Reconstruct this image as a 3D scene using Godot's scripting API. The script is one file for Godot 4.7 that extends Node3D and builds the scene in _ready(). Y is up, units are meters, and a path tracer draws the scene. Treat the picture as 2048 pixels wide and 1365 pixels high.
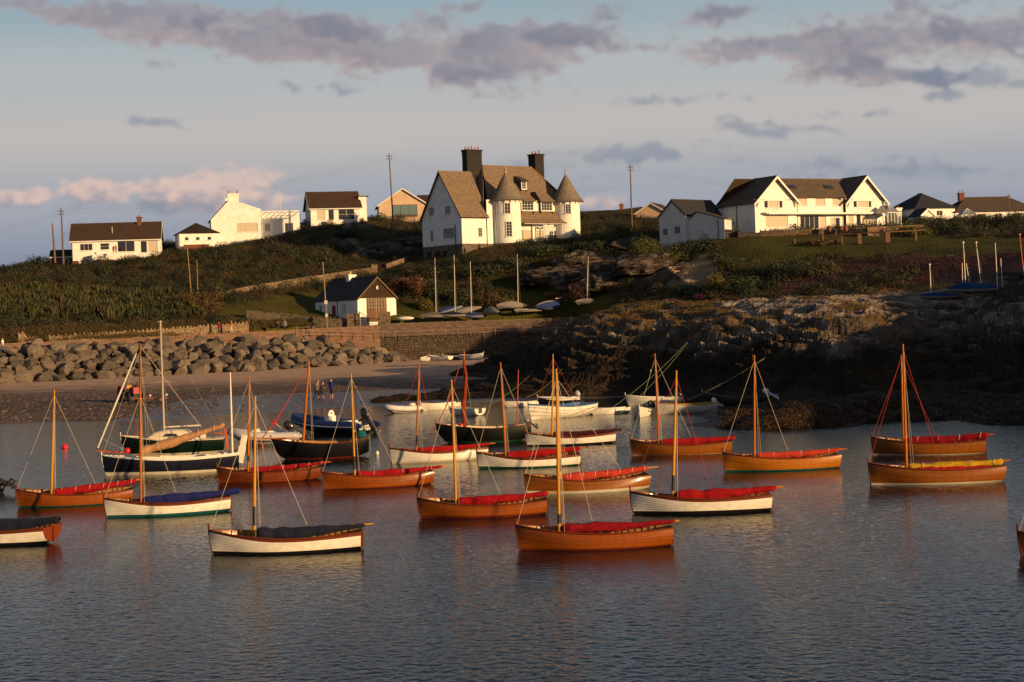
extends Node3D
const LENS := 3400.0
const EYE := Vector3(0, 6.4, 0)
var view := Basis()
var rng := RandomNumberGenerator.new()
var used := {}
var mats := {}
var tex := {}
func ray(px: float, py: float) -> Vector3:
	return view * Vector3((px - 1024.0) / LENS, -(py - 682.5) / LENS, -1.0)
func at(px: float, py: float, d: float) -> Vector3:
	return EYE + ray(px, py) * d
func on_level(px: float, py: float, h := 0.0) -> Vector3:
	var r := ray(px, py)
	return EYE + r * ((h - EYE.y) / r.y)
func plan(px: float, d: float) -> Vector2:      # x and z of a bearing at a distance
	return Vector2((px - 1024.0) / LENS * d, -d)
class MB:
	var v := PackedVector3Array()
	var n := PackedVector3Array()
	var c := PackedColorArray()
	var uv := PackedVector2Array()
	var col := Color(1, 1, 1)
	var cur_uv := Vector2.ZERO
	func tri(a: Vector3, b: Vector3, d: Vector3) -> void:   # counter-clockwise from outside
		var m := (b - a).cross(d - a)
		if m.length_squared() < 1e-16:
			return
		m = m.normalized()
		v.append(a); v.append(d); v.append(b)
		for i in 3:
			n.append(m); c.append(col); uv.append(cur_uv)
	func quad(a: Vector3, b: Vector3, d: Vector3, e: Vector3) -> void:
		tri(a, b, d)
		tri(a, d, e)
	func quad_uv(a: Vector3, b: Vector3, d: Vector3, e: Vector3) -> void:
		var k := v.size()
		quad(a, b, d, e)
		if v.size() - k == 6:
			var t := [Vector2(0, 1), Vector2(1, 0), Vector2(1, 1), Vector2(0, 1), Vector2(0, 0), Vector2(1, 0)]
			for i in 6:
				uv[k + i] = t[i]
	func box(p: Vector3, s: Vector3, b := Basis()) -> void:
		var h := s * 0.5
		var q: Array[Vector3] = []
		for i in 8:
			q.append(p + b * Vector3(h.x if i & 1 else -h.x, h.y if i & 2 else -h.y, h.z if i & 4 else -h.z))
		quad(q[4], q[5], q[7], q[6]); quad(q[1], q[0], q[2], q[3])
		quad(q[5], q[1], q[3], q[7]); quad(q[0], q[4], q[6], q[2])
		quad(q[6], q[7], q[3], q[2]); quad(q[0], q[1], q[5], q[4])
	func bar(a: Vector3, b: Vector3, w: float, h: float, up := Vector3.UP) -> void:
		var x := (b - a)
		var l := x.length()
		if l < 1e-5:
			return
		x /= l
		var z := x.cross(up)
		if z.length() < 0.01:
			z = x.cross(Vector3.RIGHT)
		z = z.normalized()
		box((a + b) * 0.5, Vector3(l, h, w), Basis(x, z.cross(x), z))
	func grid(p: PackedVector3Array, nu: int, nv: int, wrap := false, cols := PackedColorArray()) -> void:
		var m := PackedVector3Array()
		m.resize(p.size())
		var last := nu if wrap else nu - 1
		for j in nv - 1:
			for i in last:
				var i2 := (i + 1) % nu
				var a := j * nu + i
				var b := j * nu + i2
				var d := (j + 1) * nu + i2
				var e := (j + 1) * nu + i
				var k := (p[d] - p[a]).cross(p[e] - p[b])
				m[a] += k; m[b] += k; m[d] += k; m[e] += k
		for i in m.size():
			m[i] = m[i].normalized() if m[i].length_squared() > 1e-20 else Vector3.UP
		var hc := cols.size() > 0
		for j in nv - 1:
			for i in last:
				var i2 := (i + 1) % nu
				var q := [j * nu + i, (j + 1) * nu + i2, j * nu + i2, j * nu + i, (j + 1) * nu + i, (j + 1) * nu + i2]
				for t in q:
					v.append(p[t]); n.append(m[t]); uv.append(cur_uv)
					c.append(cols[t] if hc else col)
	func tube(pts: Array, radii: Array, sides := 6, caps := true) -> void:
		var p := PackedVector3Array()
		var ref := Vector3.UP
		var nn := pts.size()
		for j in nn:
			var d: Vector3 = pts[min(j + 1, nn - 1)] - pts[max(j - 1, 0)]
			d = d.normalized()
			if absf(d.dot(ref)) > 0.95:
				ref = Vector3.RIGHT if absf(d.x) < 0.9 else Vector3.BACK
			var x := ref.cross(d).normalized()
			var y := d.cross(x)
			var r: float = radii[j] if radii.size() > 1 else radii[0]
			for i in sides:
				var a := TAU * i / sides
				p.append(pts[j] + (x * cos(a) + y * sin(a)) * r)
		grid(p, sides, nn, true)
		if caps:
			for i in sides:
				tri(pts[0], p[(i + 1) % sides], p[i])
				var o := (nn - 1) * sides
				tri(pts[nn - 1], p[o + i], p[o + (i + 1) % sides])
	func lathe(base: Vector3, prof: Array, sides := 12, up := Vector3.UP) -> void:   # prof: Vector2(radius, height)
		var x := up.cross(Vector3.RIGHT if absf(up.x) < 0.9 else Vector3.BACK).normalized()
		var y := up.cross(x)
		var p := PackedVector3Array()
		for q in prof:
			for i in sides:
				var a := TAU * i / sides
				p.append(base + up * q.y + (x * cos(a) + y * sin(a)) * q.x)
		grid(p, sides, prof.size(), true)
		var o: int = (prof.size() - 1) * sides
		for i in sides:
			tri(base + up * prof[0].y, p[(i + 1) % sides], p[i])
			tri(base + up * prof[-1].y, p[o + i], p[o + (i + 1) % sides])
	func ball(p: Vector3, r: Vector3, seg := 10, rings := 7) -> void:
		var q := PackedVector3Array()
		for j in rings + 1:
			var t := PI * j / rings
			for i in seg:
				var a := TAU * i / seg
				q.append(p + Vector3(cos(a) * sin(t) * r.x, -cos(t) * r.y, -sin(a) * sin(t) * r.z))
		grid(q, seg, rings + 1, true)
	func mesh(m: Material) -> ArrayMesh:
		var a := []
		a.resize(Mesh.ARRAY_MAX)
		a[Mesh.ARRAY_VERTEX] = v; a[Mesh.ARRAY_NORMAL] = n; a[Mesh.ARRAY_COLOR] = c; a[Mesh.ARRAY_TEX_UV] = uv
		var o := ArrayMesh.new()
		o.add_surface_from_arrays(Mesh.PRIMITIVE_TRIANGLES, a)
		o.surface_set_material(0, m)
		return o
func numbered(called: String) -> String:
	var k: int = used.get(called, 0)
	used[called] = k + 1
	return called if k == 0 else "%s_%03d" % [called, k]
func tag(o: Node3D, label: String, category: String, group := "", kind := "") -> Node3D:
	if label: o.set_meta("label", label)
	if category: o.set_meta("category", category)
	if group: o.set_meta("group", group)
	if kind: o.set_meta("kind", kind)
	return o
func thing(called: String, label: String, category: String, pos := Vector3.ZERO, basis := Basis(), group := "") -> Node3D:
	var o := Node3D.new()
	o.name = numbered(called)
	add_child(o)
	o.transform = Transform3D(basis, pos)
	tag(o, label, category, group)
	return o
func obj(called: String, mb: MB, m: Material, parent: Node = null) -> MeshInstance3D:
	return put(called, mb.mesh(m), parent)
func put(called: String, mesh: Mesh, parent: Node = null) -> MeshInstance3D:
	var o := MeshInstance3D.new()
	o.mesh = mesh
	if parent == null:
		o.name = numbered(called)
		add_child(o)
	else:
		var k: int = parent.get_meta("_n_" + called, 0)
		parent.set_meta("_n_" + called, k + 1)
		o.name = called if k == 0 else "%s_%03d" % [called, k]
		parent.add_child(o, true)
	return o
func copy_of(src: Node3D, pos: Vector3, basis: Basis, label: String, group := "") -> Node3D:
	var o: Node3D = src.duplicate()
	var base: String = src.name
	var cut := base.rfind("_")
	if cut > 0 and base.substr(cut + 1).is_valid_int():
		base = base.substr(0, cut)
	o.name = numbered(base)
	add_child(o)
	o.transform = Transform3D(basis, pos)
	o.set_meta("label", label)
	if group: o.set_meta("group", group)
	return o
func yaw(a: float) -> Basis:
	return Basis(Vector3.UP, a)
func noise_tex(key: String, freq: float, octaves: int, lo: float, hi: float, kind := FastNoiseLite.TYPE_SIMPLEX_SMOOTH, size := 512, ridged := false) -> NoiseTexture2D:
	if tex.has(key):
		return tex[key]
	var f := FastNoiseLite.new()
	f.noise_type = kind
	f.seed = key.hash() % 1000
	f.frequency = freq
	f.fractal_type = FastNoiseLite.FRACTAL_RIDGED if ridged else FastNoiseLite.FRACTAL_FBM
	f.fractal_octaves = octaves
	var t := NoiseTexture2D.new()
	t.width = size; t.height = size
	t.seamless = true
	t.seamless_blend_skirt = 0.2
	t.noise = f
	var g := Gradient.new()
	g.set_color(0, Color(lo, lo, lo)); g.set_color(1, Color(hi, hi, hi))
	t.color_ramp = g
	tex[key] = t
	return t
func mat(key: String, c: Color, rough := 0.8, opt := {}) -> StandardMaterial3D:
	if mats.has(key):
		return mats[key]
	var m := StandardMaterial3D.new()
	m.resource_name = key
	m.albedo_color = c.linear_to_srgb()
	m.roughness = rough
	m.metallic_specular = opt.get("spec", 0.4)
	m.metallic = opt.get("metal", 0.0)
	if opt.get("vc", false):
		m.vertex_color_use_as_albedo = true
	if opt.has("tex"):
		m.albedo_texture = opt.tex
		m.uv1_triplanar = true
		m.uv1_world_triplanar = opt.get("world", false)
		m.uv1_scale = opt.get("scale", Vector3.ONE)
	if opt.has("bump"):
		m.heightmap_enabled = true
		m.heightmap_texture = opt.bump
		m.heightmap_scale = opt.get("depth", 2.0)
		m.uv1_triplanar = true
		m.uv1_world_triplanar = opt.get("world", false)
		m.uv1_scale = opt.get("scale", Vector3.ONE)
	if opt.has("coat"):
		m.clearcoat_enabled = true
		m.clearcoat = opt.coat
		m.clearcoat_roughness = opt.get("coat_rough", 0.15)
	if opt.has("back"):
		m.backlight_enabled = true
		m.backlight = opt.back
	if opt.has("rim"):
		m.rim_enabled = true
		m.rim = opt.rim
		m.rim_tint = 0.6
	mats[key] = m
	return m
class Field:
	var x0 := 0.0
	var z0 := 0.0
	var step := 2.0
	var nx := 0
	var nz := 0
	var h := PackedFloat32Array()
	static func kern(r2: float) -> float:
		return 0.0 if r2 < 1e-9 else r2 * log(r2)
	func fit(pts: Array, x_from: float, x_to: float, z_from: float, z_to: float, st: float, stiff := 0.0) -> void:
		var n := pts.size()
		var m := n + 3
		var sc := 0.02
		var A: Array[PackedFloat64Array] = []
		for i in m:
			var row := PackedFloat64Array()
			row.resize(m + 1)
			A.append(row)
		for i in n:
			var p: Vector3 = pts[i]
			for j in n:
				var q: Vector3 = pts[j]
				var dx := (p.x - q.x) * sc
				var dz := (p.y - q.y) * sc
				A[i][j] = kern(dx * dx + dz * dz) + (stiff if i == j else 0.0)
			A[i][n] = 1.0; A[i][n + 1] = p.x * sc; A[i][n + 2] = p.y * sc
			A[n][i] = 1.0; A[n + 1][i] = p.x * sc; A[n + 2][i] = p.y * sc
			A[i][m] = p.z
		for k in m:
			var best := k
			for i in range(k + 1, m):
				if absf(A[i][k]) > absf(A[best][k]):
					best = i
			var t := A[k]; A[k] = A[best]; A[best] = t
			var prow := A[k]
			var inv := 1.0 / prow[k]
			for i in range(k + 1, m):
				var fct := A[i][k] * inv
				if fct != 0.0:
					var r := A[i]
					for j in range(k, m + 1):
						r[j] -= fct * prow[j]
					A[i] = r
		var w := PackedFloat64Array()
		w.resize(m)
		for k in range(m - 1, -1, -1):
			var s := A[k][m]
			for j in range(k + 1, m):
				s -= A[k][j] * w[j]
			w[k] = s / A[k][k]
		x0 = x_from; z0 = z_from; step = st
		nx = int((x_to - x_from) / st) + 2
		nz = int((z_to - z_from) / st) + 2
		h.resize(nx * nz)
		for iz in nz:
			for ix in nx:
				var x := (x0 + ix * st) * sc
				var z := (z0 + iz * st) * sc
				var s := w[n] + w[n + 1] * x + w[n + 2] * z
				for j in n:
					var q: Vector3 = pts[j]
					var dx := x - q.x * sc
					var dz := z - q.y * sc
					var r2 := dx * dx + dz * dz
					if r2 > 1e-9:
						s += w[j] * r2 * log(r2)
				h[iz * nx + ix] = s
	func get_h(x: float, z: float) -> float:
		var fx := clampf((x - x0) / step, 0.0, nx - 1.001)
		var fz := clampf((z - z0) / step, 0.0, nz - 1.001)
		var ix := int(fx)
		var iz := int(fz)
		fx -= ix; fz -= iz
		var k := iz * nx + ix
		return lerpf(lerpf(h[k], h[k + 1], fx), lerpf(h[k + nx], h[k + nx + 1], fx), fz)
var sky_a := FastNoiseLite.new()
var sky_b := FastNoiseLite.new()
const CLOUDS := [
	[60, 15, 200, 22, 0.12, 0.9, 0], [330, 40, 230, 42, 0.12, 1.2, 0], [560, 80, 260, 48, 0.13, 1.25, 0], [790, 100, 240, 45, 0.1, 1.3, 0], [1010, 95, 200, 55, 0.03, 1.25, 0], [1130, 75, 110, 42, -0.1, 1.2, 0],
	[930, 150, 110, 38, 0.1, 1.1, 0], [700, 60, 120, 30, 0.1, 1.0, 0], [1450, 100, 110, 26, 0.05, 1.1, 0], [1620, 110, 160, 38, 0.12, 1.1, 0], [1790, 80, 170, 60, 0.1, 1.25, 0], [1980, 70, 150, 45, 0.05, 1.2, 0], [1750, 145, 170, 32, 0.08, 1.1, 0],
	[1960, 155, 140, 24, -0.02, 1.1, 2], [1880, 195, 50, 12, 0, 1.0, 2], [1420, 40, 120, 30, 0, 0.8, 0], [930, 12, 140, 14, 0, 0.6, 0],
	[690, 182, 45, 13, 0.05, 1.1, 2], [590, 166, 34, 10, 0.3, 0.8, 2], [300, 243, 55, 9, 0.15, 1.0, 2], [330, 188, 34, 14, 0.2, 0.6, 0], [285, 135, 70, 16, 0, 0.6, 0],
	[1350, 200, 90, 9, -0.05, 0.8, 2], [1500, 195, 14, 9, 0.2, 0.8, 2], [1520, 262, 70, 15, 0.06, 0.9, 2], [1630, 260, 80, 11, 0, 0.8, 2], [1640, 232, 160, 8, -0.03, 0.5, 2], [1250, 310, 160, 17, -0.1, 0.8, 2], [1700, 340, 420, 22, 0, 0.5, 2], [1430, 287, 60, 7, 0, 0.6, 2],
	[190, 385, 75, 24, 0, 1.2, 1], [300, 378, 50, 20, 0, 1.0, 1], [440, 385, 110, 36, -0.02, 1.3, 1], [520, 400, 70, 26, 0, 1.1, 1], [50, 396, 70, 14, 0, 1.0, 1], [1195, 400, 60, 18, 0, 0.8, 1],
	[200, 415, 260, 14, 0, 0.7, 2], [60, 460, 220, 20, 0, 0.4, 2],
]
func ramp3(t: float, stops: Array) -> Color:
	for i in range(1, stops.size()):
		if t <= stops[i][0]:
			var a: Color = stops[i - 1][1]
			return a.lerp(stops[i][1], smoothstep(0.0, 1.0, (t - stops[i - 1][0]) / (stops[i][0] - stops[i - 1][0])))
	return stops[-1][1]
func sky_color(dir: Vector3, sun: Vector3, fine: bool, inv: Basis) -> Color:
	var el := rad_to_deg(asin(clampf(dir.y, -1, 1)))
	var c := ramp3(maxf(el, 0.0), [
		[0.0, Color(0.215, 0.235, 0.30)], [2.0, Color(0.27, 0.29, 0.37)], [4.2, Color(0.39, 0.41, 0.455)], [6.4, Color(0.56, 0.52, 0.49)], [8.4, Color(0.48, 0.51, 0.515)], [10.8, Color(0.29, 0.42, 0.48)],
		[14.0, Color(0.14, 0.225, 0.31)], [22.0, Color(0.085, 0.145, 0.225)], [45.0, Color(0.062, 0.115, 0.20)], [90.0, Color(0.05, 0.10, 0.19)]])
	c = Color(c.r * 0.665, c.g * 0.68, c.b * 0.70)
	var warm := clampf(dir.dot(sun) * 0.5 + 0.5, 0.0, 1.0)
	var low := exp(-maxf(el, 0.0) / 18.0)
	c = c.lerp(Color(0.95, 0.62, 0.38), pow(warm, 4.0) * low * 0.55)
	if el < -0.5:
		return c
	var q := dir / maxf(dir.y + 0.12, 0.05)
	var veil := sky_a.get_noise_3d(q.x * 14.0, q.z * 30.0, 3.0)
	c = c.lerp(Color(0.40, 0.375, 0.365), clampf(veil * 1.2 + 0.05, 0.0, 0.5) * smoothstep(3.0, 8.0, el) * (1.0 - 0.8 * smoothstep(9.0, 16.0, el)))
	var l := inv * dir
	var inside := false
	if l.z < -0.2:
		var px := 1024.0 - l.x / l.z * LENS
		var py := 682.5 + l.y / l.z * LENS
		if px > -350.0 and px < 2400.0 and py > -180.0 and py < 700.0:
			inside = true
			if fine:
				var wx := sky_b.get_noise_2d(px * 1.0, py * 1.8)
				var wy := sky_b.get_noise_2d(px * 1.0 + 900.0, py * 1.8)
				var f1 := sky_a.get_noise_2d(px * 0.8 + wx * 60.0, py * 1.9 + wy * 40.0)
				var f2 := sky_b.get_noise_2d(px * 2.2 + 300.0, py * 3.4)
				for k in CLOUDS:
					var dx: float = px + wx * 26.0 - k[0]
					var dy: float = py + wy * 16.0 - k[1] - dx * k[4]
					dx /= k[2]; dy /= k[3]
					var r := dx * dx + dy * dy
					if r > 2.6:
						continue
					var dens: float = k[5] * exp(-r * 0.9) + f1 * 0.80 + f2 * 0.22 - 0.14
					var a := smoothstep(0.10, 0.66, dens)
					if a <= 0.0:
						continue
					var body := clampf(dens * 1.15, 0.0, 1.0)
					var cc: Color
					if k[6] == 0:
						cc = Color(0.33, 0.30, 0.305).lerp(Color(0.165, 0.168, 0.21), clampf(body * 0.9 + f1 * 0.3 - 0.05, 0.0, 1.0))
						cc = cc.lerp(Color(0.38, 0.275, 0.265), clampf(-dx * 0.25 - f2 * 0.3 + dy * 0.35 - f1 * 0.4, 0.0, 0.75))
						a *= 0.86
					elif k[6] == 1:
						cc = Color(0.52, 0.385, 0.335).lerp(Color(0.29, 0.255, 0.285), clampf(dy * 0.7 + 0.3 - f2 * 1.0, 0.0, 1.0))
						a *= 0.9
					else:
						cc = Color(0.135, 0.17, 0.235)
						a *= 0.55
					c = c.lerp(cc, a)
	if not inside:
		var f := sky_a.get_noise_2d(q.x * 42.0, q.z * 42.0) + 0.35 * sky_b.get_noise_2d(q.x * 40.0, q.z * 40.0)
		var a := smoothstep(0.02, 0.35, f) * smoothstep(4.0, 12.0, el) * 0.75
		c = c.lerp(Color(0.13, 0.12, 0.15).lerp(Color(0.55, 0.38, 0.28), pow(warm, 4.0)), a)
	return c
func build_sky(sun: Vector3) -> Sky:
	sky_a.noise_type = FastNoiseLite.TYPE_SIMPLEX_SMOOTH
	sky_a.seed = 11; sky_a.frequency = 0.0065; sky_a.fractal_octaves = 5
	sky_b.noise_type = FastNoiseLite.TYPE_SIMPLEX_SMOOTH
	sky_b.seed = 23; sky_b.frequency = 0.011; sky_b.fractal_octaves = 4
	var inv := view.inverse()
	var lo := Image.create(512, 256, false, Image.FORMAT_RGBF)
	for y in 256:
		var el := PI * (0.5 - (y + 0.5) / 256.0)
		for x in 512:
			var az := TAU * (x + 0.5) / 512.0          # column 0 looks along -z
			lo.set_pixel(x, y, sky_color(Vector3(sin(az) * cos(el), sin(el), -cos(az) * cos(el)), sun, false, inv))
	lo.resize(4096, 2048, Image.INTERPOLATE_CUBIC)
	for y in range(1024 - 190, 1026):
		var el := PI * (0.5 - (y + 0.5) / 2048.0)
		for x in range(-265, 265):
			var az := TAU * (x + 0.5) / 4096.0
			lo.set_pixel(posmod(x, 4096), y, sky_color(Vector3(sin(az) * cos(el), sin(el), -cos(az) * cos(el)), sun, true, inv))
	var m := PanoramaSkyMaterial.new()
	m.panorama = ImageTexture.create_from_image(lo)
	var s := Sky.new()
	s.sky_material = m
	return s
var hill := Field.new()
var rock := Field.new()
var na := FastNoiseLite.new()
var nb := FastNoiseLite.new()
var nridge := FastNoiseLite.new()
const HILL := [
	[-500, [640, 210], [600, 240], [575, 280], [570, 340], [575, 400]],
	[-150, [660, 205], [610, 235], [572, 265], [556, 300], [560, 340], [570, 400]],
	[0, [672, 224], [640, 234], [600, 250], [566, 272], [550, 300], [550, 340], [562, 400]],
	[130, [668, 228], [620, 246], [585, 264], [550, 285], [533, 298], [530, 320]],
	[250, [662, 232], [614, 250], [570, 270], [535, 290], [515, 303], [507, 318], [506, 350], [520, 400]],
	[450, [655, 240], [622, 252], [590, 262], [550, 276], [515, 294], [490, 312], [482, 330], [486, 380]],
	[650, [652, 247], [640, 252], [616, 260], [580, 270], [545, 280], [510, 292], [472, 308], [448, 322], [446, 345], [455, 400]],
	[800, [647, 249], [630, 255], [590, 264], [556, 274], [520, 288], [480, 306], [447, 326], [440, 350], [450, 400]],
	[880, [645, 250], [626, 257], [570, 267], [535, 273], [505, 286], [478, 306], [455, 330]],
	[960, [643, 250], [625, 256], [590, 262], [545, 268], [502, 274], [492, 284], [484, 300], [470, 330]],
	[1080, [640, 250], [622, 252], [595, 258], [555, 264], [515, 270], [492, 276], [488, 290], [482, 305], [455, 350]],
	[1180, [632, 245], [618, 246], [590, 252], [540, 260], [505, 268], [480, 284], [450, 320], [438, 360], [450, 420]],
	[1300, [625, 228], [605, 236], [570, 246], [530, 254], [500, 264], [475, 280], [450, 310], [436, 350], [450, 420]],
	[1400, [618, 215], [596, 226], [562, 238], [514, 247], [482, 256], [471, 266], [466, 285], [455, 330]],
	[1500, [612, 208], [592, 218], [560, 230], [516, 239], [479, 248], [466, 256], [462, 268], [458, 300]],
	[1620, [608, 202], [585, 212], [545, 225], [510, 235], [482, 245], [462, 257], [459, 275], [452, 320]],
	[1780, [604, 192], [580, 204], [545, 216], [515, 226], [488, 236], [468, 252], [458, 275], [448, 330], [460, 420]],
	[1920, [600, 186], [572, 197], [535, 208], [505, 218], [482, 232], [468, 255], [450, 300], [442, 360], [455, 420]],
	[2048, [592, 178], [560, 188], [520, 200], [495, 212], [476, 230], [462, 258], [445, 310], [436, 370]],
	[2250, [575, 170], [520, 185], [480, 205], [455, 240], [440, 300], [435, 380]],
	[2600, [540, 150], [470, 180], [440, 220], [430, 300], [430, 380]],
]
const ROCK := [
	[700, [118, -1.8], [140, -0.9], [175, -0.8], [215, -0.4]],
	[840, [118, -1.8], [136, -0.7], [155, -0.5], [185, -0.2], [215, 0.0]],
	[930, [118, -1.8], [137, -0.3], [143, 0.55], [152, 0.75], [170, 0.3], [200, 0.3]],
	[1005, [116, -1.8], [136, -0.5], [141, 0.6], [148, 0.8], [158, 0.6], [175, 0.2], [205, -0.2]],
	[1070, [116, -1.8], [136, -0.5], [140, 1.0], [147, 1.5], [156, 1.4], [170, 0.8], [205, -0.3]],
	[1128, [116, -1.8], [136, -0.5], [140, 1.6], [146, 3.0], [154, 4.9], [163, 5.6], [185, 5.0], [212, 1.5]],
	[1200, [116, -1.8], [135, -0.5], [139, 2.0], [145, 4.1], [153, 6.1], [163, 6.8], [190, 6.5], [222, 6.3]],
	[1300, [115, -1.8], [133.5, -0.5], [138, 2.3], [143, 4.5], [151, 6.5], [163, 7.4], [190, 7.0], [225, 7.0]],
	[1400, [112, -1.6], [128, -0.5], [133, 2.5], [138, 4.7], [147, 6.6], [160, 7.2], [185, 7.1], [220, 7.6]],
	[1600, [104, -1.2], [118, -0.4], [124, 2.3], [129, 4.5], [138, 6.5], [150, 7.45], [170, 7.1], [205, 7.8]],
	[1750, [102, -1.2], [115, -0.4], [120, 2.1], [125, 4.2], [134, 6.1], [146, 7.0], [165, 6.6], [190, 7.0]],
	[1900, [98, -1.2], [111, -0.4], [117, 1.6], [123, 3.2], [132, 5.0], [142, 6.1], [158, 6.0], [185, 6.8]],
	[2048, [82, -1.8], [103, -0.3], [110, 1.3], [118, 3.8], [128, 6.8], [136, 8.0], [152, 7.4], [180, 7.0]],
	[2300, [66, -2.0], [86, 0.0], [94, 2.5], [104, 5.5], [120, 9.0], [140, 11.0], [170, 13.0]],
	[2750, [52, -2.0], [62, 0.5], [70, 3.5], [82, 7.0], [100, 9.5], [130, 11.5], [170, 15.0]],
	[3400, [40, -2.0], [50, 0.5], [60, 3.5], [80, 8.0], [110, 11.0], [150, 15.0]],
	[4600, [34, -2.0], [48, 1.0], [60, 4.0], [80, 8.0], [110, 12.0]],
]
func beach_h(x: float, z: float) -> float:
	var px := 1024.0 + x / -z * LENS
	var d := -z - lerpf(0.0, 9.0, smoothstep(300.0, 780.0, px)) * (1.0 - smoothstep(150.0, 200.0, -z))
	var h := -1.6
	var st := [[60.0, -4.0], [105.0, -1.2], [125.0, 0.0], [147.0, 0.22], [180.0, 0.5], [214.0, 0.78], [260.0, 1.1], [400.0, 2.0]]
	for i in range(1, st.size()):
		if d <= st[i][0] or i == st.size() - 1:
			h = lerpf(st[i - 1][1], st[i][1], clampf((d - st[i - 1][0]) / (st[i][0] - st[i - 1][0]), 0, 1))
			break
	if d < 60.0:
		h = -4.0
	return h + na.get_noise_2d(x * 1.2, z * 3.0) * 0.05
func ground_h(x: float, z: float) -> float:
	var y := hill.get_h(x, z) + na.get_noise_2d(x * 2.0, z * 2.0) * 0.35
	var k := zone_of(x, z)
	if k == 2:
		y += 0.5 + nridge.get_noise_2d(x * 1.6, z * 2.0) * 0.9 + nridge.get_noise_2d(x * 4.0, z * 5.0) * 0.35
	return y
var ncell := FastNoiseLite.new()
var ncrack := FastNoiseLite.new()
func rock_h(x: float, z: float) -> float:
	var b := rock.get_h(x, z)
	var up := smoothstep(-0.6, 2.0, b)
	var wx := na.get_noise_2d(x * 2.0 + 40.0, z * 2.0) * 1.6
	var r := nridge.get_noise_2d(x * 0.7 + z * 0.3 + wx, z * 1.3 - x * 0.25)
	var bed := b + x * 0.12 - z * 0.03 + na.get_noise_2d(x * 1.6, z * 1.6) * 0.6
	var s := bed * 1.25
	var ledge := s - floorf(s)
	ledge = smoothstep(0.62, 0.95, ledge) - ledge
	var u := x * 0.30 + wx * 0.45
	var v := z * 0.85 - x * 0.13 + wx * 0.35
	var block := ncell.get_noise_2d(u, v) * 0.42 + ncell.get_noise_2d(u * 2.9 + 50.0, v * 2.6) * 0.10
	var crag := nridge.get_noise_2d(x * 3.1 + 70.0, z * 4.6 + x * 0.8)
	var open := ncrack.get_noise_2d(u, v)
	return b + up * (1.0 - 0.55 * smoothstep(5.0, 7.0, b)) * (r * 0.7 + ledge * 1.05 + block * 1.25 + crag * 0.24 - 0.55 * smoothstep(-0.75, -0.98, open))
var moss := FastNoiseLite.new()
func rock_color(x: float, y: float, z: float, slope: float) -> Color:
	var k := nb.get_noise_3d(x * 3.0, y * 5.0, z * 3.0)
	var k2 := na.get_noise_3d(x * 7.0, y * 12.0, z * 7.0)
	var c := Color(0.075, 0.056, 0.042).lerp(Color(0.175, 0.133, 0.098), clampf(0.45 + k * 0.9 + k2 * 0.5, 0, 1))
	var wx := na.get_noise_2d(x * 2.0 + 40.0, z * 2.0) * 1.6
	var u := x * 0.30 + wx * 0.45
	var v := z * 0.85 - x * 0.13 + wx * 0.35
	c *= lerpf(0.22, 1.0, smoothstep(-0.98, -0.72, ncrack.get_noise_2d(u, v))) * (0.85 + 0.4 * ncell.get_noise_2d(u * 2.9 + 50.0, v * 2.6))      # open joints
	if k2 > 0.25:
		c = c.lerp(Color(0.30, 0.255, 0.20), 0.55)        # lichen
	c = c.lerp(Color(0.23, 0.19, 0.15), smoothstep(5.2, 6.6, y) * (1.0 - smoothstep(0.5, 1.2, slope)) * clampf(0.45 + k, 0.0, 0.8))
	var tide := 3.7 + na.get_noise_2d(x * 2.0, z * 2.0) * 1.3
	var wet := 1.0 - smoothstep(tide - 0.6, tide + 0.9, y)
	c = c.lerp(Color(0.018, 0.014, 0.011).lerp(Color(0.04, 0.026, 0.012), clampf(k * 2.0 + 0.4, 0, 1)), wet)
	var px := 1024.0 + x / -z * LENS
	var g := na.get_noise_2d(x * 2.2, z * 2.2) + 0.3 * nb.get_noise_2d(x * 4.0, z * 4.0)
	var left := 1.0 - smoothstep(1350.0, 1500.0, px)
	var far_r := smoothstep(1930.0, 2000.0, px)
	var g0 := lerpf(0.22, -0.34, maxf(left * smoothstep(3.4, 5.0, y), far_r))
	var t := smoothstep(g0, g0 + 0.12, g) * smoothstep(3.3, 4.6, y) * (1.0 - smoothstep(0.9, 1.6, slope))
	var turf := Color(0.075, 0.062, 0.016).lerp(Color(0.105, 0.062, 0.020), clampf(k * 1.5 + 0.5, 0, 1))
	if far_r > 0.5:
		turf = Color(0.028, 0.034, 0.010)
	return c.lerp(turf, t)
func turf_at(x: float, y: float, z: float, slope: float) -> bool:
	var px := 1024.0 + x / -z * LENS
	var g := na.get_noise_2d(x * 2.2, z * 2.2) + 0.3 * nb.get_noise_2d(x * 4.0, z * 4.0)
	var left := 1.0 - smoothstep(1350.0, 1500.0, px)
	var far_r := smoothstep(1930.0, 2000.0, px)
	var g0 := lerpf(0.22, -0.34, maxf(left * smoothstep(3.4, 5.0, y), far_r))
	return g > g0 + 0.05 and y > 4.0 and slope < 1.2
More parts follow.
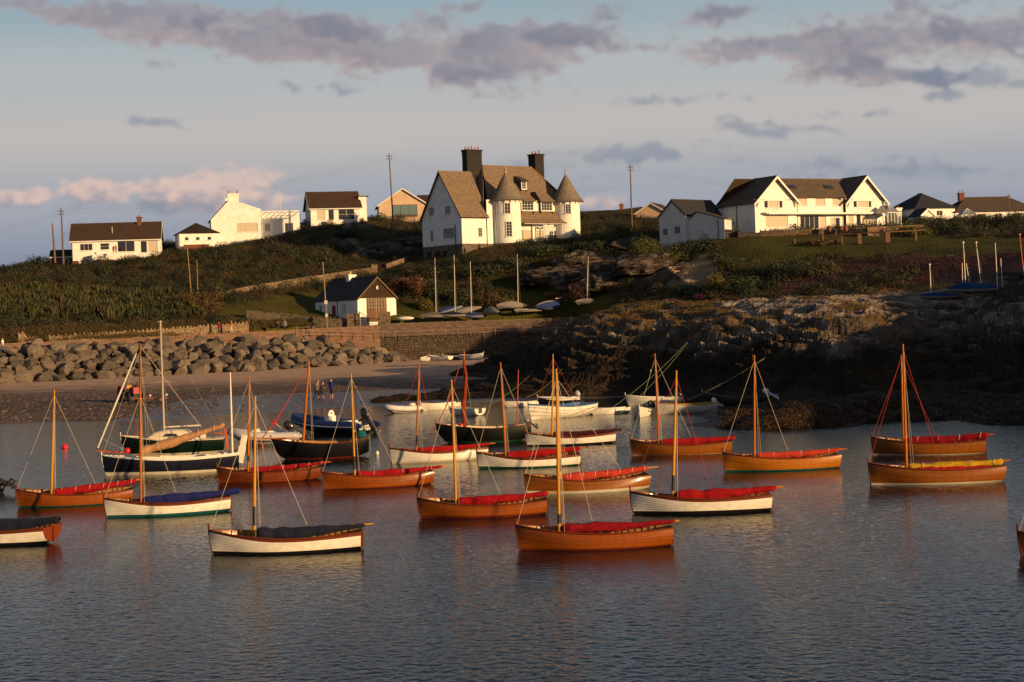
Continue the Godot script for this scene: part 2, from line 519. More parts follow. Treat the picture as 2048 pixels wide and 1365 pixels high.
func patch(x0: float, x1: float, z0: float, z1: float, st: float, hf: Callable, cf: Callable, crisp := false) -> MB:
	var nx := int((x1 - x0) / st) + 1
	var nz := int((z1 - z0) / st) + 1
	var p := PackedVector3Array()
	p.resize(nx * nz)
	for j in nz:
		for i in nx:
			var x := x0 + i * st
			var z := z0 + j * st
			p[j * nx + i] = Vector3(x, hf.call(x, z), z)
	var cols := PackedColorArray()
	cols.resize(nx * nz)
	for j in nz:
		for i in nx:
			var k := j * nx + i
			var a := p[j * nx + mini(i + 1, nx - 1)] - p[j * nx + maxi(i - 1, 0)]
			var b := p[mini(j + 1, nz - 1) * nx + i] - p[maxi(j - 1, 0) * nx + i]
			var slope := Vector2(a.y / maxf(a.x, 0.01), b.y / maxf(b.z, 0.01)).length()
			cols[k] = cf.call(p[k].x, p[k].y, p[k].z, slope)
	var mb := MB.new()
	if crisp:
		for j in nz - 1:
			for i in nx - 1:
				var k := j * nx + i
				mb.col = cols[k]
				mb.quad(p[k + nx], p[k + nx + 1], p[k + 1], p[k])
	else:
		mb.grid(p, nx, nz, false, cols)
	return mb
const ZONES := [
	[1560, 482, 243, 9, 1], [1650, 482, 243, 8, 1], [1750, 486, 238, 8, 1], [1850, 488, 234, 8, 1], [1950, 490, 226, 9, 1], [2040, 490, 220, 9, 1], [2140, 480, 215, 10, 1], [1500, 478, 250, 5, 1],
	[520, 612, 254, 6, 1], [590, 606, 257, 7, 1], [650, 610, 259, 8, 1], [480, 628, 250, 4, 1], [560, 625, 252, 6, 1],
	[830, 632, 253, 5, 1], [900, 632, 253, 6, 1], [970, 632, 253, 6, 1], [1040, 630, 253, 6, 1], [1110, 628, 250, 6, 1], [1170, 622, 246, 5, 1], [1340, 606, 230, 4, 1], [1260, 608, 236, 4, 1],
	[740, 505, 294, 3, 2], [800, 500, 296, 3, 2], [690, 490, 300, 2, 2], [720, 455, 316, 2, 2],
	[1110, 545, 262, 2, 2], [1170, 535, 262, 3, 2], [1230, 545, 258, 3, 2], [1290, 560, 250, 3, 2], [1350, 560, 244, 2, 2], [1265, 500, 266, 3, 2], [1210, 570, 254, 2, 2],
	[1380, 545, 243, 4, 5], [1400, 560, 238, 3, 5],
	[1790, 500, 231, 5, 3], [1700, 520, 224, 4, 3], [1840, 520, 218, 5, 3], [1880, 545, 206, 4, 3], [1640, 545, 220, 3, 3], [1740, 495, 234, 4, 3], [1900, 505, 220, 6, 3], [1960, 515, 211, 7, 3], [1985, 540, 203, 6, 3], [2020, 520, 203, 7, 3], [1930, 530, 209, 5, 3], [2060, 545, 194, 6, 3], [1560, 590, 214, 3, 3], [1590, 575, 216, 3, 3],
	[60, 600, 248, 10, 4], [130, 600, 250, 10, 4], [200, 605, 251, 9, 4], [270, 610, 250, 7, 4], [0, 610, 244, 9, 4], [330, 620, 249, 5, 4],
]
var zones := []
func zone_of(x: float, z: float) -> int:
	var w := na.get_noise_2d(x * 5.0, z * 5.0) * 1.8
	for q in zones:
		var dx: float = x - q[0]
		var dz: float = (z - q[1]) * 0.8
		if dx * dx + dz * dz < (q[2] + w) * (q[2] + w):
			return q[3]
	return 0
func hill_color(x: float, y: float, z: float, slope: float) -> Color:
	var k := nb.get_noise_2d(x * 2.0, z * 2.0)
	match zone_of(x, z):
		1: return Color(0.050, 0.052, 0.012).lerp(Color(0.078, 0.064, 0.016), clampf(0.5 + k, 0, 1))
		2: return rock_color(x, y + 9.0, z, 3.0)
		5: return Color(0.20, 0.145, 0.085)
		3: return Color(0.045, 0.024, 0.022)
	return Color(0.032, 0.034, 0.010).lerp(Color(0.07, 0.05, 0.02), clampf(0.5 + k, 0, 1))
func beach_color(x: float, y: float, z: float, slope: float) -> Color:
	var k := nb.get_noise_2d(x * 2.0, z * 6.0)
	var k2 := na.get_noise_2d(x * 9.0, z * 16.0)
	var dry := smoothstep(0.36, 0.66, y + k * 0.30 + k2 * 0.10)
	var c := Color(0.14, 0.092, 0.065).lerp(Color(0.50, 0.33, 0.21), dry)
	var shingle := smoothstep(0.0, 0.25, k + 0.35 - absf(y - 0.2) * 1.6) * (1.0 - smoothstep(-24.0, -8.0, x))
	c = c.lerp(Color(0.040, 0.030, 0.022).lerp(Color(0.16, 0.115, 0.08), clampf(0.5 + k2 * 2.2, 0, 1)), shingle * 0.9)
	c *= 1.0 + 0.22 * nb.get_noise_2d(x * 14.0, z * 30.0)
	if k2 + 0.4 * k > 0.34 and y < 0.6:
		c *= 0.55
	return c
func build_ground() -> void:
	na.noise_type = FastNoiseLite.TYPE_SIMPLEX_SMOOTH; na.seed = 5; na.frequency = 0.06; na.fractal_octaves = 3
	nb.noise_type = FastNoiseLite.TYPE_SIMPLEX_SMOOTH; nb.seed = 9; nb.frequency = 0.09; nb.fractal_octaves = 4
	for n in [ncell, ncrack]:
		n.noise_type = FastNoiseLite.TYPE_CELLULAR
		n.seed = 3; n.frequency = 0.62
		n.cellular_jitter = 0.9
		n.cellular_return_type = FastNoiseLite.RETURN_CELL_VALUE if n == ncell else FastNoiseLite.RETURN_DISTANCE2_SUB
	nridge.noise_type = FastNoiseLite.TYPE_SIMPLEX_SMOOTH; nridge.seed = 31; nridge.frequency = 0.085
	nridge.fractal_type = FastNoiseLite.FRACTAL_RIDGED; nridge.fractal_octaves = 5
	var pts := []
	for col in HILL:
		for k in range(1, col.size()):
			var w := at(col[0], col[k][0], col[k][1])
			pts.append(Vector3(w.x, w.z, w.y))
	for e in [[-160, -430, 12], [0, -460, 12], [160, -460, 14], [220, -330, 18], [220, -200, 16], [-190, -300, 12], [-190, -220, 6]]:
		pts.append(Vector3(e[0], e[1], e[2]))
	hill.fit(pts, -200.0, 240.0, -470.0, -140.0, 3.0, 0.0004)
	pts.clear()
	for col in ROCK:
		for k in range(1, col.size()):
			var w := plan(col[0], col[k][0])
			pts.append(Vector3(w.x, w.y, col[k][1]))
	rock.fit(pts, -40.0, 150.0, -235.0, -30.0, 2.0, 0.00005)
	for q in ZONES:
		var w := at(q[0], q[1], q[2])
		zones.append([w.x, w.z, float(q[3]), q[4]])
	var mw := mat("sea_water", Color(0.004, 0.008, 0.012), 0.06, {"spec": 0.215, "bump": noise_tex("ripples", 0.011, 6, 0.0, 1.0, FastNoiseLite.TYPE_SIMPLEX_SMOOTH, 1024), "depth": 1.0, "world": true, "scale": Vector3(0.30, 0.2, 0.36)})
	var s := MB.new()
	s.quad(Vector3(-5000, -0.07, 80), Vector3(5000, -0.07, 80), Vector3(5000, -0.07, -6000), Vector3(-5000, -0.07, -6000))
	obj("sea", s, mw).set_meta("kind", "structure")
	obj("harbour_water", ripples(), mw).set_meta("kind", "structure")
	var mbeach := mat("sand", Color(1, 1, 1), 0.75, {"vc": true, "spec": 0.3, "bump": noise_tex("grit", 0.03, 5, 0.0, 1.0), "depth": 6.0, "world": true, "scale": Vector3(0.22, 0.22, 0.22)})
	var b := patch(-110.0, 24.0, -262.0, -88.0, 0.8, beach_h, beach_color)
	obj("beach", b, mbeach).set_meta("kind", "structure")
	var wf := func(x: float, z: float) -> float:
		var y := beach_h(x, z)
		var lim := 0.30 + 0.14 * nb.get_noise_2d(x * 2.5, z * 5.0)
		return y + 0.006 if y < lim and x > -30.0 else y - 0.05
	var wc := func(x: float, y: float, z: float, s: float) -> Color:
		return Color(0.075, 0.056, 0.045) * (0.8 + 0.5 * na.get_noise_2d(x * 9.0, z * 20.0))
	obj("wet_sand", patch(-40.0, 2.0, -158.0, -122.0, 0.4, wf, wc), mat("wet_sand", Color(1, 1, 1), 0.28, {"vc": true, "spec": 0.45, "bump": noise_tex("grit", 0.03, 5, 0.0, 1.0), "depth": 2.0, "world": true, "scale": Vector3(0.3, 0.3, 0.5)})).set_meta("kind", "structure")
	var mh := mat("hillside", Color(1, 1, 1), 0.95, {"vc": true, "spec": 0.2, "bump": noise_tex("grit", 0.03, 5, 0.0, 1.0), "depth": 14.0, "world": true, "scale": Vector3(0.12, 0.12, 0.12)})
	var hf := func(x: float, z: float) -> float:
		var d := -z
		var px := 1024.0 + x / d * LENS
		var front := front_d(px)
		return ground_h(x, z) if d > front else -1.5
	var h := patch(-180.0, 220.0, -440.0, -150.0, 1.25, hf, hill_color)
	obj("hillside", h, mh).set_meta("kind", "structure")
	var mr := mat("headland_rock", Color(1, 1, 1), 0.85, {"vc": true, "spec": 0.3, "bump": noise_tex("crag", 0.02, 6, 0.0, 1.0, FastNoiseLite.TYPE_SIMPLEX_SMOOTH, 512, true), "depth": 30.0, "world": true, "scale": Vector3(0.11, 0.3, 0.11)})
	var r := patch(-16.0, 46.0, -212.0, -96.0, 0.2, rock_h, rock_color, true)
	obj("headland", r, mr).set_meta("kind", "structure")
	var r2 := patch(45.9, 145.0, -232.0, -34.0, 1.1, rock_h, rock_color)
	obj("headland_shoulder", r2, mr).set_meta("kind", "structure")
	var r3 := patch(18.0, 46.0, -96.0, -34.0, 1.0, rock_h, rock_color)
	obj("headland_foot", r3, mr).set_meta("kind", "structure")
func ripples() -> MB:
	var f := FastNoiseLite.new()
	f.noise_type = FastNoiseLite.TYPE_SIMPLEX_SMOOTH
	f.seed = 61; f.frequency = 1.0; f.fractal_type = FastNoiseLite.FRACTAL_NONE
	var nx := 620
	var ds := PackedFloat32Array()
	var d := 21.0
	while d < 152.0:
		ds.append(d)
		d += 0.050 * pow(d / 24.0, 1.2)
	var p := PackedVector3Array()
	p.resize(nx * ds.size())
	for j in ds.size():
		var z := -ds[ds.size() - 1 - j]
		var gap := 0.050 * pow(-z / 24.0, 1.2)
		var a1 := 0.0078
		var a2 := 0.0056 * clampf(1.4 - gap / 0.22, 0.35, 1.0)
		var a3 := 0.0036 * clampf(1.4 - gap / 0.12, 0.2, 1.0)
		for i in nx:
			var x := lerpf(-1290.0, 1290.0, i / (nx - 1.0)) / LENS * -z
			var u := x * 0.86 + z * 0.30
			var v := z * 1.0 - x * 0.22
			var gust := 0.88 + 0.75 * na.get_noise_2d(x * 1.2 - z * 0.3, z * 0.8)
			var h := a1 * f.get_noise_2d(u * 2.2, v * 3.3) + a2 * f.get_noise_2d(u * 5.2 + 30.0, v * 6.6) + a3 * f.get_noise_2d(u * 9.0, v * 11.0 + 90.0)
			p[j * nx + i] = Vector3(x, h * gust, z)
	var mb := MB.new()
	mb.grid(p, nx, ds.size())
	return mb
func front_d(px: float) -> float:          # how far the front edge of the hillside lies: just behind the promenade
	if px < 1150.0:
		var st := [[-320, 208.0], [0, 222.0], [190, 228.0], [450, 236.0], [620, 244.0], [760, 247.5], [900, 249.0], [1150, 249.0]]
		for i in range(1, st.size()):
			if px <= st[i][0]:
				return lerpf(st[i - 1][1], st[i][1], (px - st[i - 1][0]) / (st[i][0] - st[i - 1][0])) + 4.4
	return lerpf(252.0, 170.0, clampf((px - 1150.0) / 700.0, 0, 1.2))
func leaf_clump(sd: int, count: int, size: Vector3, leaf: float, upright := 0.3) -> ArrayMesh:
	var r := RandomNumberGenerator.new()
	r.seed = sd
	var mb := MB.new()
	for i in count:
		var a := r.randf() * TAU
		var u := r.randf_range(-0.15, 1.0)
		var s := sqrt(maxf(0.0, 1.0 - u * u))
		var rad := r.randf_range(0.55, 1.05)
		var d := Vector3(cos(a) * s, u, sin(a) * s)
		var p := d * size * rad
		var nrm := (d + Vector3(r.randf_range(-1, 1), r.randf_range(-0.5, 1), r.randf_range(-1, 1)) * 0.8).normalized()
		var t := nrm.cross(Vector3(r.randf_range(-1, 1), r.randf_range(-1, 1), r.randf_range(-1, 1))).normalized()
		if r.randf() < upright:
			t = (t + Vector3.UP * 1.5).normalized()
		var w := nrm.cross(t).normalized()
		var l := leaf * r.randf_range(0.6, 1.4)
		var g := r.randf_range(0.65, 1.35)
		mb.col = Color(g, g * r.randf_range(0.92, 1.06), g)
		var tip := p + t * l
		mb.quad(p - t * l * 0.6, p + w * l * 0.38, tip, p - w * l * 0.38)
	return mb.mesh(mat("leaf", Color(1, 1, 1), 0.7, {"vc": true, "spec": 0.25, "back": Color(0.25, 0.28, 0.1)}))
func reed_clump(sd: int, count: int, h: float) -> ArrayMesh:
	var r := RandomNumberGenerator.new()
	r.seed = sd
	var mb := MB.new()
	for i in count:
		var p := Vector3(r.randf_range(-0.6, 0.6), 0, r.randf_range(-0.6, 0.6))
		var a := r.randf() * TAU
		var lean := Vector3(cos(a), 0, sin(a)) * r.randf_range(0.05, 0.5)
		var hh := h * r.randf_range(0.6, 1.1)
		var g := r.randf_range(0.7, 1.3)
		mb.col = Color(g, g, g * 0.9)
		var w := Vector3(sin(a * 3.0), 0, cos(a * 3.0)) * 0.06
		var mid := p + lean * 0.3 + Vector3(0, hh * 0.6, 0)
		var top := p + lean + Vector3(0, hh, 0)
		mb.quad(p - w, p + w, mid + w, mid - w)
		mb.tri(mid - w * 2.2, mid + w * 2.2, top)
	return mb.mesh(mat("leaf", Color(1, 1, 1), 0.7, {"vc": true}))
func scatter(called: String, meshes: Array, spots: Array, parent: Node = null) -> void:    # spots: [Transform3D, Color]
	var per := []
	for m in meshes:
		per.append([])
	for i in spots.size():
		per[(i * 7 + i / 3) % meshes.size()].append(spots[i])
	for k in meshes.size():
		if per[k].is_empty():
			continue
		var mm := MultiMesh.new()
		mm.transform_format = MultiMesh.TRANSFORM_3D
		mm.use_colors = true
		mm.mesh = meshes[k]
		mm.instance_count = per[k].size()
		for i in per[k].size():
			mm.set_instance_transform(i, per[k][i][0])
			mm.set_instance_color(i, per[k][i][1])
		var o := MultiMeshInstance3D.new()
		o.multimesh = mm
		o.name = numbered(called)
		o.set_meta("kind", "stuff")
		add_child(o)
var keep_clear := []       # [x, z, radius]: footprints of houses, walls and boats, where nothing grows
func clear_of(x: float, z: float) -> bool:
	for q in keep_clear:
		var dx: float = x - q[0]
		var dz: float = z - q[1]
		if dx * dx + dz * dz < q[2] * q[2]:
			return false
	return true
func up_tilt(sc: Vector3, a: float, tilt := 0.12) -> Basis:
	return (Basis(Vector3(rng.randf_range(-1, 1), 0, rng.randf_range(-1, 1)).normalized(), rng.randf_range(-tilt, tilt)) * Basis(Vector3.UP, a)).scaled_local(sc)
func build_growth() -> void:
	rng.seed = 77
	var bracken := []
	var heather := []
	var bushes := []
	var reeds := []
	var turf := []
	var d := 205.0
	while d < 365.0:
		var st := 0.92 if d < 300.0 else 1.35
		var x0 := -1080.0 / LENS * d
		var x1 := 1130.0 / LENS * d
		var x := x0
		while x < x1:
			var gx := x + rng.randf_range(-0.5, 0.5) * st
			var gz := -d + rng.randf_range(-0.5, 0.5) * st
			x += st
			var px := 1024.0 + gx / -gz * LENS
			if -gz < front_d(px) + 0.7 or not clear_of(gx, gz):
				continue
			var z := zone_of(gx, gz)
			var k := na.get_noise_2d(gx * 1.6, gz * 1.6)
			var k2 := nb.get_noise_2d(gx * 3.5 + 50.0, gz * 3.5)
			var y := ground_h(gx, gz)
			if z == 0:
				var hgt := clampf(0.62 + k * 0.7 + k2 * 0.35, 0.22, 1.5)
				var c := Color(0.046, 0.043, 0.012)
				if k2 > 0.10:
					c = Color(0.078, 0.046, 0.014)
				if k2 > 0.24:
					c = Color(0.080, 0.044, 0.016)
				if k < -0.15:
					c = Color(0.028, 0.036, 0.012)
				c *= rng.randf_range(0.55, 1.1)
				if rng.randf() < 0.045 + 0.10 * maxf(k, 0.0):
					hgt = rng.randf_range(1.5, 2.5)
					c = Color(0.020, 0.027, 0.009).lerp(Color(0.055, 0.040, 0.012), rng.randf() * rng.randf())
					bushes.append([Transform3D(up_tilt(Vector3(rng.randf_range(1.3, 2.4), hgt * 0.8, rng.randf_range(1.2, 2.0)), rng.randf() * TAU), Vector3(gx, y - 0.2, gz)), c])
					continue
				bracken.append([Transform3D(up_tilt(Vector3(rng.randf_range(0.7, 1.15), hgt, rng.randf_range(0.7, 1.15)), rng.randf() * TAU), Vector3(gx, y - 0.1, gz)), c])
			elif z == 3:
				var c := Color(0.085, 0.022, 0.030).lerp(Color(0.07, 0.04, 0.016), clampf(0.4 + k2 * 2.0, 0, 1)) * rng.randf_range(0.7, 1.3)
				heather.append([Transform3D(up_tilt(Vector3(0.8, rng.randf_range(0.25, 0.45), 0.8), rng.randf() * TAU), Vector3(gx, y - 0.05, gz)), c])
			elif z == 4:
				if rng.randf() > 0.55 + k * 0.8:
					bracken.append([Transform3D(up_tilt(Vector3(1.1, rng.randf_range(0.8, 1.7), 1.1), rng.randf() * TAU), Vector3(gx, y - 0.1, gz)), Color(0.034, 0.040, 0.012) * rng.randf_range(0.7, 1.3)])
					continue
				var c := Color(0.050, 0.058, 0.016).lerp(Color(0.095, 0.068, 0.02), clampf(0.2 + k2 * 1.6, 0, 1)) * rng.randf_range(0.45, 0.95)
				reeds.append([Transform3D(up_tilt(Vector3(1.2, rng.randf_range(0.5, 0.95) * (1.0 + k * 0.5), 1.2), rng.randf() * TAU, 0.25), Vector3(gx, y - 0.1, gz)), c])
				bracken.append([Transform3D(up_tilt(Vector3(0.9, 0.8, 0.9), rng.randf() * TAU), Vector3(gx + 0.4, y - 0.1, gz + 0.3)), c * 0.7])
			elif z == 1 and rng.randf() < 0.8:
				turf.append([Transform3D(up_tilt(Vector3(0.5, 0.10, 0.5), rng.randf() * TAU), Vector3(gx, y, gz)), Color(0.060, 0.060, 0.012) * rng.randf_range(0.8, 1.3)])
			elif z == 2 and k2 > 0.2:
				bracken.append([Transform3D(up_tilt(Vector3(0.7, 0.35, 0.7), rng.randf() * TAU), Vector3(gx, y - 0.1, gz)), Color(0.07, 0.045, 0.02)])
		d += st
	for i in 260:
		var px := lerpf(-60.0, 700.0, i / 259.0)
		for j in 4:
			var dd: float = front_d(px) + [-1.3, -0.7, -0.1, 0.6][j]
			var w := plan(px + rng.randf_range(-4, 4), dd)
			var wq := plan(px, front_d(px) + 1.6)
			if not clear_of(w.x, w.y) or (px > 500 and j < 2): continue
			var c := Color(0.046, 0.043, 0.012).lerp(Color(0.10, 0.065, 0.022), rng.randf()) * rng.randf_range(0.7, 1.2)
			bracken.append([Transform3D(up_tilt(Vector3(0.8, rng.randf_range(0.5, 0.9), 0.8), rng.randf() * TAU), Vector3(w.x, ground_h(wq.x, wq.y) - [1.5, 1.0, 0.5, 0.1][j], w.y)), c])
	var clumps := []
	for i in 4:
		clumps.append(leaf_clump(100 + i, 130, Vector3(0.85, 1.0, 0.85), 0.125))
	scatter("bracken_cover", clumps, bracken)
	scatter("gorse_cover", [leaf_clump(121, 420, Vector3(1, 1, 1), 0.10), leaf_clump(122, 420, Vector3(1, 1.05, 1), 0.10), leaf_clump(123, 420, Vector3(1, 0.95, 1), 0.11)], bushes)
	scatter("heather_cover", [leaf_clump(131, 60, Vector3(0.9, 1.0, 0.9), 0.13, 0.6)], heather)
	scatter("reed_bed", [reed_clump(140, 34, 2.0), reed_clump(141, 34, 2.1)], reeds)
	scatter("lawn_grass", [leaf_clump(150, 60, Vector3(1.0, 1.0, 1.0), 0.12, 0.8)], turf)
	var tufts := []
	var weed := []
	for i in 26000:
		var gx := rng.randf_range(-4.0, 46.0)
		var gz := rng.randf_range(-205.0, -110.0)
		var y := rock_h(gx, gz)
		if y < 3.6:
			continue
		var sl := Vector2(rock_h(gx + 0.3, gz) - y, rock_h(gx, gz + 0.3) - y).length() / 0.3
		if turf_at(gx, y, gz, sl):
			var k := nb.get_noise_2d(gx * 4.0, gz * 4.0)
			var c := Color(0.080, 0.064, 0.015).lerp(Color(0.115, 0.055, 0.022), clampf(0.5 + k * 2.0, 0, 1)) * rng.randf_range(0.6, 1.3)
			if 1024.0 + gx / -gz * LENS > 1960.0:
				c = Color(0.030, 0.034, 0.010) * rng.randf_range(0.7, 1.3)
			tufts.append([Transform3D(up_tilt(Vector3(0.45, rng.randf_range(0.10, 0.26), 0.45), rng.randf() * TAU, 0.3), Vector3(gx, y - 0.04, gz)), c])
	scatter("headland_turf", [leaf_clump(160, 46, Vector3(1, 1, 1), 0.16, 0.8), leaf_clump(161, 46, Vector3(1, 1, 1), 0.16, 0.8)], tufts)
	for i in 12500:
		var px := rng.randf_range(1440, 2080)
		var dd := rng.randf_range(88.0, 121.0)
		var w := plan(px, dd)
		var y := reef_h(w.x, w.y)
		if y < 0.03:
			continue
		var c := Color(0.040, 0.021, 0.006).lerp(Color(0.085, 0.045, 0.010), rng.randf() * rng.randf()) * rng.randf_range(0.6, 1.2)
		weed.append([Transform3D(up_tilt(Vector3(0.42, rng.randf_range(0.10, 0.22), 0.42), rng.randf() * TAU, 0.3), Vector3(w.x, y - 0.05, w.y)), c])
	for i in 5000:
		var px := rng.randf_range(740, 1060)
		var dd := rng.randf_range(134.0, 146.0)
		var w := plan(px, dd)
		var y := maxf(rock_h(w.x, w.y), reef_h(w.x, w.y))
		if y < beach_h(w.x, w.y) + 0.02 or y < 0.02 or y > 1.2:
			continue
		weed.append([Transform3D(up_tilt(Vector3(0.45, 0.14, 0.45), rng.randf() * TAU, 0.3), Vector3(w.x, y - 0.05, w.y)), Color(0.030, 0.018, 0.007) * rng.randf_range(0.6, 1.3)])
	var bits := []
	for i in 6500:
		var px := rng.randf_range(-40, 1000)
		var dd := 127.0 + 52.0 * pow(rng.randf(), 1.6)
		if px > 430 and rng.randf() < 0.72: continue
		var w := plan(px, dd)
		var y := beach_h(w.x, w.y)
		if y < 0.03 or nb.get_noise_2d(w.x * 2.0, w.y * 6.0) < -0.12: continue
		var sz := rng.randf_range(0.05, 0.17)
		bits.append([Transform3D(up_tilt(Vector3(sz * 1.4, sz * 0.5, sz), rng.randf() * TAU), Vector3(w.x, y, w.y)), Color(0.05, 0.036, 0.026).lerp(Color(0.16, 0.12, 0.085), rng.randf() * rng.randf())])
	var pebble := MB.new()
	pebble.ball(Vector3.ZERO, Vector3.ONE, 6, 4)
	scatter("beach_stones", [pebble.mesh(mat("pebble", Color(1, 1, 1), 0.7, {"vc": true}))], bits)
	scatter("wrack_weed", [leaf_clump(170, 44, Vector3(1, 1, 1), 0.2, 0.1), leaf_clump(171, 44, Vector3(1, 1, 1), 0.2, 0.1)], weed)
const REEF := [[1500, 97, 3.2, 0.75], [1560, 95, 3.0, 0.8], [1620, 97, 3.4, 1.0], [1690, 100, 3.2, 0.8], [1750, 100, 3.4, 1.1], [1810, 99, 3.0, 0.9], [1850, 97, 2.2, 0.6], [1650, 106, 5.0, 0.7], [1780, 108, 5.0, 0.8], [1540, 104, 4.0, 0.6], [1480, 106, 3.0, 0.4], [2060, 92, 3.4, 0.5], [1900, 104, 4.0, 0.4], [1960, 108, 4.5, 0.45], [1900, 98, 2.6, 0.3], [1965, 101, 4.0, 0.25], [2040, 104, 5.0, 0.4], [1930, 112, 4.0, 0.5], [2010, 97, 2.2, 0.12], [2100, 98, 4.0, 0.3],
	[760, 139, 1.6, 0.3], [800, 141, 2.0, 0.35], [850, 141, 2.2, 0.4], [905, 141, 2.4, 0.5]]
func reef_h(x: float, z: float) -> float:
	var h := -0.7
	for q in REEF:
		var w := plan(q[0], q[1])
		var r2: float = (Vector2(x, z) - w).length_squared() / (q[2] * q[2])
		h = maxf(h, -0.7 + (q[3] + 0.7) * exp(-r2 * 0.7))
	return h + nridge.get_noise_2d(x * 2.5, z * 2.5) * 0.28
func build_reef() -> void:
	var mr := mat("reef_rock", Color(1, 1, 1), 0.55, {"vc": true, "spec": 0.4})
	var cf := func(x: float, y: float, z: float, s: float) -> Color:
		return Color(0.022, 0.014, 0.007).lerp(Color(0.05, 0.028, 0.01), clampf(0.5 + nb.get_noise_2d(x * 6.0, z * 6.0) * 1.5, 0, 1))
	obj("tidal_reef", patch(8.0, 42.0, -122.0, -84.0, 0.3, reef_h, cf), mr).set_meta("kind", "structure")
	obj("tidal_rocks", patch(-13.5, -2.0, -147.0, -132.0, 0.3, reef_h, cf), mr).set_meta("kind", "structure")
func shrub(called: String, label: String, group: String, px: float, d: float, size: Vector3, c: Color, sd: int, leaf := 0.2, flowers := Color(0, 0, 0, 0), ground := NAN) -> void:
	var w := plan(px, d)
	var y := ground_h(w.x, w.y) if is_nan(ground) else ground
	var t := thing(called, label, "shrub", Vector3(w.x, y - 0.15, w.y), Basis(), group)
	var r := RandomNumberGenerator.new()
	r.seed = sd
	var st := MB.new()
	for i in 5:
		var a := r.randf() * TAU
		st.tube([Vector3(0, 0, 0), Vector3(cos(a) * size.x * 0.25, size.y * 0.4, sin(a) * size.z * 0.25), Vector3(cos(a) * size.x * 0.5, size.y * 0.75, sin(a) * size.z * 0.5)], [0.06, 0.04, 0.02], 5)
	obj("stem", st, mat("twig", Color(0.06, 0.04, 0.025), 0.9), t)
	var mb := MB.new()
	var lobes := []
	for i in 9:
		var a := r.randf() * TAU
		var rr := r.randf_range(0.15, 0.62)
		lobes.append([Vector3(cos(a) * rr * size.x, size.y * r.randf_range(0.3, 0.6), sin(a) * rr * size.z), r.randf_range(0.38, 0.6)])
	var count := int(clampf(size.x * size.y * 420.0 + 300.0, 350, 1900))
	for i in count:
		var lb: Array = lobes[r.randi() % lobes.size()]
		var dd := Vector3(r.randf_range(-1, 1), r.randf_range(-0.6, 1), r.randf_range(-1, 1)).normalized()
		var p: Vector3 = lb[0] + dd * size * lb[1] * r.randf_range(0.6, 1.04)
		if p.y < 0.05: p.y = r.randf_range(0.05, 0.3)
		var nrm := (dd + Vector3(r.randf_range(-1, 1), r.randf_range(-1, 1), r.randf_range(-1, 1)) * 0.7).normalized()
		var tt := nrm.cross(Vector3(r.randf_range(-1, 1), r.randf_range(-1, 1), r.randf_range(-1, 1))).normalized()
		var ww := nrm.cross(tt)
		var l := leaf * r.randf_range(0.6, 1.4)
		var g := r.randf_range(0.6, 1.4)
		mb.col = Color(c.r * g, c.g * g, c.b * g)
		if flowers.a > 0.0 and r.randf() < 0.25 and dd.y > -0.2:
			mb.col = Color(flowers.r * g, flowers.g * g, flowers.b * g)
		mb.quad(p - tt * l * 0.6, p + ww * l * 0.4, p + tt * l, p - ww * l * 0.4)
	obj("foliage", mb, mat("leaf", Color(1, 1, 1), 0.7, {"vc": true}), t)
func wood(key: String, c: Color) -> StandardMaterial3D:
	return mat(key, c, 0.34, {"vc": true, "spec": 0.25, "coat": 0.10, "coat_rough": 0.12, "tex": noise_tex("grain", 0.02, 5, 0.62, 1.0), "scale": Vector3(0.5, 6.0, 6.0)})
func paint(key: String, c: Color, rough := 0.4) -> StandardMaterial3D:
	return mat(key, c, rough, {"vc": true, "spec": 0.32, "tex": noise_tex("scuff", 0.012, 5, 0.86, 1.0), "scale": Vector3(0.4, 0.6, 0.6)})
func cloth(key: String, c: Color) -> StandardMaterial3D:
	return mat(key, c, 0.85, {"spec": 0.2, "rim": 0.25, "tex": noise_tex("weave", 0.03, 4, 0.7, 1.0), "scale": Vector3(1.2, 1.2, 1.2), "bump": noise_tex("crumple", 0.012, 4, 0.0, 1.0), "depth": 1.5})
func rope_mat(key: String, c: Color) -> StandardMaterial3D:
	return mat(key, c, 0.8)
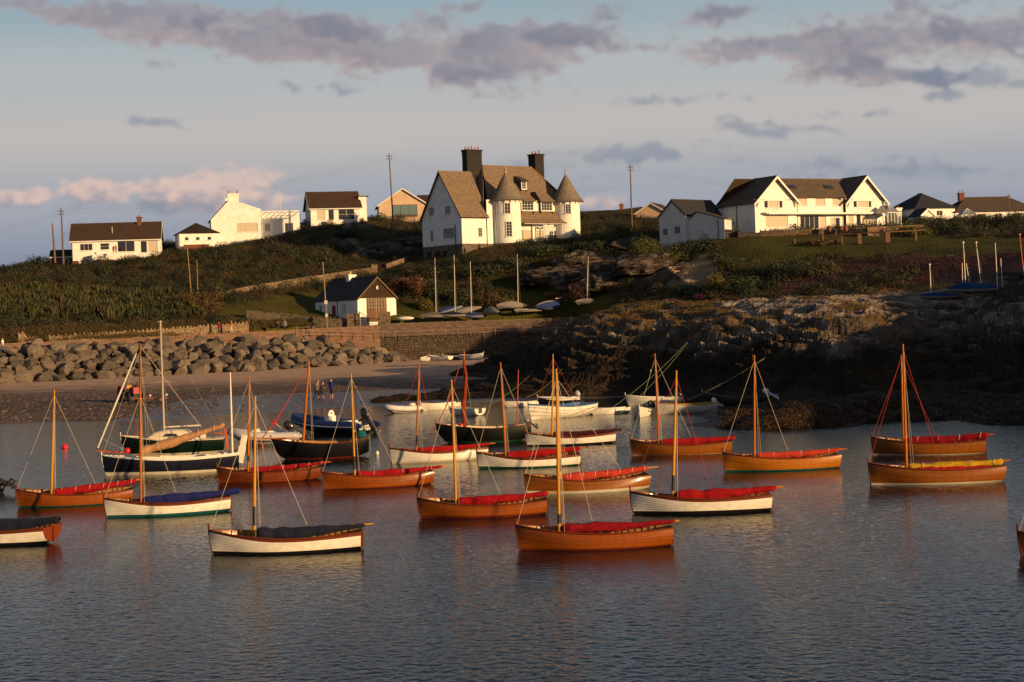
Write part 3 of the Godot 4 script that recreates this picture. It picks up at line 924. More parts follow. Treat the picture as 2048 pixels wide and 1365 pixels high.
class Lines:
	var L := 4.3
	var B := 1.65
	var bow := 0.66      # height of the gunwale at bow, middle and stern
	var mid := 0.42
	var aft := 0.50
	var depth := 0.22
	var tw := 0.62       # width of the transom over the beam
	var rake := 0.05     # how far the stem leans forward at the top
	var aft_rake := 0.04
	var full := 2.5
	var aft_keel := 0.0
	var bow_full := 0.62
	func half(t: float) -> float:
		if t < 0.52:
			return B * 0.5 * pow(sin(PI * 0.5 * t / 0.52), bow_full + 0.12)
		return B * 0.5 * lerpf(1.0, tw, pow((t - 0.52) / 0.48, 2.0))
	func sheer(t: float) -> float:
		if t < 0.58:
			return mid + (bow - mid) * pow((0.58 - t) / 0.58, 1.8)
		return mid + (aft - mid) * pow((t - 0.58) / 0.42, 1.7)
	func keel(t: float) -> float:
		if t < 0.2:
			return lerpf(-depth * 0.75, -depth, t / 0.2)
		if t > 0.62:
			return lerpf(-depth, aft_keel, pow((t - 0.62) / 0.38, 1.6))
		return -depth
	func pow_n(t: float) -> float:
		return lerpf(1.25, full, smoothstep(0.0, 0.45, t)) if t < 0.6 else lerpf(full, full * 0.86, (t - 0.6) / 0.4)
	func u_at(t: float, y: float) -> float:
		var s := (sheer(t) - y) / (sheer(t) - keel(t))
		return asin(pow(clampf(s, 0.0, 1.0), pow_n(t) * 0.5)) * 2.0 / PI
	func pt(t: float, u: float, side: float, out := 0.0) -> Vector3:
		var n := pow_n(t)
		var y := lerpf(sheer(t), keel(t), pow(maxf(sin(u * PI * 0.5), 0.0), 2.0 / n))
		var z := half(t) * pow(maxf(cos(u * PI * 0.5), 0.0), 2.0 / n)
		z = maxf(z + out, 0.012)
		var x := lerpf(-L * 0.5, L * 0.5, t)
		x -= rake * smoothstep(0.0, 1.0, (y - keel(t)) / maxf(bow, 0.1)) * pow(1.0 - t, 6.0)
		if t < 0.2:     # rounded forefoot
			x += 0.35 * rake * 2.0 * pow(1.0 - t / 0.2, 2.0) * clampf((0.12 - y) / 0.3, 0.0, 1.0)
		x += aft_rake * ((y - keel(t)) / maxf(aft, 0.1)) * pow(t, 8.0)
		return Vector3(x, y - out * 0.15, z * side)
func stations(k := 26) -> Array:
	var a := []
	for i in k:
		var s := float(i) / (k - 1)
		a.append(lerpf(s, s * s * (3.0 - 2.0 * s), 0.35))
	return a
func strakes(mb: MB, ln: Lines, u_from: Callable, u_to: Callable, count: int, lap: float, r: RandomNumberGenerator, tone: float, lap_shade := 0.28) -> void:
	var ts := stations()
	for side in [1.0, -1.0]:
		for k in count:
			var g := 1.0 + r.randf_range(-tone, tone)
			var base := Color(g, g * (1.0 + r.randf_range(-tone, tone) * 0.25), g)
			var top := PackedVector3Array()
			var prev_bottom := PackedVector3Array()
			for t in ts:
				var a: float = u_from.call(t)
				var b: float = u_to.call(t)
				var u0 := lerpf(a, b, float(k) / count)
				var u1 := lerpf(a, b, float(k + 1) / count)
				top.append(ln.pt(t, u0, side, 0.0))
				prev_bottom.append(ln.pt(t, u1, side, lap))
			var rows := PackedVector3Array()
			rows.append_array(top)
			for i in ts.size():
				rows.append(ln.pt(ts[i], lerpf(u_from.call(ts[i]), u_to.call(ts[i]), (k + 0.30) / count), side, lap * 0.2))
			var mid_row := PackedVector3Array()
			for i in ts.size():
				var a2: float = u_from.call(ts[i])
				var b2: float = u_to.call(ts[i])
				mid_row.append(ln.pt(ts[i], lerpf(a2, b2, (k + 0.5) / count), side, lap * 0.55))
			rows.append_array(mid_row)
			rows.append_array(prev_bottom)
			mb.col = base
			if side < 0.0:
				var q := PackedVector3Array()
				for row in 4:
					for i in ts.size():
						q.append(rows[row * ts.size() + ts.size() - 1 - i])
				rows = q
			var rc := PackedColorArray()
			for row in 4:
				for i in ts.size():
					rc.append(base * (lap_shade if row == 0 else 1.0))  # shade under the lap above painted along the plank's top edge
			mb.grid(rows, ts.size(), 4, false, rc)
			mb.col = base * 0.8  # lap ledge takes part of that painted shade too
			for i in ts.size() - 1:
				var b0 := prev_bottom[i]
				var b1 := prev_bottom[i + 1]
				var c0 := ln.pt(ts[i], lerpf(u_from.call(ts[i]), u_to.call(ts[i]), float(k + 1) / count), side, -0.004)
				var c1 := ln.pt(ts[i + 1], lerpf(u_from.call(ts[i + 1]), u_to.call(ts[i + 1]), float(k + 1) / count), side, -0.004)
				if side > 0.0:
					mb.quad(c0, c1, b1, b0)
				else:
					mb.quad(c1, c0, b0, b1)
	mb.col = Color(1, 1, 1)
func make_hull(t: Node3D, ln: Lines, o: Dictionary, r: RandomNumberGenerator) -> void:
	var py: float = o.get("paint_y", 0.07)
	var py_aft: float = o.get("paint_aft", py)
	var uw := func(s: float) -> float: return ln.u_at(s, lerpf(py, py_aft, s))
	var u0 := func(_s: float) -> float: return 0.0
	var n: int = o.get("strakes", 8)
	var lap: float = o.get("lap", 0.014)
	var first := func(s: float) -> float: return uw.call(s) * 1.25 / n
	var tone: float = o.get("tone", 0.05)
	if o.get("sheer") != null:
		var ss := MB.new()
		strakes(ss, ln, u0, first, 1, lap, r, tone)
		obj("sheer_strake", ss, o.sheer, t)
		var h := MB.new()
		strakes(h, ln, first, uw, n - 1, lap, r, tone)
		obj("hull", h, o.hull, t)
	else:
		var h := MB.new()
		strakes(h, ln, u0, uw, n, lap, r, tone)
		obj("hull", h, o.hull, t)
	var bt := MB.new()
	strakes(bt, ln, uw, func(_s: float) -> float: return 1.0, 3, lap * 0.3, r, 0.02, 1.0)
	obj("bottom_paint", bt, o.bottom, t)
	var ts := stations()
	var fl: float = o.get("floor_y", 0.06)
	var uf := func(s: float) -> float: return ln.u_at(s, minf(fl, ln.sheer(s) - 0.05))
	var li := MB.new()
	for side in [1.0, -1.0]:
		var rows := PackedVector3Array()
		for j in 5:
			for i in ts.size():
				var s: float = ts[i] if side < 0.0 else ts[ts.size() - 1 - i]
				rows.append(ln.pt(s, lerpf(0.0, uf.call(s), j / 4.0), side, -0.035))
		li.grid(rows, ts.size(), 5)
	for i in ts.size() - 1:
		var a := ln.pt(ts[i], uf.call(ts[i]), 1.0, -0.03)
		var b := ln.pt(ts[i], uf.call(ts[i]), -1.0, -0.03)
		var c := ln.pt(ts[i + 1], uf.call(ts[i + 1]), -1.0, -0.03)
		var d := ln.pt(ts[i + 1], uf.call(ts[i + 1]), 1.0, -0.03)
		li.quad(a, d, c, b)
	obj("lining", li, o.inside, t)
	if o.get("ribs", false):
		var rb := MB.new()
		for i in range(3, 22):
			var s := i / 23.0
			for side in [1.0, -1.0]:
				var prev := Vector3.ZERO
				for j in 5:
					var q := ln.pt(s, lerpf(0.0, uf.call(s), j / 4.0), side, -0.05)
					if j > 0:
						rb.bar(prev, q, 0.025, 0.02, Vector3.RIGHT)
					prev = q
		obj("ribs", rb, o.rail, t)
	var gw := MB.new()
	var gr: float = o.get("rail_w", 0.028)
	for side in [1.0, -1.0]:
		var pts := []
		for s in ts:
			pts.append(ln.pt(s, 0.0, side, 0.012) + Vector3(0, 0.008, 0))
		gw.tube(pts, [gr], 6)
	obj("gunwale", gw, o.rail, t)
	var sm := MB.new()
	var sp := []
	for j in 7:
		sp.append(ln.pt(0.0, 1.0 - j / 6.0, 1.0, -1.0) * Vector3(1, 1, 0) + Vector3(-0.015, 0.05 if j == 6 else 0.0, 0))
	sm.tube(sp, [0.03], 6)
	obj("stem", sm, o.get("stem", o.rail), t)
	var tr := MB.new()
	var c0 := Vector3.ZERO
	var ring: Array[Vector3] = []
	for j in 11:
		ring.append(ln.pt(1.0, j / 10.0, 1.0, 0.0))
	for j in range(9, -1, -1):
		ring.append(ln.pt(1.0, j / 10.0, -1.0, 0.0))
	for q in ring:
		c0 += q
	c0 /= ring.size()
	for j in ring.size():
		tr.tri(c0, ring[j], ring[(j + 1) % ring.size()])
	obj("transom", tr, o.get("transom", o.hull), t)
	for s in o.get("thwarts", [0.3, 0.55, 0.8]):
		var th := MB.new()
		var yy := ln.sheer(s) - 0.17
		var z := ln.pt(s, ln.u_at(s, yy), 1.0, -0.04).z
		th.box(Vector3(lerpf(-ln.L * 0.5, ln.L * 0.5, s), yy, 0), Vector3(0.2, 0.028, z * 2.0))
		obj("thwart", th, o.inside, t)
	if o.get("breasthook", true):
		var bh := MB.new()
		var a := ln.pt(0.0, 0.0, 1.0, -0.01) + Vector3(0.02, 0.0, 0)
		var p1 := ln.pt(0.075, 0.02, 1.0, -0.02)
		var p2 := ln.pt(0.075, 0.02, -1.0, -0.02)
		bh.tri(a, p1, p2)
		bh.tri(a - Vector3(0, 0.03, 0), p2 - Vector3(0, 0.03, 0), p1 - Vector3(0, 0.03, 0))
		bh.quad(p1, p1 - Vector3(0, 0.03, 0), p2 - Vector3(0, 0.03, 0), p2)
		obj("breasthook", bh, o.inside, t)
func sail_roll(mb: MB, a: Vector3, b: Vector3, r0: float, r1: float, sd: int, folds: float, sag := 0.03, drape := 0.0) -> void:
	var f := FastNoiseLite.new()
	f.seed = sd; f.frequency = 1.0; f.fractal_octaves = 3
	var nu := 18
	var nv := 44
	var p := PackedVector3Array()
	var dx := (b - a)
	for j in nv:
		var s := float(j) / (nv - 1)
		var c := a.lerp(b, s) + Vector3(0, -sag * sin(PI * s), 0)
		c += Vector3(0, 0.02, 0.03) * f.get_noise_2d(s * 4.0, 3.0)
		var rr := lerpf(r0, r1, pow(s, 1.4)) * (0.72 + 0.28 * sin(PI * clampf(s * 1.1 + 0.12, 0, 1)))
		rr *= 1.0 + 0.30 * f.get_noise_2d(s * 4.5, 40.0)
		if j == 0 or j == nv - 1:
			rr *= 0.45
		for i in nu:
			var an := TAU * i / nu
			var w := f.get_noise_3d(cos(an) * 0.9 + s * 2.0, sin(an) * 0.9, s * 3.0)
			var w2 := absf(f.get_noise_3d(cos(an) * 2.6 + s * 3.0, sin(an) * 2.6 + 7.0, s * 7.5))
			var q := rr * (1.0 + folds * w - folds * 0.9 * w2)
			var dy := sin(an) * q * 0.82
			if dy < 0.0:
				dy *= 1.0 + drape * (1.0 - 0.4 * s)
			p.append(c + Vector3(0, dy, cos(an) * q * 1.1))
	mb.grid(p, nu, nv, true)
func ring_tie(mb: MB, p: Vector3, r: float, th := 0.009) -> void:
	var pts := []
	for i in 13:
		var a := TAU * i / 12.0
		pts.append(p + Vector3(0.03 * sin(a), sin(a) * r * 0.92, cos(a) * r * 1.2))
	mb.tube(pts, [th], 4, false)
func line(t: Node3D, called: String, a: Vector3, b: Vector3, m: Material, th := 0.008, sag := 0.0) -> void:
	var mb := MB.new()
	var pts := []
	var k := 8 if sag > 0.0 else 2
	for i in k:
		var s := float(i) / (k - 1)
		pts.append(a.lerp(b, s) + Vector3(0, -sag * 4.0 * s * (1.0 - s), 0))
	mb.tube(pts, [th], 4)
	obj(called, mb, m, t)
func boat_frame(bow: Vector2, stern: Vector2, level := 0.0) -> Array:
	var a := on_level(bow.x, bow.y, level)
	var b := on_level(stern.x, stern.y, level)
	var x := (b - a)
	var l := x.length()
	x = x.normalized()
	return [Transform3D(Basis(x, Vector3.UP, x.cross(Vector3.UP)), (a + b) * 0.5), l]
func local_at(tf: Transform3D, px: float, py: float, near: Vector3) -> Vector3:     # the point of that bearing as far away as a point of the boat
	var w := tf * near
	return tf.affine_inverse() * at(px, py, -w.z)
func make_mast(t: Node3D, base: Vector3, top: Vector3, r0: float, r1: float, m: Material, band := Vector2.ZERO) -> void:
	var mb := MB.new()
	var foot := base + (base - top).normalized() * 0.28
	mb.tube([foot, base.lerp(top, 0.4), base.lerp(top, 0.8), top], [r0, r0, lerpf(r0, r1, 0.6), r1], 8)
	mb.ball(top + Vector3(0, 0.02, 0), Vector3(r1, r1 * 1.4, r1) * 1.25, 6, 4)
	var o := obj("mast", mb, m, t)
	if band != Vector2.ZERO:
		var k := MB.new()
		k.tube([base.lerp(top, band.x), base.lerp(top, band.y)], [r0 * 1.06], 8)
		obj("black_band", k, mat("band_black", Color(0.012, 0.012, 0.014), 0.4), o)
func sailing_dinghy(label: String, d: Dictionary) -> void:
	var fr := boat_frame(d.bow, d.stern)
	var tf: Transform3D = fr[0]
	var r := RandomNumberGenerator.new()
	r.seed = d.seed
	var ln := Lines.new()
	ln.L = fr[1]
	if d.has("turn"):
		tf.basis = tf.basis * Basis(Vector3.UP, d.turn)
		ln.L = d.len
		tf.origin = on_level(d.stern.x, d.stern.y) - tf.basis.x * ln.L * 0.5
	var sc := ln.L / 4.3
	ln.B = 1.62 * sc; ln.bow = 0.70 * sc; ln.mid = 0.45 * sc; ln.aft = 0.52 * sc; ln.depth = 0.22
	ln.tw = d.get("tw", 0.62)
	ln.aft_keel = d.get("aft_keel", 0.01)
	tf.basis = tf.basis * Basis(Vector3.RIGHT, r.randf_range(-0.045, 0.045)) * Basis(Vector3.BACK, r.randf_range(-0.008, 0.012))
	var t := thing("sailing_dinghy", label, "sailing dinghy", tf.origin, tf.basis, "moored clinker sailing dinghies")
	make_hull(t, ln, d.look, r)
	var mt: float = clampf((d.mast.x - d.bow.x) / (d.stern.x - d.bow.x), 0.2, 0.4) if not d.has("turn") else 0.3
	var base := Vector3(lerpf(-ln.L * 0.5, ln.L * 0.5, mt), ln.sheer(mt) - 0.02, 0)
	if d.has("top"):
		var top := local_at(tf, d.top.x, d.top.y, base)
		top.z = clampf(top.z, -0.5, 0.5)
		make_mast(t, base, top, 0.046 * sc, 0.026 * sc, d.spar, d.get("band", Vector2.ZERO))
		var rp := rope_mat("rope_pale", Color(0.50, 0.42, 0.32))
		var rr := rope_mat("rope_red", Color(0.36, 0.03, 0.02))
		var w: Material = rr if d.get("red_rope", false) else rp
		var head := base.lerp(top, 0.965)
		line(t, "forestay", head, Vector3(-ln.L * 0.5 - 0.02, ln.bow + 0.03, 0), w, 0.0065 * sc)
		var lf: float = d.get("lift", 0.42)
		line(t, "topping_lift", head, Vector3(lerpf(base.x, ln.L * 0.5, lf), lerpf(base.y, ln.aft, lf) + 0.22, 0), w, 0.0065 * sc)
		var ms := clampf(mt + 0.03, 0, 1)
		line(t, "shroud", base.lerp(top, 0.93), ln.pt(ms, 0.05, 1.0, 0.01), rp, 0.0045)
		line(t, "shroud", base.lerp(top, 0.93), ln.pt(ms, 0.05, -1.0, 0.01), rp, 0.0045)
		line(t, "halyard", base.lerp(top, 0.95) + Vector3(0.03, 0, 0.02), base + Vector3(0.16, 0.05, 0.06), rp, 0.0045)
	var over: float = d.get("over", 0.25) * sc
	var a := base + Vector3(0.06, d.get("lift0", 0.06) * sc, 0.0)
	var b := Vector3(ln.L * 0.5 + over, ln.aft + d.get("rise", 0.20) * sc, 0.05)
	var roll := MB.new()
	sail_roll(roll, a, b, d.get("r0", 0.165) * 1.08 * sc, d.get("r1", 0.075) * 1.1 * sc, d.seed, d.get("folds", 0.42) * 0.95, d.get("sag", 0.04) * sc, d.get("drape", 0.95))
	var so := obj("furled_sail" if not d.get("cover", false) else "sail_cover", roll, d.sail, t)
	if d.get("under") != null:
		var u := MB.new()
		sail_roll(u, a + Vector3(0.3, -0.12 * sc, 0.10), b + Vector3(-0.5, -0.16 * sc, 0.08), 0.12 * sc, 0.07 * sc, d.seed + 3, 0.3, 0.02, 0.2)
		obj("furled_sail", u, d.under, t)
	if d.get("ties", 0) > 0:
		var n: int = d.ties
		for i in n:
			var s := (i + 0.6) / n
			var tie := MB.new()
			ring_tie(tie, a.lerp(b, s) + Vector3(0, -d.get("sag", 0.04) * sin(PI * s), 0), lerpf(d.get("r0", 0.165), d.get("r1", 0.075), pow(s, 1.4)) * sc * 0.98)
			obj("sail_tie", tie, rope_mat("rope_white", Color(0.62, 0.55, 0.45)), so)
	if d.get("spar_end", true):
		var sp := MB.new()
		var dir := (b - a).normalized()
		sp.tube([b - dir * 0.5, b + dir * 0.12 * sc, b + dir * d.get("spar_len", 0.22) * sc], [0.035 * sc, 0.03 * sc, 0.018 * sc], 6)
		obj("boom_end", sp, d.get("boom", d.spar), t)
	var rd := MB.new()        # rudder head on the transom
	rd.box(Vector3(ln.L * 0.5 + 0.05, ln.aft * 0.5, 0), Vector3(0.05, ln.aft * 0.9, 0.03))
	obj("rudder_stock", rd, d.look.rail, t)
	line(t, "mooring_line", Vector3(-ln.L * 0.5 - 0.04, ln.bow - 0.08, 0), Vector3(-ln.L * 0.5 + 0.02, -0.1, 0.03), rope_mat("rope_dark", Color(0.06, 0.05, 0.05)), 0.012)
func rowing_dinghy(label: String, group: String, bow: Vector2, stern: Vector2, look: Dictionary, o := {}) -> Array:
	var lv: float = o.get("level", 0.0)
	var fr := boat_frame(bow, stern, lv)
	var tf: Transform3D = fr[0]
	var ln := Lines.new()
	ln.L = o.get("len", fr[1])
	if o.has("turn"):
		tf.basis = tf.basis * Basis(Vector3.UP, o.turn)
	if o.has("tip"):
		tf.basis = tf.basis * Basis(Vector3.RIGHT, o.tip)
	var sc := ln.L / 3.4
	ln.B = o.get("beam", 1.4 * sc); ln.bow = o.get("hb", 0.62 * sc); ln.mid = o.get("hm", 0.45 * sc); ln.aft = o.get("hs", 0.5 * sc); ln.depth = o.get("depth", 0.14)
	ln.tw = o.get("tw", 0.72); ln.rake = o.get("rake", 0.22); ln.full = o.get("full", 2.6)
	ln.bow_full = o.get("bow_full", 0.55); ln.aft_keel = o.get("aft_keel", 0.02)
	if o.get("aground", false):
		tf.origin.y = lv + ln.depth
	var r := RandomNumberGenerator.new()
	r.seed = hash(label)
	var t := thing(o.get("called", "rowing_dinghy"), label, o.get("cat", "rowing boat"), tf.origin, tf.basis, group)
	make_hull(t, ln, look, r)
	return [t, ln, tf]
func outboard(t: Node3D, p: Vector3, tilt: float, c: Color, size := 1.0, leg_c := Color(0.03, 0.03, 0.035)) -> void:
	var m := Node3D.new()
	m.name = "outboard_motor"
	t.add_child(m, true)
	m.transform = Transform3D(Basis(Vector3(0, 0, 1), tilt).scaled(Vector3.ONE * size), p)
	var cow := MB.new()
	var prof := PackedVector3Array()
	var ys := [0.02, 0.08, 0.2, 0.34, 0.44, 0.47]
	var ws := [0.08, 0.12, 0.135, 0.125, 0.09, 0.02]
	for j in ys.size():
		for i in 12:
			var a := TAU * i / 12
			prof.append(Vector3(0.12 + cos(a) * ws[j] * 1.5 + 0.03 * j * 0.2, ys[j], -sin(a) * ws[j]))
	cow.grid(prof, 12, ys.size(), true)
	obj("cowl", cow, mat("motor_%s" % c.to_html(), c, 0.3, {"coat": 0.5}), m)
	var leg := MB.new()
	leg.box(Vector3(0.16, -0.28, 0), Vector3(0.13, 0.62, 0.07))
	leg.box(Vector3(0.2, -0.5, 0), Vector3(0.3, 0.025, 0.18))
	leg.tube([Vector3(0.02, -0.66, 0), Vector3(0.12, -0.66, 0), Vector3(0.3, -0.66, 0), Vector3(0.36, -0.66, 0)], [0.02, 0.055, 0.05, 0.03], 8)
	leg.box(Vector3(0.14, -0.78, 0), Vector3(0.14, 0.2, 0.025))
	leg.box(Vector3(-0.02, -0.02, 0), Vector3(0.12, 0.3, 0.2))
	obj("leg", leg, mat("motorleg_%s" % leg_c.to_html(), leg_c, 0.4), m)
	var pr := MB.new()
	for i in 3:
		var a := TAU * i / 3
		var q := Vector3(0, cos(a), sin(a))
		var w := Vector3(0.05, -sin(a) * 0.06, cos(a) * 0.06)
		var o := Vector3(0.35, -0.66, 0)
		pr.quad(o + q * 0.03 - w * 0.6, o + q * 0.03 + w * 0.6, o + q * 0.15 + w, o + q * 0.15 - w)
	obj("propeller", pr, mat("propeller", Color(0.1, 0.1, 0.1), 0.4, {"metal": 0.6}), m)
func inflatable(label: String, bow: Vector2, stern: Vector2, o: Dictionary) -> Array:
	var fr := boat_frame(bow, stern)
	var tf: Transform3D = fr[0]
	var L: float = fr[1]
	var t := thing(o.get("called", "inflatable_boat"), label, "inflatable boat", tf.origin, tf.basis, "inflatable boats")
	var R: float = o.get("r", 0.24)
	var B: float = o.get("beam", 2.0)
	var up: float = o.get("nose", 0.35)
	var h0: float = o.get("h", 0.42)
	var pts := []
	var rad := []
	var hb := B * 0.5 - R
	var side: Array[Vector3] = []
	for i in 15:
		var s := i / 14.0
		var x := lerpf(L * 0.5, -L * 0.5 + R, s)
		var z := hb * (1.0 if s < 0.6 else pow(cos((s - 0.6) / 0.4 * PI * 0.5), 0.62))
		side.append(Vector3(x, h0 + up * pow(s, 3.2), z))
	for i in 15:
		pts.append(side[i])
	for i in range(13, -1, -1):
		pts.append(side[i] * Vector3(1, 1, -1))
	for i in pts.size():
		rad.append(R * (0.35 if i == 0 or i == pts.size() - 1 else (0.8 if i == 1 or i == pts.size() - 2 else 1.0)))
	var tb := MB.new()
	tb.tube(pts, rad, 12)
	obj("tube", tb, o.tube, t)
	if o.get("strake") != null:
		var st := MB.new()
		var p2 := []
		for i in range(1, pts.size() - 1):
			var outw := Vector3(0, 0, signf(pts[i].z)) if absf(pts[i].z) > 0.3 * hb else Vector3(-1, 0, pts[i].z * 0.8).normalized()
			p2.append(pts[i] + outw * R * 0.98 + Vector3(0, -0.06, 0))
		st.tube(p2, [0.035], 6)
		obj("rubbing_strake", st, o.strake, t)
	var hl := MB.new()
	var rows := PackedVector3Array()
	for s in [0.0, 0.2, 0.4, 0.6, 0.8, 0.92, 1.0]:
		var x := lerpf(L * 0.46, -L * 0.5 + R * 1.2, s)
		var w: float = hb * (1.0 if s < 0.6 else pow(cos((s - 0.6) / 0.4 * PI * 0.5), 0.8))
		var y: float = h0 + up * pow(s, 3.2) - R * 0.4
		var kl: float = lerpf(-0.22, y - 0.1, pow(s, 4.0))
		for k in [1.0, 0.6, 0.0, -0.6, -1.0]:
			rows.append(Vector3(x, lerpf(kl, y, pow(absf(k), 1.3)), w * k))
	hl.grid(rows, 5, 7)
	obj("hull", hl, o.hull, t)
	var fl := MB.new()
	fl.box(Vector3(L * 0.05, h0 - 0.12, 0), Vector3(L * 0.78, 0.03, hb * 1.7))
	obj("deck", fl, o.deck, t)
	var tr := MB.new()
	tr.box(Vector3(L * 0.40, h0 - 0.05, 0), Vector3(0.06, 0.55, hb * 1.9))
	obj("transom", tr, o.deck, t)
	return [t, L, h0]
func V(x: float, y: float) -> Vector2:
	return Vector2(x, y)
func build_dinghies() -> void:
	var white := paint("hull_white", Color(0.74, 0.70, 0.61))
	var mahog := wood("mahogany", Color(0.19, 0.040, 0.010))
	var orange := wood("varnish_orange", Color(0.36, 0.085, 0.008))
	var amber := wood("varnish_amber", Color(0.56, 0.185, 0.014))
	var brown := wood("varnish_brown", Color(0.34, 0.105, 0.014))
	var dark := wood("varnish_dark", Color(0.24, 0.052, 0.010))
	var inside := wood("inside_wood", Color(0.46, 0.25, 0.085))
	var teal := paint("anti_teal", Color(0.012, 0.10, 0.10))
	var green := paint("anti_green", Color(0.015, 0.075, 0.05))
	var black := paint("anti_black", Color(0.012, 0.012, 0.014))
	var redb := paint("anti_red", Color(0.13, 0.022, 0.012))
	var cream := paint("anti_cream", Color(0.62, 0.57, 0.44))
	var gold := wood("spar_gold", Color(0.74, 0.33, 0.028))
	var tan := wood("spar_orange", Color(0.62, 0.17, 0.012))
	var red := cloth("sail_red", Color(0.36, 0.009, 0.013))
	var coral := cloth("sail_coral", Color(0.52, 0.05, 0.028))
	var crim := cloth("sail_crimson", Color(0.26, 0.006, 0.014))
	var navy := cloth("cover_navy", Color(0.018, 0.021, 0.045))
	var blue := cloth("cover_blue", Color(0.016, 0.022, 0.13))
	var maroon := cloth("cover_maroon", Color(0.06, 0.012, 0.018))
	var yellow := cloth("sail_yellow", Color(0.55, 0.31, 0.016))
	var wl := func(bottom: Material, tr: Material) -> Dictionary:
		return {"hull": white, "sheer": mahog, "bottom": bottom, "rail": mahog, "inside": inside, "transom": tr, "ribs": true, "tone": 0.02, "paint_y": 0.10}
	var vl := func(h: Material, bottom: Material, tr: Material, py := 0.05) -> Dictionary:
		return {"hull": h, "sheer": null, "bottom": bottom, "rail": mahog, "inside": inside, "transom": tr, "ribs": true, "tone": 0.2, "paint_y": py, "strakes": 9}
	var bd := Vector2(0.06, 0.15)
	sailing_dinghy("varnished orange sailing dinghy with a crimson sail, the nearest boat of all", {"seed": 1, "bow": V(1038, 1101), "stern": V(1342, 1090), "mast": V(1119.7, 1053), "top": V(1112.6, 742), "band": Vector2(0.045, 0.105), "spar": gold, "sail": crim, "look": vl.call(orange, redb, dark), "over": 0.14, "rise": 0.16, "r0": 0.16, "lift": 0.3, "spar_len": 0.08, "folds": 0.55, "drape": 0.6})
	sailing_dinghy("white sailing dinghy under a navy boom cover with a black bottom", {"seed": 2, "bow": V(424, 1109), "stern": V(722, 1097), "mast": V(509, 1072), "top": V(510, 797), "band": Vector2(0.07, 0.21), "spar": gold, "sail": navy, "cover": true, "look": wl.call(black, mahog), "over": 0.18, "rise": 0.17, "r0": 0.19, "lift": 0.5, "folds": 0.3, "spar_len": 0.22})
	sailing_dinghy("white sailing dinghy under a bright blue boom cover with a teal bottom", {"seed": 3, "bow": V(212.5, 1036), "stern": V(459, 1022), "mast": V(282, 1005), "top": V(280, 785), "spar": tan, "sail": blue, "cover": true, "look": wl.call(teal, mahog), "over": 0.42, "rise": 0.2, "r0": 0.17, "r1": 0.12, "lift": 0.4, "folds": 0.25, "spar_end": false})
	sailing_dinghy("orange-brown varnished sailing dinghy at the left with a roped red sail and green bottom", {"seed": 4, "bow": V(36, 1016), "stern": V(264, 1003), "mast": V(102.5, 986), "top": V(108, 783), "spar": gold, "sail": red, "look": vl.call(orange, green, dark, 0.07), "over": 0.2, "rise": 0.32, "r0": 0.12, "r1": 0.12, "lift": 0.55, "ties": 6})
	sailing_dinghy("white sailing dinghy cut by the left edge, navy cover and a round red-brown transom", {"seed": 5, "bow": V(-90, 1098), "stern": V(104, 1087), "turn": -0.42, "len": 4.3, "mast": V(0, 1070), "spar": gold, "sail": navy, "cover": true, "look": wl.call(black, wood("transom_red", Color(0.26, 0.045, 0.016))), "over": 0.32, "rise": 0.22, "r0": 0.2, "r1": 0.13, "folds": 0.2, "spar_end": false, "tw": 0.72, "aft_keel": 0.05})
	sailing_dinghy("dark mahogany sailing dinghy beside the raised white rudder, low red sail with pale ropes", {"seed": 6, "bow": V(438, 967), "stern": V(640, 958), "mast": V(497, 937), "top": V(498, 755), "band": Vector2(0.10, 0.16), "spar": tan, "sail": red, "look": vl.call(dark, redb, dark), "over": 0.3, "rise": 0.16, "r0": 0.11, "r1": 0.08, "lift": 0.25, "ties": 6})
	sailing_dinghy("glossy orange sailing dinghy just right of the black open boat, rolled red sail overhanging", {"seed": 7, "bow": V(648, 980), "stern": V(864, 968), "mast": V(710, 950), "top": V(702, 750), "band": Vector2(0.06, 0.19), "spar": gold, "sail": red, "look": vl.call(orange, redb, orange), "over": 0.42, "rise": 0.14, "r0": 0.13, "lift": 0.52, "ties": 3})
	sailing_dinghy("white sailing dinghy with a thin red sail and red ropes", {"seed": 8, "bow": V(783, 928), "stern": V(970, 917), "mast": V(833, 898), "top": V(838, 730), "band": Vector2(0.06, 0.18), "spar": tan, "sail": red, "look": wl.call(cream, white), "over": 0.28, "rise": 0.12, "r0": 0.11, "lift": 0.3, "red_rope": true})
	sailing_dinghy("white sailing dinghy with a long red sail and green bottom, its mast raked forward", {"seed": 9, "bow": V(957, 938), "stern": V(1158, 930), "mast": V(1012, 912), "top": V(1001, 728), "spar": tan, "sail": red, "look": wl.call(green, white), "over": 0.06, "rise": 0.22, "r0": 0.14, "r1": 0.13, "lift": 0.4, "spar_len": 0.34})
	sailing_dinghy("white sailing dinghy under a dark maroon cover, farthest back, black bottom", {"seed": 10, "bow": V(1054, 893), "stern": V(1229, 886), "mast": V(1105, 868), "top": V(1106, 711), "spar": gold, "sail": maroon, "cover": true, "look": wl.call(black, white), "over": 0.4, "rise": 0.12, "r0": 0.12, "r1": 0.09, "lift": 0.65, "red_rope": true, "spar_end": false})
	sailing_dinghy("deep orange sailing dinghy with a smooth scarlet sail, left of the nearest boat", {"seed": 11, "bow": V(840, 1037), "stern": V(1092, 1028), "mast": V(913, 997), "top": V(903, 763), "spar": gold, "sail": red, "look": vl.call(orange, redb, wood("transom_deep", Color(0.30, 0.06, 0.012)), 0.10), "over": 0.1, "rise": 0.2, "r0": 0.15, "r1": 0.1, "lift": 0.5, "spar_len": 0.25, "folds": 0.3})
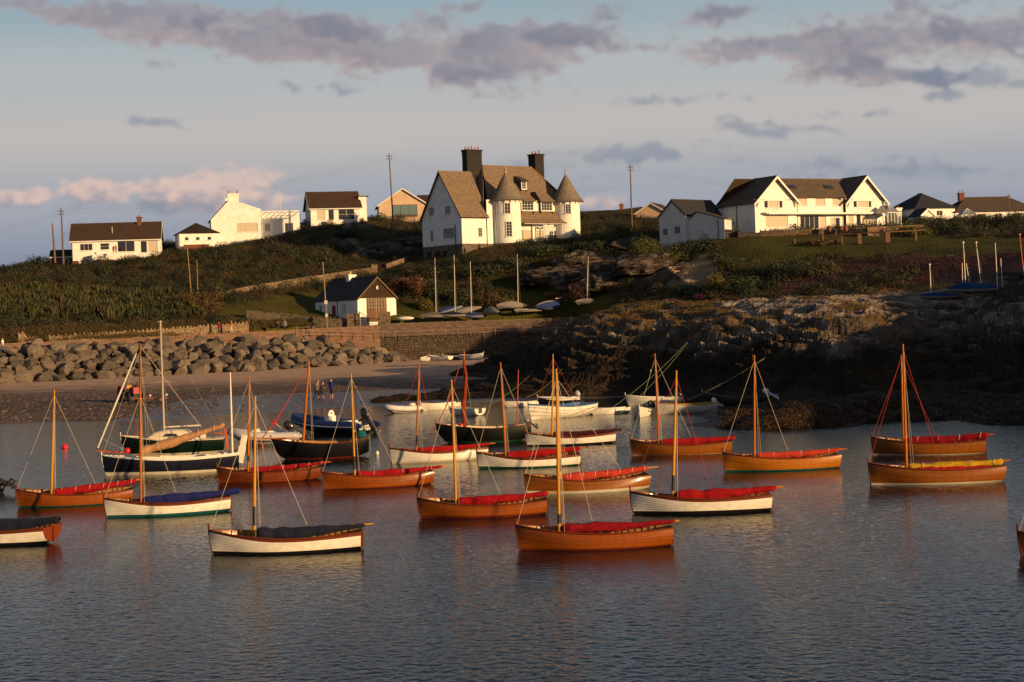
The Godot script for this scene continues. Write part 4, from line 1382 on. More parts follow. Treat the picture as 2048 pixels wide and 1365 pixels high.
	sailing_dinghy("brown planked sailing dinghy with a broad cream bottom and a tightly roped coral sail", {"seed": 12, "bow": V(1053, 990), "stern": V(1294, 977), "mast": V(1121, 960), "top": V(1114, 751), "band": Vector2(0.07, 0.19), "spar": gold, "sail": coral, "look": vl.call(brown, cream, amber, 0.15), "over": 0.05, "rise": 0.2, "r0": 0.14, "r1": 0.12, "lift": 0.7, "ties": 7, "spar_len": 0.38})
	sailing_dinghy("white sailing dinghy with black bottom and bright red sail, right of the nearest boat", {"seed": 13, "bow": V(1266, 1029), "stern": V(1541, 1021), "mast": V(1347, 989), "top": V(1353, 745), "band": Vector2(0.05, 0.175), "spar": gold, "sail": red, "look": wl.call(black, white), "over": 0.22, "rise": 0.2, "r0": 0.17, "r1": 0.11, "lift": 0.4, "red_rope": true, "folds": 0.3, "spar_len": 0.24})
	sailing_dinghy("dark orange sailing dinghy off the dark rock, rounded red sail and thin cream waterline", {"seed": 14, "bow": V(1265, 911), "stern": V(1462, 905), "mast": V(1319, 886), "top": V(1310, 710), "spar": tan, "sail": red, "look": vl.call(brown, cream, brown, 0.04), "over": 0.22, "rise": 0.13, "r0": 0.15, "r1": 0.11, "lift": 0.45, "folds": 0.25, "spar_end": false})
	sailing_dinghy("golden sailing dinghy with teal bottom and coral sail before the weedy rocks", {"seed": 15, "bow": V(1450, 944), "stern": V(1676, 935), "mast": V(1510, 913), "top": V(1509, 714), "spar": tan, "sail": coral, "look": vl.call(amber, teal, amber, 0.06), "over": 0.05, "rise": 0.17, "r0": 0.13, "r1": 0.11, "lift": 0.4, "ties": 3, "spar_len": 0.3})
	sailing_dinghy("brown sailing dinghy with a lumpy crimson sail behind the yellow-sailed one", {"seed": 16, "bow": V(1747, 910), "stern": V(1970, 906), "mast": V(1809, 882), "top": V(1803, 713), "spar": tan, "sail": crim, "look": vl.call(brown, cream, brown, 0.04), "over": 0.16, "rise": 0.2, "r0": 0.14, "r1": 0.14, "lift": 0.4, "red_rope": true, "ties": 4})
	sailing_dinghy("orange-brown sailing dinghy at the right with a rolled yellow sail over a red one", {"seed": 17, "bow": V(1742, 970), "stern": V(2005, 962), "mast": V(1815, 937), "top": V(1806.5, 692), "spar": tan, "sail": yellow, "under": red, "look": vl.call(brown, cream, orange, 0.06), "over": 0.04, "rise": 0.15, "r0": 0.12, "r1": 0.11, "lift": 0.35, "red_rope": true, "ties": 4, "spar_len": 0.22})
	sailing_dinghy("orange sailing dinghy whose bow alone enters at the right edge", {"seed": 18, "bow": V(2043, 1112), "stern": V(2350, 1104), "mast": V(2128, 1065), "top": V(2125, 760), "spar": gold, "sail": red, "look": vl.call(orange, redb, orange)})
func build_other_boats() -> void:
	var white := paint("hull_white", Color(0.74, 0.70, 0.61))
	var grey := paint("hull_grey", Color(0.50, 0.48, 0.44))
	var black := paint("hull_black", Color(0.010, 0.010, 0.013), 0.25)
	var navyp := paint("hull_navy", Color(0.010, 0.012, 0.024), 0.22)
	var greenp := paint("hull_green", Color(0.005, 0.014, 0.009), 0.25)
	var cream := paint("deck_cream", Color(0.68, 0.58, 0.42))
	var redb := paint("anti_red", Color(0.13, 0.022, 0.012))
	var creamb := paint("anti_cream", Color(0.62, 0.57, 0.44))
	var blackb := paint("anti_black", Color(0.012, 0.012, 0.014))
	var gold := wood("spar_gold", Color(0.74, 0.33, 0.028))
	var tan := wood("spar_orange", Color(0.62, 0.17, 0.012))
	var rust := cloth("sail_rust", Color(0.30, 0.045, 0.012))
	var tansail := cloth("sail_tan", Color(0.52, 0.27, 0.13))
	var insidew := wood("inside_wood", Color(0.46, 0.25, 0.085))
	var pale := rope_mat("rope_pale", Color(0.50, 0.42, 0.32))
	var redr := rope_mat("rope_red", Color(0.36, 0.03, 0.02))
	var alloy := mat("mast_grey", Color(0.34, 0.29, 0.24), 0.5)
	var wspar := paint("spar_white", Color(0.72, 0.66, 0.54))
	var glass := mat("boat_glass", Color(0.02, 0.024, 0.03), 0.06, {"spec": 0.6})
	var look := {"hull": navyp, "sheer": null, "bottom": creamb, "rail": white, "inside": white, "transom": navyp, "paint_y": 0.16, "paint_aft": 0.12, "lap": 0.012, "strakes": 6, "thwarts": [0.62, 0.85], "floor_y": 0.35, "tone": 0.03, "breasthook": false}
	var q := rowing_dinghy("navy blue yawl with a bowsprit, white decks and a tan sail on its boom", "", V(212, 952), V(478, 940), look, {"called": "yawl", "cat": "yacht", "hb": 0.92, "hm": 0.62, "hs": 0.72, "beam": 1.9, "tw": 0.55, "rake": 0.16, "depth": 0.3, "aft_keel": 0.1})
	var t: Node3D = q[0]
	var ln: Lines = q[1]
	var tf: Transform3D = q[2]
	var hx := ln.L * 0.5
	var dk := MB.new()
	var ts := stations(18)
	for i in 17:
		if ts[i] > 0.33: break
		dk.quad(ln.pt(ts[i], 0, 1, -0.01), ln.pt(ts[i + 1], 0, 1, -0.01), ln.pt(ts[i + 1], 0, -1, -0.01), ln.pt(ts[i], 0, -1, -0.01))
	for s in [1.0, -1.0]:
		for i in range(5, 17):
			var a := ln.pt(ts[i], 0, s, -0.01)
			var b := ln.pt(ts[i + 1], 0, s, -0.01)
			dk.quad(a, b, b * Vector3(1, 1, 0.72), a * Vector3(1, 1, 0.72))
			dk.quad(a * Vector3(1, 1, 0.72), b * Vector3(1, 1, 0.72), b * Vector3(1, 1, 0.72) + Vector3(0, 0.10, 0), a * Vector3(1, 1, 0.72) + Vector3(0, 0.10, 0))
	obj("deck", dk, white, t)
	var bs := MB.new()
	bs.tube([Vector3(-hx + 1.0, ln.bow + 0.06, 0), Vector3(-hx - 0.35, ln.bow + 0.22, 0)], [0.045, 0.035], 8)
	obj("bowsprit", bs, mat("bowsprit_red", Color(0.42, 0.07, 0.02), 0.4), t)
	var base := Vector3(-hx + ln.L * 0.26, ln.bow - 0.1, 0)
	make_mast(t, base, local_at(tf, 280, 690, base), 0.055, 0.035, wood("spar_brown", Color(0.30, 0.15, 0.05)))
	var yd := MB.new()
	yd.tube([local_at(tf, 195, 896, Vector3(-hx, 0, 0)), local_at(tf, 234, 800, Vector3(-hx, 0, 0)), local_at(tf, 272, 707, Vector3(-hx + 1.2, 0, 0))], [0.035, 0.045, 0.025], 8)
	obj("yard", yd, wspar, t)
	var mzb := Vector3(hx - 0.28, ln.aft + 0.05, 0)
	make_mast(t, mzb, local_at(tf, 460, 748, mzb), 0.05, 0.03, wspar)
	var sr := MB.new()
	var sa := local_at(tf, 277, 905, base)
	var sb := local_at(tf, 449, 850, mzb)
	sail_roll(sr, sa, sb, 0.27, 0.18, 91, 0.22, 0.02, 0.1)
	var so := obj("furled_sail", sr, tansail, t)
	for i in 5:
		var tie := MB.new()
		ring_tie(tie, sa.lerp(sb, (i + 0.7) / 5.4), 0.17, 0.014)
		obj("sail_tie", tie, pale, so)
	line(t, "stay", local_at(tf, 281, 694, base), local_at(tf, 402, 855, mzb), pale, 0.010)
	line(t, "stay", local_at(tf, 280, 700, base), Vector3(-hx - 0.1, ln.bow + 0.1, 0), pale, 0.006)
	line(t, "bobstay", local_at(tf, 208, 880, base), Vector3(-hx + 1.0, ln.bow + 0.12, 0), pale, 0.008)
	for s in [1.0, -1.0]:
		line(t, "shroud", local_at(tf, 281, 712, base), ln.pt(0.33, 0.03, s, 0.0), pale, 0.005)
	var sp := MB.new()
	sp.tube([base + Vector3(0.1, 0.05, 0.3), base + Vector3(0.9, 0.0, 0.45)], [0.05, 0.045], 8)
	sp.tube([base + Vector3(0.1, 0.12, 0.2), base + Vector3(1.0, 0.08, 0.35)], [0.04, 0.04], 8)
	obj("spare_spar", sp, wood("spar_pale", Color(0.5, 0.38, 0.22)), t)
	var rd := MB.new()
	var r0 := Vector3(hx + 0.02, ln.aft * 0.45, 0.02)
	var dirr := (local_at(tf, 489, 872, Vector3(hx, 0, 0)) - r0).normalized()
	rd.bar(r0, r0 + dirr * 0.75, 0.34, 0.05, Vector3.BACK)
	rd.bar(r0 + dirr * 0.75, r0 + dirr * 1.3, 0.27, 0.05, Vector3.BACK)
	obj("rudder", rd, white, t)
	var mo := MB.new()
	mo.box(Vector3(hx - 1.1, ln.aft + 0.02, 0.1), Vector3(0.28, 0.25, 0.22))
	obj("well_cover", mo, alloy, t)
	var bu := MB.new()
	bu.ball(Vector3.ZERO, Vector3(0.13, 0.14, 0.13), 12, 8)
	var bo := obj("buoy", bu, mat("buoy_red", Color(0.55, 0.012, 0.02), 0.35))
	bo.transform = Transform3D(tf.basis, tf * Vector3(-hx + 0.98, ln.bow + 0.17, 0.02))
	tag(bo, "red ball fender lying on the foredeck of the navy yawl", "buoy")
	look = {"hull": greenp, "sheer": null, "bottom": creamb, "rail": cream, "inside": cream, "transom": greenp, "paint_y": 0.1, "lap": 0.004, "strakes": 5, "thwarts": [], "floor_y": 0.4, "tone": 0.02, "breasthook": false}
	q = rowing_dinghy("dark green cabin yacht with a cream coachroof and a tall bare mast", "", V(262, 912), V(448, 904), look, {"called": "cabin_yacht", "cat": "yacht", "hb": 1.05, "hm": 0.72, "hs": 0.72, "beam": 2.0, "tw": 0.6, "rake": 0.5, "depth": 0.3, "aft_keel": 0.1})
	t = q[0]; ln = q[1]; tf = q[2]; hx = ln.L * 0.5
	dk = MB.new()
	for i in 17:
		dk.quad(ln.pt(ts[i], 0, 1, -0.01), ln.pt(ts[i + 1], 0, 1, -0.01), ln.pt(ts[i + 1], 0, -1, -0.01), ln.pt(ts[i], 0, -1, -0.01))
	obj("deck", dk, cream, t)
	var cb := MB.new()
	var rows := PackedVector3Array()
	for s in [[0.18, 0.0], [0.28, 0.40], [0.42, 0.55], [0.60, 0.55], [0.64, 0.45], [0.74, 0.06]]:
		var x := lerpf(-hx, hx, s[0])
		var w := ln.half(s[0]) * 0.62
		var y0 := ln.sheer(s[0])
		for k in [[1.0, 0.0], [0.92, 0.8], [0.5, 1.0], [-0.5, 1.0], [-0.92, 0.8], [-1.0, 0.0]]:
			rows.append(Vector3(x, y0 + s[1] * k[1], w * k[0]))
	cb.grid(rows, 6, 6)
	var cabin := obj("coachroof", cb, cream, t)
	var wn := MB.new()
	wn.quad(Vector3(-hx + ln.L * 0.36, ln.mid + 0.24, ln.half(0.4) * 0.62 + 0.01), Vector3(-hx + ln.L * 0.52, ln.mid + 0.22, ln.half(0.5) * 0.62 + 0.01), Vector3(-hx + ln.L * 0.50, ln.mid + 0.36, ln.half(0.5) * 0.60), Vector3(-hx + ln.L * 0.39, ln.mid + 0.40, ln.half(0.4) * 0.60))
	obj("window", wn, glass, cabin)
	base = Vector3(-hx + ln.L * 0.36, ln.mid + 0.4, 0)
	var top := local_at(tf, 320, 645, base)
	make_mast(t, base, top, 0.06, 0.05, alloy)
	var mh := MB.new()
	mh.bar(top + Vector3(-0.15, 0.03, 0), top + Vector3(0.15, 0.03, 0), 0.05, 0.03)
	obj("masthead", mh, alloy, t)
	var cs := MB.new()
	cs.bar(local_at(tf, 309, 764, base), local_at(tf, 341, 764, base), 0.03, 0.03)
	obj("spreader", cs, alloy, t)
	var bm := MB.new()
	bm.tube([base + Vector3(0.05, 0.3, 0), base + Vector3(1.9, 0.32, 0)], [0.04], 8)
	obj("boom", bm, wspar, t)
	for s in [1.0, -1.0]:
		line(t, "shroud", top, ln.pt(0.4, 0.02, s, 0.0), alloy, 0.005)
	line(t, "backstay", top, Vector3(hx, ln.aft, 0), alloy, 0.005)
	var tk := MB.new()
	tk.box(Vector3(hx - 1.05, ln.aft + 0.2, 0.1), Vector3(0.28, 0.34, 0.3))
	obj("vent_box", tk, cream, t)
	var td := MB.new()
	td.bar(Vector3(hx - 0.5, ln.aft + 0.3, 0), Vector3(hx + 0.1, ln.aft + 0.22, 0), 0.04, 0.05)
	td.bar(Vector3(hx + 0.1, ln.aft + 0.5, 0), Vector3(hx + 0.2, 0.1, 0), 0.04, 0.12)
	obj("tiller", td, mat("bowsprit_red", Color(0.42, 0.07, 0.02)), t)
	look = {"hull": black, "sheer": null, "bottom": redb, "rail": wood("mahogany", Color(0.19, 0.040, 0.010)), "inside": insidew, "transom": black, "paint_y": 0.06, "lap": 0.006, "strakes": 6, "thwarts": [0.35, 0.6, 0.8], "tone": 0.03}
	q = rowing_dinghy("black open sailing boat with a furled red jib and a teal-covered motor", "", V(566, 919), V(738, 912), look, {"called": "open_boat", "cat": "sailing boat", "hb": 1.0, "hm": 0.72, "hs": 0.92, "beam": 1.9, "tw": 0.5, "rake": 0.55, "depth": 0.25, "aft_keel": 0.22})
	t = q[0]; ln = q[1]; tf = q[2]; hx = ln.L * 0.5
	base = Vector3(-hx + ln.L * 0.24, ln.mid + 0.12, 0)
	top = local_at(tf, 618, 722, base)
	make_mast(t, base, top, 0.06, 0.03, tan)
	var jb := MB.new()
	var jt := local_at(tf, 614, 738, base)
	var jc := local_at(tf, 549, 846, Vector3(-hx, 0, 0))
	var ja := local_at(tf, 524, 877, Vector3(-hx, 0, 0))
	jb.tube([jt, jt.lerp(jc, 0.5), jc, ja], [0.012, 0.02, 0.035, 0.025], 8)
	jb.tri(jc + Vector3(0.02, 0.2, 0.02), jc + Vector3(-0.14, -0.06, 0.0), jc + Vector3(0.12, -0.05, 0.02))
	obj("furled_jib", jb, mat("jib_red", Color(0.42, 0.025, 0.02), 0.8), t)
	var jd := MB.new()
	jd.tube([local_at(tf, 520, 881, Vector3(-hx, 0, 0)), local_at(tf, 527, 899, Vector3(-hx, 0, 0))], [0.03, 0.05], 8)
	obj("furling_drum", jd, mat("jib_red", Color(0.42, 0.025, 0.02)), t)
	line(t, "jib_sheet", jc, base + Vector3(-0.1, 0.0, 0.2), pale, 0.01)
	line(t, "jib_sheet", jc, base + Vector3(-0.5, 0.05, 0.1), pale, 0.01)
	var bt := MB.new()
	bt.tube([ja + Vector3(-0.05, -0.02, 0), Vector3(-hx + 0.2, ln.bow + 0.02, 0)], [0.03, 0.04], 6)
	obj("bowsprit", bt, tan, t)
	line(t, "halyard", top, ln.pt(0.36, 0.02, 1.0, 0.0), pale, 0.006)
	line(t, "halyard", top, ln.pt(0.36, 0.02, -1.0, 0.0), pale, 0.006)
	var tc := MB.new()
	tc.ball(Vector3(hx - 0.35, ln.aft + 0.12, 0), Vector3(0.26, 0.24, 0.2), 10, 7)
	obj("motor_cover", tc, cloth("cover_teal", Color(0.015, 0.12, 0.15)), t)
	var wf := MB.new()
	wf.ball(Vector3.ZERO, Vector3(0.1, 0.12, 0.1), 10, 7)
	var wo := obj("buoy", wf, white)
	wo.position = on_level(754, 907, 0.08)
	tag(wo, "small white float on the water behind the black open boat", "buoy")
	look = {"hull": paint("hull_blackgreen", Color(0.006, 0.008, 0.006), 0.45), "sheer": null, "bottom": paint("anti_green", Color(0.015, 0.075, 0.05)), "rail": wood("mahogany", Color(0.19, 0.040, 0.010)), "inside": cream, "transom": greenp, "paint_y": 0.06, "lap": 0.008, "strakes": 6, "thwarts": [0.4, 0.62], "floor_y": 0.2, "tone": 0.06}
	q = rowing_dinghy("dark green two-masted boat with a rust sail wrapped round its main mast", "", V(892, 886), V(1062, 880), look, {"called": "ketch", "cat": "sailing boat", "hb": 1.02, "hm": 0.72, "hs": 0.86, "beam": 1.9, "tw": 0.5, "rake": 0.5, "depth": 0.25, "aft_keel": 0.2})
	t = q[0]; ln = q[1]; tf = q[2]; hx = ln.L * 0.5
	base = Vector3(-hx + ln.L * 0.23, ln.mid + 0.1, 0)
	top = local_at(tf, 928, 706, base)
	make_mast(t, base, top, 0.055, 0.035, tan)
	var fs := MB.new()
	var pts := []
	for s in [[930, 855], [927.5, 830], [926, 805], [929, 797], [931, 770], [932, 752], [929, 735], [927.5, 720]]:
		pts.append(local_at(tf, s[0], s[1], base) + Vector3(0, 0, 0.02))
	fs.tube(pts, [0.10, 0.125, 0.12, 0.11, 0.10, 0.085, 0.075, 0.05], 8)
	obj("furled_sail", fs, rust, t)
	mzb = Vector3(-hx + ln.L * 0.84, ln.aft - 0.1, 0)
	make_mast(t, mzb, local_at(tf, 1036.5, 742, mzb), 0.035, 0.022, mat("mast_red", Color(0.36, 0.05, 0.015), 0.5))
	var rs := MB.new()
	rs.tube([local_at(tf, 876, 846, Vector3(-hx, 0, 0)), local_at(tf, 893, 812, Vector3(-hx, 0, 0)), local_at(tf, 921, 727, base)], [0.02, 0.035, 0.02], 6)
	obj("furled_jib", rs, mat("jib_rust", Color(0.30, 0.03, 0.02), 0.8), t)
	line(t, "stay", local_at(tf, 929, 735, base), local_at(tf, 943, 815, Vector3(0, 0, -0.6)), pale, 0.005)
	line(t, "jib_sheet", local_at(tf, 893, 815, Vector3(-hx, 0, 0)), base + Vector3(-0.3, 0, 0.2), pale, 0.008)
	outboard(t, Vector3(hx - 0.15, ln.aft + 0.02, 0.0), 0.9, Color(0.12, 0.12, 0.13), 0.7)
	var rc := MB.new()
	rc.ball(Vector3(-hx + ln.L * 0.18, ln.mid + 0.22, 0.2), Vector3(0.16, 0.07, 0.12), 8, 6)
	obj("red_cushion", rc, mat("buoy_red", Color(0.55, 0.012, 0.02)), t)
	var q2 := inflatable("blue rigid inflatable with two white seats and a black outboard", V(582, 866), V(742, 868), {"tube": mat("tube_blue", Color(0.010, 0.026, 0.10), 0.5), "strake": mat("strake_grey", Color(0.35, 0.37, 0.40), 0.6), "hull": mat("rib_dark", Color(0.02, 0.03, 0.04), 0.4), "deck": mat("deck_grey", Color(0.36, 0.36, 0.36), 0.6), "r": 0.28, "beam": 2.3, "nose": 0.45, "h": 0.5})
	t = q2[0]
	var L: float = q2[1]
	var h0: float = q2[2]
	var wp := mat("gel_white", Color(0.75, 0.70, 0.60), 0.35)
	var cn := MB.new()
	cn.box(Vector3(0.2, h0 + 0.22, 0), Vector3(0.55, 0.62, 0.7), Basis(Vector3(0, 0, 1), 0.12))
	cn.box(Vector3(1.55, h0 + 0.1, 0), Vector3(0.5, 0.35, 0.9))
	obj("console", cn, wp, t)
	for s in [0.36, -0.36]:
		var sb2 := MB.new()
		var pp := PackedVector3Array()
		for j in 9:
			var a := PI * j / 8.0
			pp.append(Vector3(0.1 + s * 0.5, h0 + 0.55 + sin(a) * 0.28, cos(a) * 0.2 + s * 0.6))
		var arr := []
		for p in pp: arr.append(p)
		sb2.tube(arr, [0.07], 8)
		sb2.box(Vector3(0.1 + s * 0.5, h0 + 0.5, s * 0.6), Vector3(0.12, 0.3, 0.36))
		obj("seat_back", sb2, wp, t)
	var rbz := MB.new()
	rbz.ball(Vector3(-L * 0.33, h0 + 0.24, 0.0), Vector3(0.24, 0.18, 0.2), 10, 7)
	obj("anchor_bag", rbz, mat("buoy_red", Color(0.55, 0.012, 0.02)), t)
	outboard(t, Vector3(L * 0.43, h0 + 0.28, 0), 0.55, Color(0.010, 0.010, 0.012), 1.5)
	q2 = inflatable("pale grey rigid inflatable with a tilted black outboard, behind the navy yawl", V(455, 893), V(602, 886), {"tube": mat("tube_grey", Color(0.40, 0.39, 0.40), 0.5), "strake": mat("strake_orange", Color(0.42, 0.12, 0.04), 0.6), "hull": mat("rib_pale", Color(0.45, 0.43, 0.38), 0.4), "deck": mat("deck_grey", Color(0.36, 0.36, 0.36), 0.6), "r": 0.25, "beam": 2.0, "nose": 0.34, "h": 0.42})
	t = q2[0]; L = q2[1]; h0 = q2[2]
	cn = MB.new()
	cn.box(Vector3(-L * 0.1, h0 + 0.2, 0), Vector3(0.4, 0.5, 0.5), Basis(Vector3(0, 0, 1), 0.2))
	cn.box(Vector3(L * 0.08, h0 + 0.15, 0), Vector3(0.35, 0.35, 0.45))
	obj("console", cn, wp, t)
	outboard(t, Vector3(L * 0.38, h0 + 0.25, 0), 1.0, Color(0.014, 0.012, 0.013), 1.3)
	q2 = inflatable("dark inflatable at the left edge, only its tilted black outboard in view", V(-190, 992), V(6, 988), {"tube": mat("tube_dark", Color(0.03, 0.03, 0.035), 0.5), "hull": mat("rib_dark", Color(0.02, 0.03, 0.04)), "deck": mat("deck_grey", Color(0.36, 0.36, 0.36)), "r": 0.22, "beam": 1.7, "nose": 0.3, "h": 0.36})
	t = q2[0]; L = q2[1]; h0 = q2[2]
	outboard(t, Vector3(L * 0.43, h0 + 0.12, 0.1), 1.15, Color(0.010, 0.010, 0.012), 1.15)
	var wlook := {"hull": white, "sheer": null, "bottom": white, "rail": white, "inside": white, "transom": white, "paint_y": 0.03, "lap": 0.012, "strakes": 6, "tone": 0.02, "thwarts": [0.4, 0.68]}
	var tend := "tenders moored below the rock"
	q2 = inflatable("small grey inflatable tender, leftmost of the boats below the rock", V(768, 828), V(838, 823), {"tube": mat("tube_pale", Color(0.52, 0.51, 0.50), 0.5), "hull": mat("rib_pale", Color(0.45, 0.43, 0.38)), "deck": mat("deck_grey", Color(0.36, 0.36, 0.36)), "r": 0.2, "beam": 1.4, "nose": 0.2, "h": 0.26})
	var ns := MB.new()
	ns.ball(Vector3(q2[1] * 0.3, 0.5, 0), Vector3(0.3, 0.16, 0.3), 8, 6)
	obj("folded_cover", ns, white, q2[0])
	rowing_dinghy("white clinker tender with lapped planks, next to the grey inflatable", tend, V(846, 822), V(918, 817), wlook, {})
	q = rowing_dinghy("white tender with a notched stern facing right, behind the green two-master", tend, V(900, 831), V(962, 830), wlook, {"turn": -0.55, "len": 3.2})
	var nt := MB.new()
	nt.box(Vector3(q[1].L * 0.5 + 0.03, 0.33, 0), Vector3(0.03, 0.36, 0.3))
	obj("motor_notch", nt, mat("notch_dark", Color(0.05, 0.05, 0.05)), q[0])
	rowing_dinghy("slim white clinker tender left of the dark-sided motor boat", tend, V(1014, 815), V(1076, 812), wlook, {})
	q = rowing_dinghy("dark-sided tender with white gunwales and a grey outboard", tend, V(1082, 818), V(1158, 815), {"hull": paint("hull_black", Color(0.01, 0.01, 0.013)), "sheer": white, "bottom": blackb, "rail": white, "inside": grey, "transom": black, "paint_y": 0.03, "lap": 0.01, "strakes": 9, "tone": 0.02, "thwarts": [0.5], "rail_w": 0.06}, {"hb": 0.82, "hm": 0.72, "hs": 0.72})
	outboard(q[0], Vector3(q[1].L * 0.47, 0.72, 0.1), 0.5, Color(0.30, 0.30, 0.31), 0.95)
	rowing_dinghy("white tender with a blue gunwale, in front of the dark-sided motor boat", tend, V(1070, 840), V(1171, 829), {"hull": white, "sheer": null, "bottom": white, "rail": paint("rail_blue", Color(0.02, 0.09, 0.22)), "inside": paint("rail_blue", Color(0.02, 0.09, 0.22)), "transom": white, "paint_y": 0.03, "lap": 0.004, "strakes": 4, "tone": 0.01, "thwarts": [0.5], "rail_w": 0.05}, {"turn": -0.12})
	rowing_dinghy("white plain tender moored alone by its two green ropes, right of the blue-railed one", tend, V(1186, 830), V(1256, 826), wlook, {})
	q = rowing_dinghy("white tender bow-on with dark scalloped fender ropes along its side", tend, V(1254, 836), V(1312, 829), wlook, {"turn": 0.5, "len": 2.9, "hb": 0.66})
	for i in 4:
		var sc := MB.new()
		var p0: Vector3 = q[1].pt(0.25 + i * 0.17, 0.06, 1.0, 0.03)
		var p1: Vector3 = q[1].pt(0.25 + (i + 1) * 0.17, 0.06, 1.0, 0.03)
		sc.tube([p0, p0.lerp(p1, 0.5) + Vector3(0, -0.09, 0), p1], [0.018], 5)
		obj("fender_rope", sc, mat("notch_dark", Color(0.05, 0.05, 0.05)), q[0])
	q = rowing_dinghy("long white tender with two dark tyre fenders and a dark outboard, against the rock", tend, V(1258, 813), V(1362, 809), wlook, {"hb": 0.78, "hm": 0.55, "hs": 0.5})
	for i in 2:
		var ty := MB.new()
		var pts2 := []
		var c0: Vector3 = q[1].pt(0.40 + i * 0.09, 0.3, 1.0, 0.06)
		for j in 13:
			pts2.append(c0 + Vector3(cos(TAU * j / 12.0) * 0.17, sin(TAU * j / 12.0) * 0.17, 0.02))
		ty.tube(pts2, [0.06], 6, false)
		obj("tyre_fender", ty, mat("rubber", Color(0.02, 0.02, 0.022), 0.7), q[0])
	outboard(q[0], Vector3(q[1].L * 0.5, 0.5, 0), 1.0, Color(0.02, 0.025, 0.05), 0.8)
	q = rowing_dinghy("pale tender with a yellow-ochre gunwale and a white raised outboard", tend, V(1318, 829), V(1431, 823), {"hull": grey, "sheer": null, "bottom": grey, "rail": mat("rail_ochre", Color(0.36, 0.19, 0.03), 0.5), "inside": mat("rail_ochre", Color(0.36, 0.19, 0.03)), "transom": grey, "paint_y": 0.03, "lap": 0.012, "strakes": 6, "tone": 0.03, "thwarts": [0.4, 0.7]}, {})
	outboard(q[0], Vector3(q[1].L * 0.5, 0.52, 0), 0.85, Color(0.62, 0.62, 0.62), 0.8, Color(0.5, 0.5, 0.5))
	q = rowing_dinghy("dark brown tender in the shade of the rock, white outboard tipped up", tend, V(1412, 812), V(1536, 808), {"hull": mat("hull_darkbrown", Color(0.022, 0.015, 0.013), 0.5), "sheer": null, "bottom": blackb, "rail": mat("rail_dull", Color(0.10, 0.055, 0.045), 0.6), "inside": mat("inside_dull", Color(0.05, 0.035, 0.03)), "transom": mat("inside_dull", Color(0.05, 0.035, 0.03)), "paint_y": 0.03, "lap": 0.01, "strakes": 5, "thwarts": [0.4, 0.7]}, {"hb": 0.95, "hm": 0.5, "hs": 0.5})
	outboard(q[0], Vector3(q[1].L * 0.5, 0.66, 0), 1.0, Color(0.66, 0.66, 0.66), 0.95, Color(0.6, 0.6, 0.6))
	var beachg := "dinghies laid up on the sand under the sea wall"
	rowing_dinghy("white dinghy stern-on under the sea wall, leftmost of the row", beachg, V(838, 722), V(864, 722), wlook, {"level": 1.5, "turn": -0.7, "len": 3.0})
	rowing_dinghy("white broad-sterned dinghy, second in the row under the sea wall", beachg, V(866, 721), V(896, 720), wlook, {"level": 1.5, "turn": -0.6, "len": 3.4, "tw": 0.8})
	rowing_dinghy("navy dinghy with a white-lettered stern in the row under the sea wall", beachg, V(897, 720), V(924, 719), {"hull": navyp, "sheer": null, "bottom": navyp, "rail": white, "inside": navyp, "transom": navyp, "paint_y": 0.03, "lap": 0.01, "strakes": 5, "thwarts": [0.5]}, {"level": 1.5, "turn": -0.5, "len": 3.2})
	rowing_dinghy("long white dinghy tipped towards the water, last in the row under the sea wall", beachg, V(925, 719), V(962, 718), wlook, {"level": 1.6, "turn": 2.7, "len": 3.9, "hb": 0.75})
	q = rowing_dinghy("dinghy under a fitted green cover, near the rock on the sand", beachg, V(1018, 716), V(1050, 715), {"hull": mat("cover_green", Color(0.012, 0.09, 0.05), 0.8), "sheer": null, "bottom": mat("cover_green", Color(0.012, 0.09, 0.05)), "rail": mat("cover_green", Color(0.012, 0.09, 0.05)), "inside": mat("cover_green", Color(0.012, 0.09, 0.05)), "transom": mat("cover_green", Color(0.012, 0.09, 0.05)), "paint_y": 0.03, "strakes": 4, "thwarts": [], "floor_y": 0.48}, {"level": 1.3, "turn": 2.9, "len": 3.4})
	rowing_dinghy("dinghy under a pale sea-green sheet, right beside the rock on the sand", beachg, V(1048, 711), V(1070, 710), {"hull": mat("sheet_pale", Color(0.26, 0.34, 0.31), 0.8), "sheer": null, "bottom": mat("sheet_pale", Color(0.26, 0.34, 0.31)), "rail": mat("sheet_pale", Color(0.26, 0.34, 0.31)), "inside": mat("sheet_pale", Color(0.26, 0.34, 0.31)), "transom": mat("sheet_pale", Color(0.26, 0.34, 0.31)), "paint_y": 0.03, "strakes": 4, "thwarts": [], "floor_y": 0.48}, {"level": 1.3, "turn": -0.6, "len": 2.7})
	for i in 6:
		var px: float = [851, 881, 911, 943, 1034, 1060][i]
		var tr := thing("launching_trolley", "launching trolley under the %s" % ["leftmost white dinghy by the sea wall", "second white dinghy by the sea wall", "navy dinghy by the sea wall", "long white dinghy by the sea wall", "green-covered dinghy", "pale-sheeted dinghy"][i], "trolley", on_level(px, 720, 1.0), yaw(0.3))
		var fr := MB.new()
		fr.bar(Vector3(-0.9, 0.35, 0), Vector3(0.9, 0.35, 0), 0.08, 0.08)
		fr.bar(Vector3(0.2, 0.3, -0.6), Vector3(0.2, 0.3, 0.6), 0.08, 0.08)
		obj("frame", fr, mat("tractor_iron", Color(0.03, 0.024, 0.02), 0.7), tr)
		for z in [-0.6, 0.6]:
			wheel(tr, Vector3(0.2, 0.24, z), 0.26, 0.14, Color(0.1, 0.1, 0.1))
	bu = MB.new()
	bu.ball(Vector3(0, 0.05, 0), Vector3(0.19, 0.19, 0.19), 14, 10)
	bu.lathe(Vector3(0, 0.22, 0), [V(0.04, 0.0), V(0.04, 0.05)], 8)
